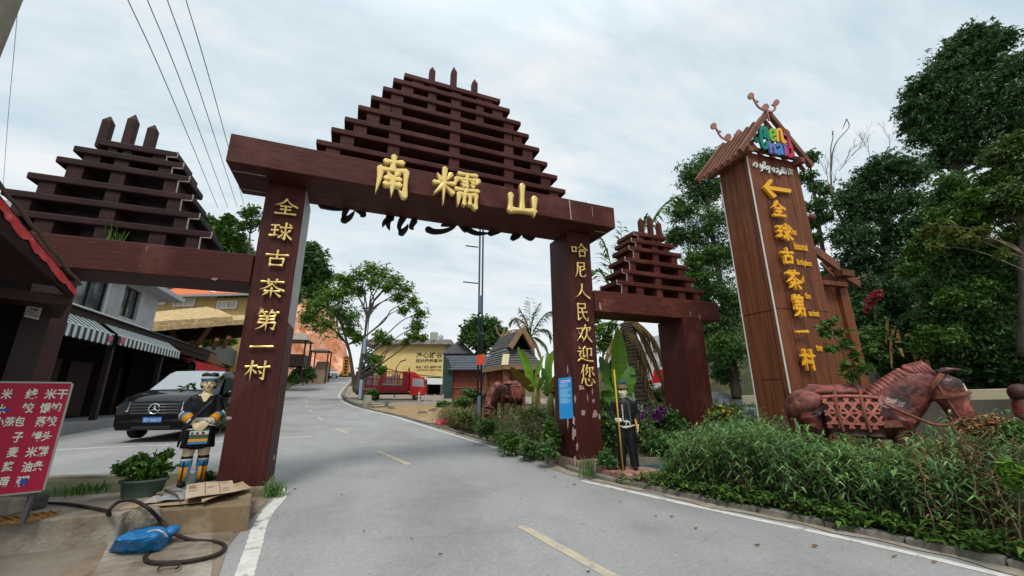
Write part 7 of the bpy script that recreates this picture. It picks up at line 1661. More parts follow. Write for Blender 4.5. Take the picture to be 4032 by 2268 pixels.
# ---- shrubs in the beds
def shrub(label, x, y, D, rx, ry, mat, L, n, flowers=None, name='shrub', per=8):
    rng = np.random.default_rng(int(x*7+y)); c = atD(x, y, D); s = px((c-C0).dot(FW)); b = Vector((c.x, c.y, c.z-ry*s*.9))
    t = thing(name, label, name.replace('_', ' '), tuple(b)); rn = random.Random(int(x))
    cl = [(np.array((rn.uniform(-.6, .6)*rx*s, rn.uniform(-.5, .5)*rx*s, ry*s*rn.uniform(.5, 1.2))), (rx*s*.55, rx*s*.55, ry*s*.6)) for _ in range(5)]
    V, Q = leafcloud(cl, L, per, n, rng); rawmesh('leaves', V, Q, mat, t)
    g = G()
    for i in range(9): a = rn.uniform(0, 6.28); g.tube([(0, 0, -.1), (math.cos(a)*rx*s*.3, math.sin(a)*rx*s*.3, ry*s*.7), (math.cos(a)*rx*s*.6, math.sin(a)*rx*s*.6, ry*s*1.3)], [.014, .005], 5)
    g.obj('stems', TWIG, t)
    if flowers:
        fm, k, fs = flowers; V, Q = leafcloud([(c_, tuple(q*1.08 for q in r_)) for c_, r_ in cl], fs, 4, k, rng, 0, .9, .12); rawmesh('flowers', V, Q, fm, t)
    return t
FPUR = LEAF('purple_flower', (.14, .01, .16), (.25, .03, .27), trans=.3); FYEL = LEAF('yellow_flower', (.65, .50, .03), (.75, .62, .1), trans=.3); FRED = LEAF('red_leaf', (.30, .07, .03), (.4, .15, .05), trans=.3); FWHT = LEAF('white_flower', (.6, .55, .35), (.7, .66, .5), trans=.3)
SHR = [('shrub smothered in purple flowers behind the statue with the pole', 1660, 1045, 10.5, 45, 30, LDARK, .085, 60, (FPUR, 120, .085)),
 ('dark bushy shrub directly behind the statue with the pole', 1590, 1075, 9.8, 40, 45, LDARK, .085, 90, (FYEL, 2, .05)),
 ('leafy shrub between the purple flowers and the outer gate pillar', 1715, 1065, 10.2, 34, 40, LDARK, .085, 80, None),
 ('tall leafy bush filling the gap beside the palm trunk', 1655, 1000, 12.5, 44, 36, LMID, .1, 80, None),
 ('bushy green shrub behind the banana leaves', 1520, 1010, 12.5, 36, 44, LDARK, .1, 80, None),
 ('dark leafy shrub with small pale flowers beside the statue with the pole', 1640, 1115, 9.3, 50, 42, LDARK, .085, 90, (FWHT, 3, .05)),
 ('dark shrub in front of the outer gate pillar', 1690, 1125, 9.0, 36, 40, LDARK, .085, 80, None),
 ('dark flowering shrub between the blue notice pillar and the statue', 1530, 1085, 9.4, 28, 60, LDARK, .085, 90, (FYEL, 3, .045)),
 ('dense green bush beside the kerb left of the notice', 1300, 1110, 9.6, 40, 34, LMID, .075, 90, None),
 ('low dark shrub hugging the foot of the blue notice pillar', 1525, 1155, 7.6, 22, 26, LDARK, .06, 60, None),
 ('yellow flowering shrub between the outer pillar and the tower', 1825, 1040, 9.8, 40, 26, LYEL, .085, 80, (FYEL, 14, .07)),
 ('dark green shrub at the foot of the sign tower', 1860, 1075, 8.2, 46, 30, LDARK, .07, 80, (FYEL, 2, .05)),
 ('purple flowered bush by the rusty board shed', 1195, 990, 17, 34, 22, LMID, .11, 70, (FPUR, 12, .1)),
 ('green bush below the shed wall', 1170, 1010, 16, 34, 16, LMID, .1, 60, None),
 ('red leaved shrub between the banana plants', 1385, 975, 11.5, 18, 24, LDRY, .09, 50, (FRED, 20, .08)),
 ('dark leafy shrub against the blue notice pillar base', 1385, 1085, 8.6, 24, 46, LMID, .085, 80, None),
 ('glossy long leaved shrub left of the blue notice pillar', 1378, 1128, 8.2, 22, 24, LDARK, .11, 60, None),
 ('bushy green weed patch under the grazing horse', 1280, 1105, 10.5, 42, 24, LMID, .075, 90, None),
 ('small leaved green bush near the kerb beside the lamp post', 1225, 1075, 11.5, 34, 24, LMID, .08, 80, None),
 ('ragged green bush behind the lamp post', 1175, 1050, 13.5, 30, 20, LYEL, .09, 70, None),
 ('dark green bush between lamp post bed and gate pillar', 1340, 1125, 9.0, 34, 30, LDARK, .075, 90, None),
 ('tall ragged green bush behind the grazing horse', 1330, 1050, 12.0, 36, 34, LYEL, .085, 80, None),
 ('bright lime green shrub at the far right edge', 2565, 1195, 5.6, 30, 40, LBRIGHT, .085, 70, None),
 ('green leafed shrub below the bust at the right edge', 2555, 1085, 7.4, 26, 30, LMID, .085, 60, None),
 ('reddish brown weed tangle below the packhorse muzzle', 2480, 1070, 7.6, 36, 34, LDRY, .06, 60, (FRED, 8, .06)),
 ('small shrub behind the folded hands statue legs beside the pillar', 524, 1196, 7.9, 18, 18, LDARK, .06, 70, None),
 ('bush growing below the left hut on the cutting', 765, 945, 60, 26, 26, LDARK, .4, 90, None),
 ('scrubby bush at the cutting foot beyond the white SUV', 868, 942, 86, 16, 8, LDARK, .4, 60, None),
 ('hedge bush between the steps and the white SUV', 817, 940, 80, 9, 10, LMID, .4, 60, None),
 ('dark bush beside the scooter at the road edge', 748, 955, 62, 20, 12, LDARK, .4, 60, None),
 ('small bushes at the foot of the roadside tree', 925, 992, 33, 22, 14, LMID, .2, 60, None),
 ('low green bush right of the white rail fence', 1115, 1016, 30, 24, 9, LMID, .2, 50, None),
 ('leafy bank below the thatched roof', 560, 862, 34, 40, 14, LBRIGHT, .25, 70, None)]
for a in SHR: shrub(*a)
def sapling():
    t = tree('sapling', 'broad leaved sapling in front of the tower lower right corner', 'sapling', 7.9, (2170, 1040), [(2085, 812, 16), (2105, 835, 16), (2070, 835, 12), (2130, 865, 17), (2095, 880, 16), (2150, 895, 16), (2125, 925, 17), (2170, 925, 15), (2140, 950, 13), (2185, 880, 12)], .115, 6, 11, LMID, .022, None, TWIG, trunk=[(2160, 980), (2135, 920), (2110, 860)], tip=.006, droop=.35, asp=.5, spray=.5)
sapling()
# ---- weeds: narrow-leaved plants crowding the right-hand bank, too many to count
TL = [(1480, 1300), (1500, 1215), (1560, 1212), (1640, 1215), (1668, 1180), (1695, 1145), (1735, 1105), (1795, 1068), (1850, 1052), (1900, 1048), (1960, 1046), (1995, 1082), (2080, 1098), (2180, 1120), (2300, 1138), (2350, 1110), (2420, 1088), (2460, 1062), (2520, 1040), (2600, 1030)]
def toplim(x): return float(np.interp(x, [p[0] for p in TL], [p[1] for p in TL]))
def weedfield(n, region, lfm, seed, hmax, ln, per, name, label_kind, lim=True, lx=0, wid=.19, hmin=.12, stalk=True):
    rn = random.Random(seed); V = []; Q = []; SV = G()
    k = 0; tries = 0
    while k < n and tries < n*40:
        tries += 1; q = region(rn)
        if q is None: continue
        x, y = q; z = gz(x, y)-.02; h = hmax*rn.uniform(.55, 1.1)
        pxx, pyy = topx((x, y, z+.02))
        if lim:
            tl_ = toplim(pxx)
            if pyy < tl_-2: 
                if not (pxx > 1900): continue
            ex = rn.choice((-34, -14, 0, 6, 16, 34, 52, 70))
            while h > hmin and topx((x, y, z+h*1.05))[1] < tl_+ex: h *= .9
            if h <= hmin: continue
        k += 1; lean = Vector((rn.gauss(lx, .16), rn.gauss(0, .16), 1)).normalized(); P = [Vector((x, y, z))+lean*(h*i/5)+Vector((rn.gauss(0, .012), rn.gauss(0, .012), 0))*i for i in range(6)]
        if stalk: SV.tube(P, [.006, .003], 4, cap=False)
        m = int(per*max(.5, h/hmax))
        for j in range(m):
            u = .15+.85*(j/m)**.58; i = min(4, int(u*5)); p = P[i].lerp(P[i+1], u*5-i); a = j*2.4+rn.uniform(-.4, .4); l = ln*rn.uniform(.6, 1.2)*(1.1-.28*u); el = rn.uniform(.1, .75)*(.5+u*.8)
            o = Vector((math.cos(a), math.sin(a), 0)); s = Vector((-math.sin(a), math.cos(a), 0)); w_ = l*wid*.5
            p1 = p+o*(l*.45*math.cos(el))+Vector((0, 0, l*.45*math.sin(el))); p2 = p1+o*(l*.5)+Vector((0, 0, l*(.35*math.sin(el)-.22-rn.random()*.28)))
            b = len(V); V += [p-s*w_*.3, p+s*w_*.3, p1+s*w_, p1-s*w_, p2+s*w_*.12, p2-s*w_*.12]; Q += [(b, b+1, b+2, b+3), (b+3, b+2, b+4, b+5)]
    o = rawmesh(name, V, Q, lfm); o['kind'] = 'stuff'
    if SV.v: s = SV.obj(name+'_stalks', TWIG); s.parent = o; s['kind'] = 'stuff'
    return o
def bank(rn):
    y = rn.uniform(-5.4, 1.2) if rn.random() < .55 else rn.uniform(-4.6, -1.2); t_ = rn.random()**1.15*3.6+.28
    x = xr(y)+t_
    if math.hypot(x-6.25, y-.0) < .62 and False: return None
    if topx((x, y, .5))[0] > 2390 and rn.random() < .6: return None
    # keep off the tower, gate pillars and the statue plinth
    if 8.5 < x < 10.4 and -1.85 < y < -.8: return None
    if x < 6.4 and .3 < y < 1.5: return None
    if 5.55 < x < 7.0 and -.75 < y < .7: return None
    return x, y
LWEED2 = LEAF('grey_green_weed_leaf', (.04, .10, .045), (.14, .26, .12), (.28, .38, .21), trans=.25)
LWEED3 = LEAF('young_weed_leaf', (.06, .15, .03), (.2, .36, .09), (.32, .45, .18), trans=.3)
def frontbank(rn):
    y = rn.uniform(-5.5, -.85); x = xr(y)+.14+rn.random()**.8*1.5
    if 8.5 < x < 10.4 and y > -1.9: return None
    if topx((x, y, .5))[0] > 2390 and rn.random() < .72: return None
    return x, y
weedfield(230, frontbank, LWEED, 69, 1.25, .23, 38, 'weeds', '', wid=.12, lx=-.12)
weedfield(60, frontbank, LWEED3, 78, 1.25, .21, 34, 'weeds', '', wid=.14, lx=-.15)
weedfield(90, frontbank, LDARK, 70, .8, .13, 30, 'weeds', '', wid=.4)
weedfield(330, bank, LWEED, 61, 1.15, .22, 36, 'weeds', '', wid=.13)
weedfield(170, bank, LWEED2, 67, 1.1, .20, 34, 'weeds', '', wid=.13)
weedfield(110, bank, LWEED3, 68, 1.15, .2, 30, 'weeds', '', wid=.14)
weedfield(70, bank, LWEEDY, 62, .9, .16, 26, 'yellowing_weeds', '')
DR = [gnd(2430, 1300), gnd(2460, 1250), gnd(2400, 1260), gnd(2490, 1330), gnd(2530, 1260), gnd(2470, 1200)]
def dryspot(rn):
    c = rn.choice(DR); return c.x+rn.gauss(0, .3), c.y+rn.gauss(0, .3)
LDRYW = LEAF('brown_dead_weed', (.07, .045, .02), (.20, .12, .045), (.27, .18, .08), trans=.15, rough=.8)
weedfield(150, dryspot, LDRYW, 77, 1.0, .17, 34, 'dry_weeds', '', wid=.14)
def kerbside(rn):
    y = rn.uniform(-5.4, 0); x = xr(y)+.07+rn.random()*.4
    if 5.7 < x < 7.0 and -.7 < y < .7: return None
    return x, y
weedfield(260, kerbside, LMID, 63, .3, .11, 18, lx=-.5, name='ground_cover', label_kind='', hmin=.05, wid=.5)
def bed(rn):
    y = rn.uniform(1.8, 11); x = xr(y)+.3+rn.random()*(2.2 if y < 8 else 1.6+(y-8)*.5)
    if 1205 < topx((x, y, .9))[0] < 1345 and rn.random() < .7: return None
    return x, y
weedfield(520, bed, LOLIVE, 64, .75, .34, 18, 'dry_grass', '', lim=False, wid=.06, stalk=False)
weedfield(460, bed, LMID, 65, .6, .11, 22, 'bed_weeds', '', lim=False, wid=.45)
def bed2(rn):
    x = rn.uniform(6.2, 12); y = rn.uniform(.9, 5); return x, y
weedfield(520, bed2, LDARK, 66, .9, .14, 24, 'bed_weeds', '', lim=False, wid=.4)
def plant2(rn):
    x = rn.uniform(-2.6, -.9); y = rn.uniform(.4, 1.9); return (x, y)
# grass tufts
def tuft(label, p, n, h, m, seed, spread=.08, name='grass_tuft'):
    rn = random.Random(seed); t = thing(name, label, 'grass', tuple(p)); g = G()
    for i in range(n):
        a = rn.uniform(0, 6.28); b0 = Vector((rn.gauss(0, spread), rn.gauss(0, spread*.7), 0)); l = h*rn.uniform(.5, 1.1); o = Vector((math.cos(a), math.sin(a), 0)); s = Vector((-o.y, o.x, 0))*.005
        m1 = b0+o*l*.22+Vector((0, 0, l*.7)); e_ = b0+o*l*rn.uniform(.4, .8)+Vector((0, 0, l*rn.uniform(.6, 1.0)))
        g.add([b0-s, b0+s, m1+s, m1-s, e_], [(0, 1, 2, 3), (3, 2, 4)])
    g.obj('blades', m, t); return t
p = atZ(690, 1250, .27); tuft('tuft of green grass at the foot of the plain gate pillar', p, 110, .26, LWEED, 71, .07)
p = atY(286, 600, .46); tuft('wispy grass tuft growing on the left wing beam', (p.x, .5, 3.774), 26, .34, LMID, 72, .05)
p = atY(1485, 516, .5); tuft('thin grass tuft sprouting on the right end of the main beam', (p.x, .5, ZT), 22, .38, LOLIVE, 73, .03)
p = atZ(1482, 1200, .28); tuft('dark fern at the right foot of the blue notice pillar', p, 60, .42, LDARK, 74, .07, 'fern')
p = atZ(210, 1240, .5); tuft('small green weeds in the planter soil left of the plant pot', p, 120, .14, LMID, 75, .12)
# ================================================================== near left: ledge, menu board, pot, hose and odds and ends
LZ = .50
lf_ = [(-3.2, -.92), (-1.27, -.92), (-.44, -.93), (-.36, -.70), (-.55, .25), (-3.2, .25)]
def slab(name, P, z0, z1, mat, bevel=.015):
    g = G(); g.prism([(x, y, z0) for x, y in P], (0, 0, z1-z0)); return g.obj(name, mat, None, bevel=bevel)
lt = slab('planter_ledge', lf_, .05, LZ, CONC2, .02); tag(lt, 'long low stained concrete ledge under the menu board', 'ledge')
P1 = atZ(300, 1290, LZ-.02); P2 = atZ(632, 1268, LZ-.02); P3 = atZ(634, 1222, LZ-.02); P4 = atZ(330, 1252, LZ-.02)
rb = slab('planter_block', [(p.x, p.y) for p in (P1, P2, P3, P4)], .05, LZ-.02, M('brown_ledge_block', (.21, .15, .085), (.15, .10, .06), scale=3, rough=.85, bump=.3, c3=(.30, .24, .15), s3=3, p3=(.5, .7)), .015); tag(rb, 'brown concrete planter block covered with cardboard beside the plain gate pillar', 'ledge')
so_ = slab('soil', [(-3.2, .252), (-.30, .252), (-.05, .95), (-.1, 1.75), (-1.5, 1.95), (-2.6, 2.3), (-3.2, 2.6)], .05, .43, SOIL, .02); so_['kind'] = 'structure'
ks = slab('kerb', [(-3.3, 2.62), (-2.6, 2.32), (-1.5, 1.97), (-.12, 1.77), (-.1, 1.88), (-1.48, 2.1), (-2.55, 2.46), (-3.25, 2.76)], .1, .46, CONC2, .02); ks['kind'] = 'structure'
# ---- menu board
MRED = M('menu_board_red', (.33, .012, .04), (.28, .01, .035), scale=2, rough=.45, c3=(.24, .015, .04), s3=3, p3=(.55, .8))
DM = 6.05
n_m = Vector((-math.sin(R(-20)), -math.cos(R(-20)), 0)).normalized()
pm = atD(140, 1100, DM); MP = (pm, n_m)
TR, BR, TL_, BL = [onplane(*p, *MP) for p in ((180, 965), (108, 1233), (0, 962), (-60, 1240))]
exm = (TR-TL_); exm.z = 0; exm.normalize(); W_ = .92; Hh = TR.z-BR.z
O = Vector((TR.x, TR.y, BR.z))-exm*W_
mb_ = thing('menu_board', 'dark red menu board with white food names leaning on the concrete ledge', 'sign', (O.x+exm.x*W_/2, O.y+exm.y*W_/2, LZ))
g = G(); q = [O, O+exm*W_, O+exm*W_+Vector((0, 0, Hh)), O+Vector((0, 0, Hh))]; g.prism(q, -n_m*.02); wobj(g, 'board', MRED, mb_)
g = G(); 
for a, b in zip(q, q[1:]+q[:1]): g.beam(a-n_m*.012, b-n_m*.012, .03, .022, up=n_m)
wobj(g, 'board_frame', M('board_frame_grey', (.3, .29, .27), rough=.5, metal=.5), mb_)
g = G(); g.beam(q[1]-n_m*.04-exm*.05, Vector((q[1].x, q[1].y, LZ))-n_m*.05-exm*.07, .04, .03); wobj(g, 'leg', M('board_leg', (.08, .08, .08), rough=.6), mb_); g = G(); g.beam(q[0]-n_m*.04+exm*.2, Vector((q[0].x, q[0].y, LZ))-n_m*.05+exm*.2, .04, .03); wobj(g, 'leg', M('board_leg', (.08, .08, .08), rough=.6), mb_)
rows = [('米', 18, 991, 28), ('线', 80, 991, 30), ('米干', 142, 991, 58), ('水', 3, 1030, 26), ('饺', 71, 1026, 30), ('馄饨', 128, 1026, 54), ('小笼包', 24, 1061, 78), ('蒸饺', 117, 1060, 54), ('子', 45, 1100, 26), ('馒头', 105, 1098, 52), ('麦', 33, 1137, 28), ('米糕', 94, 1136, 56), ('浆', 20, 1174, 28), ('油条', 83, 1173, 54), ('蛋', 10, 1213, 26), ('粥', 56, 1211, 30), ('包', 10, 1101, 26), ('燕', -2, 1138, 26)]
for s, x, y, wp in rows[:16]:
    c = onplane(x, y, *MP)+n_m*.001; a, b = onplane(x-wp/2, y, *MP), onplane(x+wp/2, y, *MP); hh = (onplane(x, y-13, *MP)-onplane(x, y+13, *MP)).length*.98
    text(s, frame(c, exm, (0, 0, 1)), w=(b-a).length, h=hh, m=WP, parent=mb_, name='menu_characters', ext=.001, bold=.025, lift=.0015)
for x, y, w_, h_ in ((12, 1031, 9, 3), (60, 1212, 5, 9)):
    c = onplane(x, y, *MP)+n_m*.006; s = px((c-C0).dot(FW)); g = G(); g.prism([c-exm*w_*s-Vector((0, 0, h_*s)), c+exm*w_*s-Vector((0, 0, h_*s*.7)), c+exm*w_*s+Vector((0, 0, h_*s)), c-exm*w_*s*.8+Vector((0, 0, h_*s*.9))], -n_m*.002); wobj(g, 'blue_smudge', M('blue_marker', (.03, .06, .3), rough=.6), mb_)
# things propping the board: block and dark crate below it
for x0, x1, y0, y1, m, lb in ((-40, 18, 1258, 1300, CONC2, 'pale stone block under the left end of the menu board'), (24, 80, 1250, 1286, M('dark_stone', (.05, .05, .045), (.09, .085, .075), scale=6, rough=.9, bump=.4), 'dark stone block under the menu board')):
    a = atZ(x0, y1, LZ); b = atZ(x1, y1, LZ); h_ = onplane(x0, y0, a, Vector((0, -1, 0))).z-LZ; d = (b-a); d.z = 0
    g = G(); u = d.normalized(); v = Vector((-u.y, u.x, 0)); q = [a, b, b+v*.14, a+v*.14]; g.hexa([p for p in q]+[p+Vector((0, 0, max(.05, h_))) for p in q]); o = g.obj('stone_block', m, None, bevel=.02); tag(o, lb, 'stone block')
# woven mat
mp_ = [atZ(*p, LZ+.012) for p in ((-40, 1308), (80, 1292), (148, 1284), (145, 1292), (70, 1312), (-40, 1318))]
MATW = M('woven_straw_mat', (.45, .23, .06), (.22, .09, .03), scale=22, rough=.8, bump=.9, bscale=60)
g = G(); g.prism(mp_, (0, 0, -.012)); 
for i in range(9):
    a = mp_[5].lerp(mp_[4], i/8) if False else mp_[0].lerp(mp_[2], i/8); b = mp_[5].lerp(mp_[3], min(1, i/8+.12)); g.tube([a+Vector((0, 0, .004)), b+Vector((0, 0, .006))], .008, 6)
tag(g.obj('straw_mat', MATW), 'orange brown woven straw mat on the ledge below the menu board', 'mat')
# ---- plant pot and plant
pb = atZ(352, 1262, .44); 
pt = thing('plant_pot', 'wide dark green plastic plant pot beside the folded hands statue', 'plant pot', (pb.x, pb.y, .44)); s = px((pb-C0).dot(FW))*.9; rr = 52*s
POTM = M('green_pot_plastic', (.05, .08, .06), (.075, .11, .085), scale=4, rough=.5)
g = G(); g.loft([(0, 0, 0, rr*.80, rr*.62), (0, 0, .04, rr*.82, rr*.64), (0, 0, .22, rr*.97, rr*.76), (0, 0, .225, rr*1.08, rr*.84), (0, 0, .25, rr*1.09, rr*.85), (0, 0, .25, rr*.98, rr*.76), (0, 0, .22, rr*.94, rr*.72)], 28); g.obj('pot', POTM, pt, smooth=True)
plnt = thing('potted_plant', 'leafy green plant with a bare woody stem growing in the green pot', 'potted plant', (pb.x, pb.y, .64))
rng = np.random.default_rng(81)
cl = [(np.array(atD(x, y, 6.75)-plnt.location), (r*s,)*3) for x, y, r in ((325, 1170, 24), (350, 1155, 20), (312, 1190, 18), (345, 1185, 24), (380, 1170, 22), (405, 1165, 22), (395, 1190, 20), (300, 1175, 12), (420, 1145, 16), (365, 1195, 18), (425, 1175, 14))]
V, Q = leafcloud(cl, .085, 5, 26, rng, .35, .5, .5); rawmesh('leaves', V, Q, LMID, plnt)
g = G(); rn = random.Random(9)
for c, r in cl: g.tube([(rn.uniform(-.1, .1), 0, -.02), (c[0]*.6, c[1]*.6, c[2]*.5), tuple(c)], [.008, .003], 5)
g.tube(smoothpts([Vector((.06, 0, 0)), atD(385, 1185, 6.7)-plnt.location, atD(392, 1160, 6.7)-plnt.location, atD(386, 1138, 6.7)-plnt.location], 5), [.022, .006], 7)
for a, b in (((392, 1160), (408, 1148)), ((390, 1155), (375, 1150)), ((388, 1145), (396, 1128))): g.tube([atD(*a, 6.7)-plnt.location, atD(*b, 6.7)-plnt.location], [.009, .003], 5)
g.obj('stems', BARKD, plnt)
# loose twigs with leaves around the folded hands statue
for k, (x0, y0, pts, lb) in enumerate((((500), 990, [(520, 975), (545, 955), (560, 950)], 'leafy twig sticking out beside the folded hands statue head'), (440, 985, [(455, 978), (470, 975), (488, 972)], 'small twig behind the folded hands statue shoulder'), (552, 1090, [(556, 1070), (562, 1050), (560, 1020)], 'leafy sprig between the folded hands statue and the pillar'))):
    D_ = 8.4; b = atD(x0, y0, D_); t = thing('twig', lb, 'twig', tuple(b)); Q_ = [b]+[atD(*p, D_) for p in pts]; g = G(); g.tube([p-b for p in Q_], [.008, .003], 5); g.obj('stem', TWIG, t)
    rng = np.random.default_rng(90+k); V, Q = leafcloud([(np.array(p-b), (.05, .05, .05)) for p in Q_[1:]], .085, 3, 5, rng, .1, .5, .5); rawmesh('leaves', V, Q, LMID, t)
p = atD(478, 1250, 8.4); g = G()
gp = atD(440, 1215, 7.6)
# statue base stone
bs_ = [o for o in COL.objects if o.name == 'statue'][0].location
g = G(); g.box(-.28, -.28, 0, .28, .26, .06); o = g.obj('stone_slab', CONC, None, bevel=.015); o.location = (bs_.x, bs_.y, .39); tag(o, 'flat dark stone slab under the statue with folded hands', 'slab')
# ---- cardboard
CARD = M('cardboard', (.40, .29, .18), (.33, .23, .14), scale=3, rough=.85, c3=(.47, .36, .25), s3=4, p3=(.5, .7))
PAPER = M('newspaper', (.48, .42, .34), (.38, .33, .27), scale=9, rough=.85)
def sheet(name, label, cat, pts, z, mat, bend=.0, print_=0):
    P = [atZ(*p, z) for p in pts]; n = 8; V = []
    for i in range(n+1):
        for j in range(n+1):
            u, v = i/n, j/n; p = P[0].lerp(P[1], u).lerp(P[3].lerp(P[2], u), v); p.z += bend*math.sin(3.1*u+1.4*v)+.004*math.sin(7*u+5*v); V.append(p)
    K = len(V); g = G(); F = []
    for i in range(n):
        for j in range(n): a = i*(n+1)+j; F += [(a, a+n+1, a+n+2, a+1)]
    E_ = [(i*(n+1), (i+1)*(n+1)) for i in range(n)]+[(i*(n+1)+n, (i+1)*(n+1)+n) for i in range(n)]+[(j, j+1) for j in range(n)]+[(n*(n+1)+j, n*(n+1)+j+1) for j in range(n)]
    g.add(V, F); o = g.obj(name, mat); sd_ = o.modifiers.new('thick', 'SOLIDIFY'); sd_.thickness = .006; tag(o, label, cat)
    if print_:
        g = G(); rn = random.Random(print_)
        def pt(u, v): i, j = u*n, v*n; a, b = min(int(i), n-1), min(int(j), n-1); q = V[a*(n+1)+b]; q2 = V[(a+1)*(n+1)+b+1]; p = P[0].lerp(P[1], u).lerp(P[3].lerp(P[2], u), v); return Vector((p.x, p.y, p.z+bend*math.sin(3.1*u+1.4*v)+.004*math.sin(7*u+5*v)+.010))
        for a, b, w_ in (((.38, .02), (.38, .98), .012), ((.68, .02), (.68, .98), .012)): 
            for i in range(8):
                u0, v0, u1, v1 = a[0]+(b[0]-a[0])*i/8, a[1]+(b[1]-a[1])*i/8, a[0]+(b[0]-a[0])*(i+1)/8, a[1]+(b[1]-a[1])*(i+1)/8; g.quad(pt(u0-w_*.6, v0), pt(u0+w_*.6, v0), pt(u1+w_*.6, v1), pt(u1-w_*.6, v1))
        for k in range(9):
            u0 = rn.choice((.05, .42, .72)); v0 = rn.uniform(.1, .85); g.quad(pt(u0, v0), pt(u0+rn.uniform(.08, .22), v0), pt(u0+.15, v0+.03), pt(u0, v0+.03))
        g.obj('faint_print', M('faded_print', (.20, .10, .07), rough=.9), o)
    return o
sheet('cardboard_sheet', 'long bent cardboard flap along the front edge of the planter block', 'cardboard', [(300, 1281), (445, 1268), (640, 1222), (625, 1218)][0:1]+[(520, 1262), (505, 1250), (330, 1268)], LZ+.005, CARD, .004)
sheet('cardboard_sheet', 'curled brown cardboard box lid at the right end of the planter block', 'cardboard', [(508, 1263), (632, 1228), (612, 1206), (500, 1243)], LZ+.035, CARD, .02)
sheet('cardboard_sheet', 'flattened printed cardboard carton lying on top of the planter block', 'cardboard', [(464, 1255), (594, 1236), (585, 1206), (470, 1220)], LZ+.075, M('pale_cardboard', (.47, .37, .26), (.42, .32, .22), scale=4, rough=.85), .008, 5)
sheet('newspaper_sheet', 'grey crumpled newspaper sheet left of the printed carton', 'newspaper', [(395, 1262), (462, 1256), (470, 1228), (430, 1230)], LZ+.03, M('grey_newspaper', (.34, .36, .38), (.26, .27, .28), scale=9, rough=.8), .014, 8)
sheet('newspaper_sheet', 'pale paper sheet at the left end of the planter block', 'newspaper', [(352, 1270), (408, 1262), (420, 1246), (385, 1250)], LZ+.02, PAPER, .012, 9)
g = G(); P = smoothpts([atZ(x, y, LZ+.07) for x, y in ((415, 1232), (432, 1238), (445, 1246), (452, 1258))], 4); g.tube(P, [.014, .007], 6); tag(g.obj('stick', BARK), 'short brown stick lying across the newspaper', 'stick')
g = G(); c = atZ(425, 1240, LZ+.03); g.ell(c, (.13, .055, .035), 12, 7); tag(g.obj('stone', M('flat_stone', (.22, .17, .11), (.16, .12, .08), scale=7, rough=.9), smooth=True), 'flat brown stone beside the green pot', 'stone')
# ---- rock on the blue bag
D_ = 5.55
gb = gnd(352, 1378, lambda x, y: prof(y)+.02)
bagt = thing('bag', 'bright blue plastic bag slumped on the apron under the rock', 'bag', (gb.x, gb.y, gb.z))
sp_ = px((gb-C0).dot(FW))
BLUEB = M('blue_plastic_bag', (.008, .13, .33), (.01, .165, .40), scale=4, rough=.42, spec=.4, bump=.5, bscale=12, c3=(.01, .09, .22), s3=6, p3=(.52, .75))
PB_ = [atD(*p, math.hypot(gb.x-C0.x, gb.y-C0.y)+o) for p, o in (((274, 1384), 0), ((282, 1358), .02), ((320, 1330), .12), ((380, 1322), .25), ((438, 1318), .40), ((432, 1345), .3), ((412, 1372), .1), ((380, 1388), -.02))]
ctr = Vector((gb.x, gb.y, gb.z)); rt2 = Vector((RT.x, RT.y, 0)).normalized(); fw2 = Vector((FW.x, FW.y, 0)).normalized()
z_ = gb.z
rb_ = [atZ(x, y, z_)-ctr for x, y in ((272, 1387), (300, 1391), (350, 1391), (396, 1386), (420, 1372), (434, 1352), (405, 1340), (350, 1345), (305, 1358))]
rm_ = [atZ(x, y, z_+.085)-ctr for x, y in ((277, 1375), (302, 1376), (350, 1374), (398, 1366), (424, 1352), (436, 1336), (405, 1328), (350, 1334), (308, 1350))]
rt_q = [atZ(x, y, z_+.155)-ctr for x, y in ((286, 1358), (312, 1357), (352, 1356), (394, 1346), (412, 1336), (420, 1328), (400, 1322), (352, 1328), (318, 1340))]
tc_ = [atZ(x, y, z_+h_)-ctr for (x, y, h_) in ((322, 1348, .15), (340, 1345, .13), (356, 1343, .135), (376, 1337, .17), (390, 1333, .175), (396, 1329, .17), (386, 1327, .165), (356, 1332, .13), (332, 1340, .14))]
n9 = 9; V = rb_+rm_+rt_q+tc_; F = [(j*n9+i, j*n9+(i+1) % n9, (j+1)*n9+(i+1) % n9, (j+1)*n9+i) for j in range(3) for i in range(n9)]+[tuple(range(n9))[::-1], tuple(3*n9+i for i in range(n9))]
g = G(); g.add(V, F); o = g.obj('bag_body', BLUEB, bagt, smooth=True); sb_ = o.modifiers.new('sub', 'SUBSURF'); sb_.levels = 4; sb_.render_levels = 4
at_ = o.data.attributes.new('crease_edge', 'FLOAT', 'EDGE')
for e_ in o.data.edges:
    a_, b_ = e_.vertices; at_.data[e_.index].value = .75 if (a_ < n9 and b_ < n9) else (.55 if (2*n9 <= a_ < 3*n9 and 2*n9 <= b_ < 3*n9) else (.45 if abs(a_-b_) == n9 and a_ % n9 in (0, 3, 5) else 0))
tx = bpy.data.textures.new('crumple', 'CLOUDS'); tx.noise_scale = .09; dm = o.modifiers.new('crumple', 'DISPLACE'); dm.texture = tx; dm.strength = .05; dm.mid_level = .5
g = G(); g.ell(atZ(430, 1336, z_+.10)-ctr, (.07, .09, .05), 12, 8, fn=lambda d: 1+.3*mn.noise(d*2)); g.obj('bag_neck', BLUEB, bagt, smooth=True)
g = G(); Q_ = smoothpts([atZ(x, y, z_+h_)-ctr for x, y, h_ in ((372, 1338, .18), (392, 1333, .19), (408, 1338, .17), (420, 1350, .12))], 5); g.tube(Q_, .007, 6); g.obj('tie_string', WHP, bagt)
rk = atD(362, 1305, math.hypot(gb.x-C0.x, gb.y-C0.y)+.16)
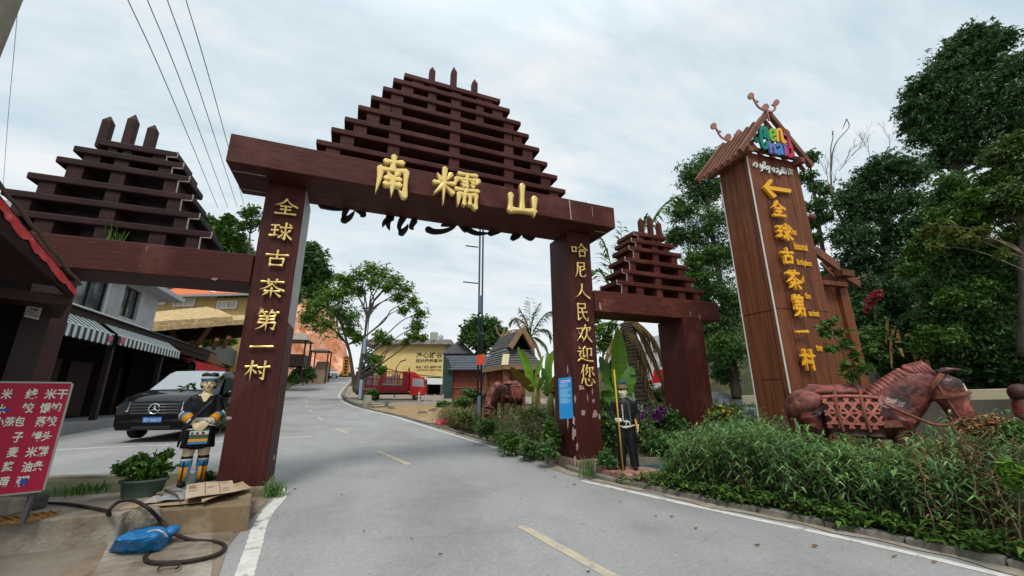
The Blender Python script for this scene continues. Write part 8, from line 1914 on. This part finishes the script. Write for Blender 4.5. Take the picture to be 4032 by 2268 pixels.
g = G(); g.ell((0, 0, 0), (.125, .11, .135), 26, 16, fn=lambda d: 1+.28*mn.noise(d*1.6+Vector((3, 1, 2)))+.10*mn.noise(d*4)+.02*mn.noise(d*11)); o = g.obj('rock', M('speckled_rock', (.24, .20, .15), (.12, .10, .075), scale=14, rough=.9, bump=.7, bscale=40, c3=(.34, .30, .24), s3=9, p3=(.52, .66)), smooth=True); o.location = rk; tag(o, 'rough brown grey rock weighing down the blue bag', 'rock')
# ---- hose
HOSE = M('dark_brown_hose', (.022, .013, .013), (.04, .025, .024), scale=8, rough=.6)
hz_ = lambda x, y, z: atZ(x, y, z)
hp_ = [hz_(95, 1265, LZ+.03), hz_(170, 1268, LZ+.02), hz_(240, 1279, LZ+.02), hz_(272, 1286, LZ+.03)]
h2_ = [hz_(272, 1301, .43), hz_(276, 1282, LZ+.08), hz_(300, 1262, LZ+.12), hz_(335, 1259, LZ+.13), hz_(372, 1278, LZ+.08), hz_(405, 1310, .42), hz_(435, 1340, .32), hz_(480, 1358, .235), hz_(540, 1363, .22), hz_(566, 1374, .225), hz_(545, 1395, .225), hz_(480, 1411, .225), hz_(410, 1416, .225), hz_(372, 1412, .225), hz_(366, 1398, .225), hz_(385, 1384, .225), hz_(398, 1378, .22)]
g = G(); g.tube(smoothpts(hp_+[hz_(276, 1296, LZ+.02)], 6), .015, 10); g.tube(smoothpts(h2_, 8), .017, 10)
tag(g.obj('hose', HOSE, smooth=True), 'thick dark brown hose looping over the ledge and coiling on the apron', 'hose')
g = G(); g.tube(smoothpts([hz_(397, 1433, .225), hz_(405, 1424, .23), hz_(430, 1421, .235), hz_(452, 1417, .235), hz_(447, 1428, .225), hz_(440, 1431, .222)], 5), .008, 6); tag(g.obj('wire_offcut', HOSE, smooth=True), 'thin bent rod offcut lying beside the hose coil', 'rod')
# ---- litter: leaves, scraps and pebbles on road and verge
LIT = [(742, 1231, .05, 'dark'), (915, 1338, .03, 'dark'), (1108, 1395, .035, 'dark'), (1445, 1219, .07, 'dark'), (605, 1322, .06, 'pale'), (622, 1318, .03, 'pale'), (930, 1440, .02, 'pale'), (1035, 1355, .03, 'dark'), (1210, 1300, .02, 'dark'), (1690, 1300, .05, 'brown'), (1750, 1330, .05, 'brown'), (1905, 1372, .06, 'brown'), (1650, 1298, .04, 'brown'), (1560, 1262, .04, 'brown'), (860, 1246, .03, 'dark'), (2050, 1375, .07, 'brown'), (1310, 1255, .025, 'dark'), (1480, 1440, .03, 'dark'), (1700, 1400, .025, 'pale'), (590, 1340, .04, 'brown'), (560, 1330, .05, 'brown'), (655, 1290, .04, 'brown'), (2250, 1400, .06, 'brown'), (2350, 1415, .05, 'brown'), (1395, 1200, .05, 'brown'), (1370, 1185, .04, 'brown'), (1425, 1225, .04, 'brown')]
lm = {'dark': M('dark_leaf_litter', (.03, .025, .02), rough=.9), 'pale': M('paper_scrap', (.6, .58, .55), rough=.8), 'brown': M('brown_leaf_litter', (.20, .11, .045), (.12, .07, .03), scale=9, rough=.9)}
for i, (x, y, s, k) in enumerate(LIT):
    P = gnd(x, y, lambda a, b: prof(b)+.012); rn = random.Random(i); g = G(); a0 = rn.uniform(0, 6.28)
    s *= .62
    pts = [(math.cos(a0+u)*s*r_, math.sin(a0+u)*s*.55*r_, .004+.35*s*rn.random()*(j % 2)) for j, (u, r_) in enumerate(((0, 1), (.9, .6), (2.2, .7), (3.14, 1), (4.1, .6), (5.3, .65)))]
    g.add(pts+[(p[0], p[1], p[2]+.003) for p in pts], [(5, 4, 3, 2, 1, 0), (6, 7, 8, 9, 10, 11)]+[(j, (j+1) % 6, 6+(j+1) % 6, 6+j) for j in range(6)])
    nm, cat, gp_ = {'dark': ('dead_leaf', 'leaf', 'dark scraps of leaf on the road'), 'pale': ('paper_scrap', 'litter', 'white paper scraps on the ground'), 'brown': ('dead_leaf', 'leaf', 'brown dead leaves along the road edge')}[k]
    o = g.obj(nm, lm[k]); o.location = P; tag(o, {'dark': 'small dark scrap of dead leaf lying on the grey road', 'pale': 'small white paper scrap lying on the ground', 'brown': 'dry brown dead leaf lying near the road edge'}[k], cat, gp_)
# pink bag heap by the far kerb, stones on the plot
pb2 = gnd(1118, 1068); t = thing('plastic_bag', 'bright pink red plastic bag heap on the verge beyond the kerb', 'bag', (pb2.x+.2, pb2.y, pb2.z))
g = G(); g.ell((0, 0, .08), (.52, .36, .20), 24, 12, fn=lambda d: 1+.35*mn.noise(d*2.3)+.12*mn.noise(d*6)); g.obj('bag_body', M('pink_plastic', (.62, .03, .09), (.72, .12, .18), scale=5, rough=.35), t, smooth=True)
for i, (x, y) in enumerate(((1090, 1035), (985, 1030), (1062, 1042), (1140, 1028))):
    P = gnd(x, y); g = G(); g.ell((0, 0, .05), (.28, .2, .14), 12, 8, fn=lambda d: 1+.3*mn.noise(d*1.7+Vector((i, 0, 0)))); o = g.obj('stone', M('dark_field_stone', (.10, .08, .06), (.2, .16, .11), scale=6, rough=.9)); o.location = P; tag(o, 'dark stone lying on the bare straw coloured plot', 'stone', 'stones on the bare plot')
a = atD(920, 1018, 23.5); g = G(); g.loft([(0, 0, -.3, .14, .14), (0, 0, .45, .12, .12), (0, 0, .5, .07, .07)], 12); P = gnd(972, 1026); o = g.obj('bollard', M('grey_bollard', (.10, .10, .10), (.16, .155, .15), scale=5, rough=.8)); o.location = P; tag(o, 'stubby grey post on the plot in front of the truck rear wheels', 'bollard')
# planks behind the statue on the right
for (x0, y0, x1, y1, D0, m, lb) in ((1515, 1165, 1690, 1155, 8.6, M('grey_plank', (.22, .2, .15), (.15, .13, .10), scale=5, rough=.85), 'grey weathered plank behind the statue with the pole'), (1560, 1180, 1690, 1172, 8.2, M('teal_plank', (.05, .10, .11), (.08, .14, .14), scale=5, rough=.7), 'teal painted board lying behind the statue plinth')):
    a, b = atD(x0, y0, D0), atD(x1, y1, D0+.3); g = G(); g.beam(a, b, .12, .10); tag(g.obj('plank', m), lb, 'plank')
# ================================================================== lamp posts, poles, wires
LMP = M('lamp_post_grey_blue', (.035, .042, .06), (.028, .034, .048), scale=3, rough=.5, metal=.1); LMPB = M('lamp_panel_blue', (.13, .16, .24), rough=.4, metal=.3)
DL = 15.0; lb_ = atD(1205, 1044, DL); base = Vector((lb_.x, lb_.y, prof(lb_.y)))
t = thing('street_lamp', 'twin tube dark lamp post with short side arms and a small red sign', 'street lamp', tuple(base)); s = px((lb_-C0).dot(FW))
ux_ = Vector((math.cos(CYAW), -math.sin(CYAW), 0)); topz = atD(1208, 535, DL).z
g = G()
for o in (-4.2, 4.6): q = lb_+ux_*(o*s); g.tube([Vector((q.x, q.y, base.z)), Vector((q.x, q.y, topz))], .036, 8)
wobj(g, 'tube', LMP, t, smooth=True)
for y0, y1, nm in ((1044, 998, 'base_box'), (788, 744, 'blue_panel')):
    z0 = atD(1205, y0, DL).z if y0 != 1044 else base.z; z1 = atD(1205, y1, DL).z; g = G(); a = Vector((lb_.x, lb_.y, z0)); g.beam(a, Vector((a.x, a.y, z1)), .17, .12, up=ux_); wobj(g, nm, LMPB, t, bevel=.01)
for y in (712, 621):
    a, b = atD(1203, y+1, DL), atD(1165 if y > 700 else 1171, y-3, DL); g = G(); g.beam(a, b, .05, .035); wobj(g, 'side_arm', LMP, t)
rs = [onplane(*p, lb_-FW*.15, Vector((-math.sin(CYAW), -math.cos(CYAW), 0))) for p in ((1199, 918), (1218, 917), (1219, 891), (1200, 893))]
g = G(); g.prism(rs, -(FW*.02)); sg = wobj(g, 'small_sign', M('orange_red_sign', (.62, .12, .02), (.6, .05, .03), scale=1.5, rough=.5), t)
g = G(); l = lambda u, v: rs[3].lerp(rs[2], u).lerp(rs[0].lerp(rs[1], u), v)+Vector((-math.sin(CYAW), -math.cos(CYAW), 0))*.006
for v in (.22, .5, .66, .8):
    for k in range(4): u = .12+.2*k; g.quad(l(u, v+.06), l(u+.13, v+.06), l(u+.13, v-.06), l(u, v-.06))
wobj(g, 'sign_characters', M('sign_yellow', (.72, .45, .06), rough=.5), sg)
DL2 = 31; b_ = atD(903, 1003, DL2); t = thing('street_lamp', 'slim dark lamp post with pale blue base in front of the roadside tree', 'street lamp', tuple(b_)); g = G(); tp2 = atD(920, 775, DL2)
g.tube([b_, Vector((b_.x, b_.y, tp2.z))], .05, 8); g.tube([b_+ux_*.2, Vector((b_.x, b_.y, tp2.z))+ux_*.2], .035, 8); g.beam(Vector((b_.x, b_.y, tp2.z))-ux_*.4, Vector((b_.x, b_.y, tp2.z))+ux_*.7, .1, .1); wobj(g, 'tube', LMP, t)
g = G(); g.beam(b_+ux_*.1, b_+ux_*.1+Vector((0, 0, 1.3)), .34, .2, up=ux_); PM_ = M('lamp_panel_pale', (.24, .28, .36), rough=.5); wobj(g, 'base_box', PM_, t); g = G(); z0 = atD(908, 890, DL2).z; g.beam(Vector((b_.x, b_.y, z0))+ux_*.1, Vector((b_.x, b_.y, z0+1.1))+ux_*.1, .32, .18, up=ux_); wobj(g, 'blue_panel', M('lamp_panel_pale', (.24, .28, .36), rough=.5), t)
DL3 = 47
for (x, y0, y1, xe, lb) in ((994, 1000, 925, 1006, 'thin street lamp with bent arm before the yellow building'),):
    b_ = atD(x-2, y0, DL3); tz = atD(x, y1, DL3); e_ = atD(1022, 905, DL3); t = thing('street_lamp', lb, 'street lamp', tuple(b_)); g = G(); g.tube([b_, Vector((b_.x, b_.y, tz.z))], .07, 7); g.tube([Vector((b_.x, b_.y, tz.z)), atD(1008, 909, DL3)], .05, 6); wobj(g, 'pole', M('lamp_brown', (.12, .09, .06), rough=.6), t); g = G(); g.beam(atD(1006, 910, DL3), e_, .25, .1); wobj(g, 'lamp_head', PLAST, t)
# concrete utility pole beyond the top left corner
q = atD(0, 146, 5.6); rt_ = Vector((math.cos(-.55), math.sin(-.55)*-1, 0)); cdir = (Vector((q.x, q.y, 0))-Vector((C0.x, C0.y, 0))).normalized(); lft = Vector((-cdir.y, cdir.x, 0)); pc_ = Vector((q.x, q.y, 0))+lft*.155
g = G(); g.tube([Vector((0, 0, -.2)), Vector((0, 0, 11))], [.17, .14], 20); o = g.obj('utility_pole', M('pole_concrete', (.30, .27, .22), (.22, .2, .16), scale=5, rough=.9, bump=.2), smooth=True); o.location = (pc_.x, pc_.y, prof(pc_.y)); tag(o, 'round concrete utility pole cutting the top left corner', 'pole')
WIRE = M('power_cable', (.16, .17, .24), rough=.5)
for k, (x0, x1, y1, lb) in enumerate(((322, 548, 522, 'leftmost of the four power cables crossing the sky'), (371, 573, 522, 'second power cable from the left crossing the sky'), (421, 597, 521, 'third power cable from the left crossing the sky'), (468, 614, 516, 'rightmost of the four power cables crossing the sky'))):
    a = atD(x0-(x1-x0)*.15, -80, 16); b = atD(x1, y1, 75); mid = []
    d = ray(x0, 0)
    P = [atD(x0-(x1-x0)*.15, -80, 16), atD(x0, 0, 18), atD(x0+(x1-x0)*.52, y1*.5, 30), b]
    g = G(); g.tube(smoothpts(P, 8), [.012, .034], 5); tag(g.obj('power_cable', WIRE), lb, 'cable', None)
g = G(); g.tube(smoothpts([atD(46, -60, 14), atD(43, 40, 15), atD(20, 300, 18), atD(8, 470, 22)], 6), .007, 5); tag(g.obj('power_cable', M('pale_cable', (.42, .47, .62), rough=.5)), 'pale thin cable hanging at the far left of the sky', 'cable')
# pale edging strips along the tier ends of the two wings
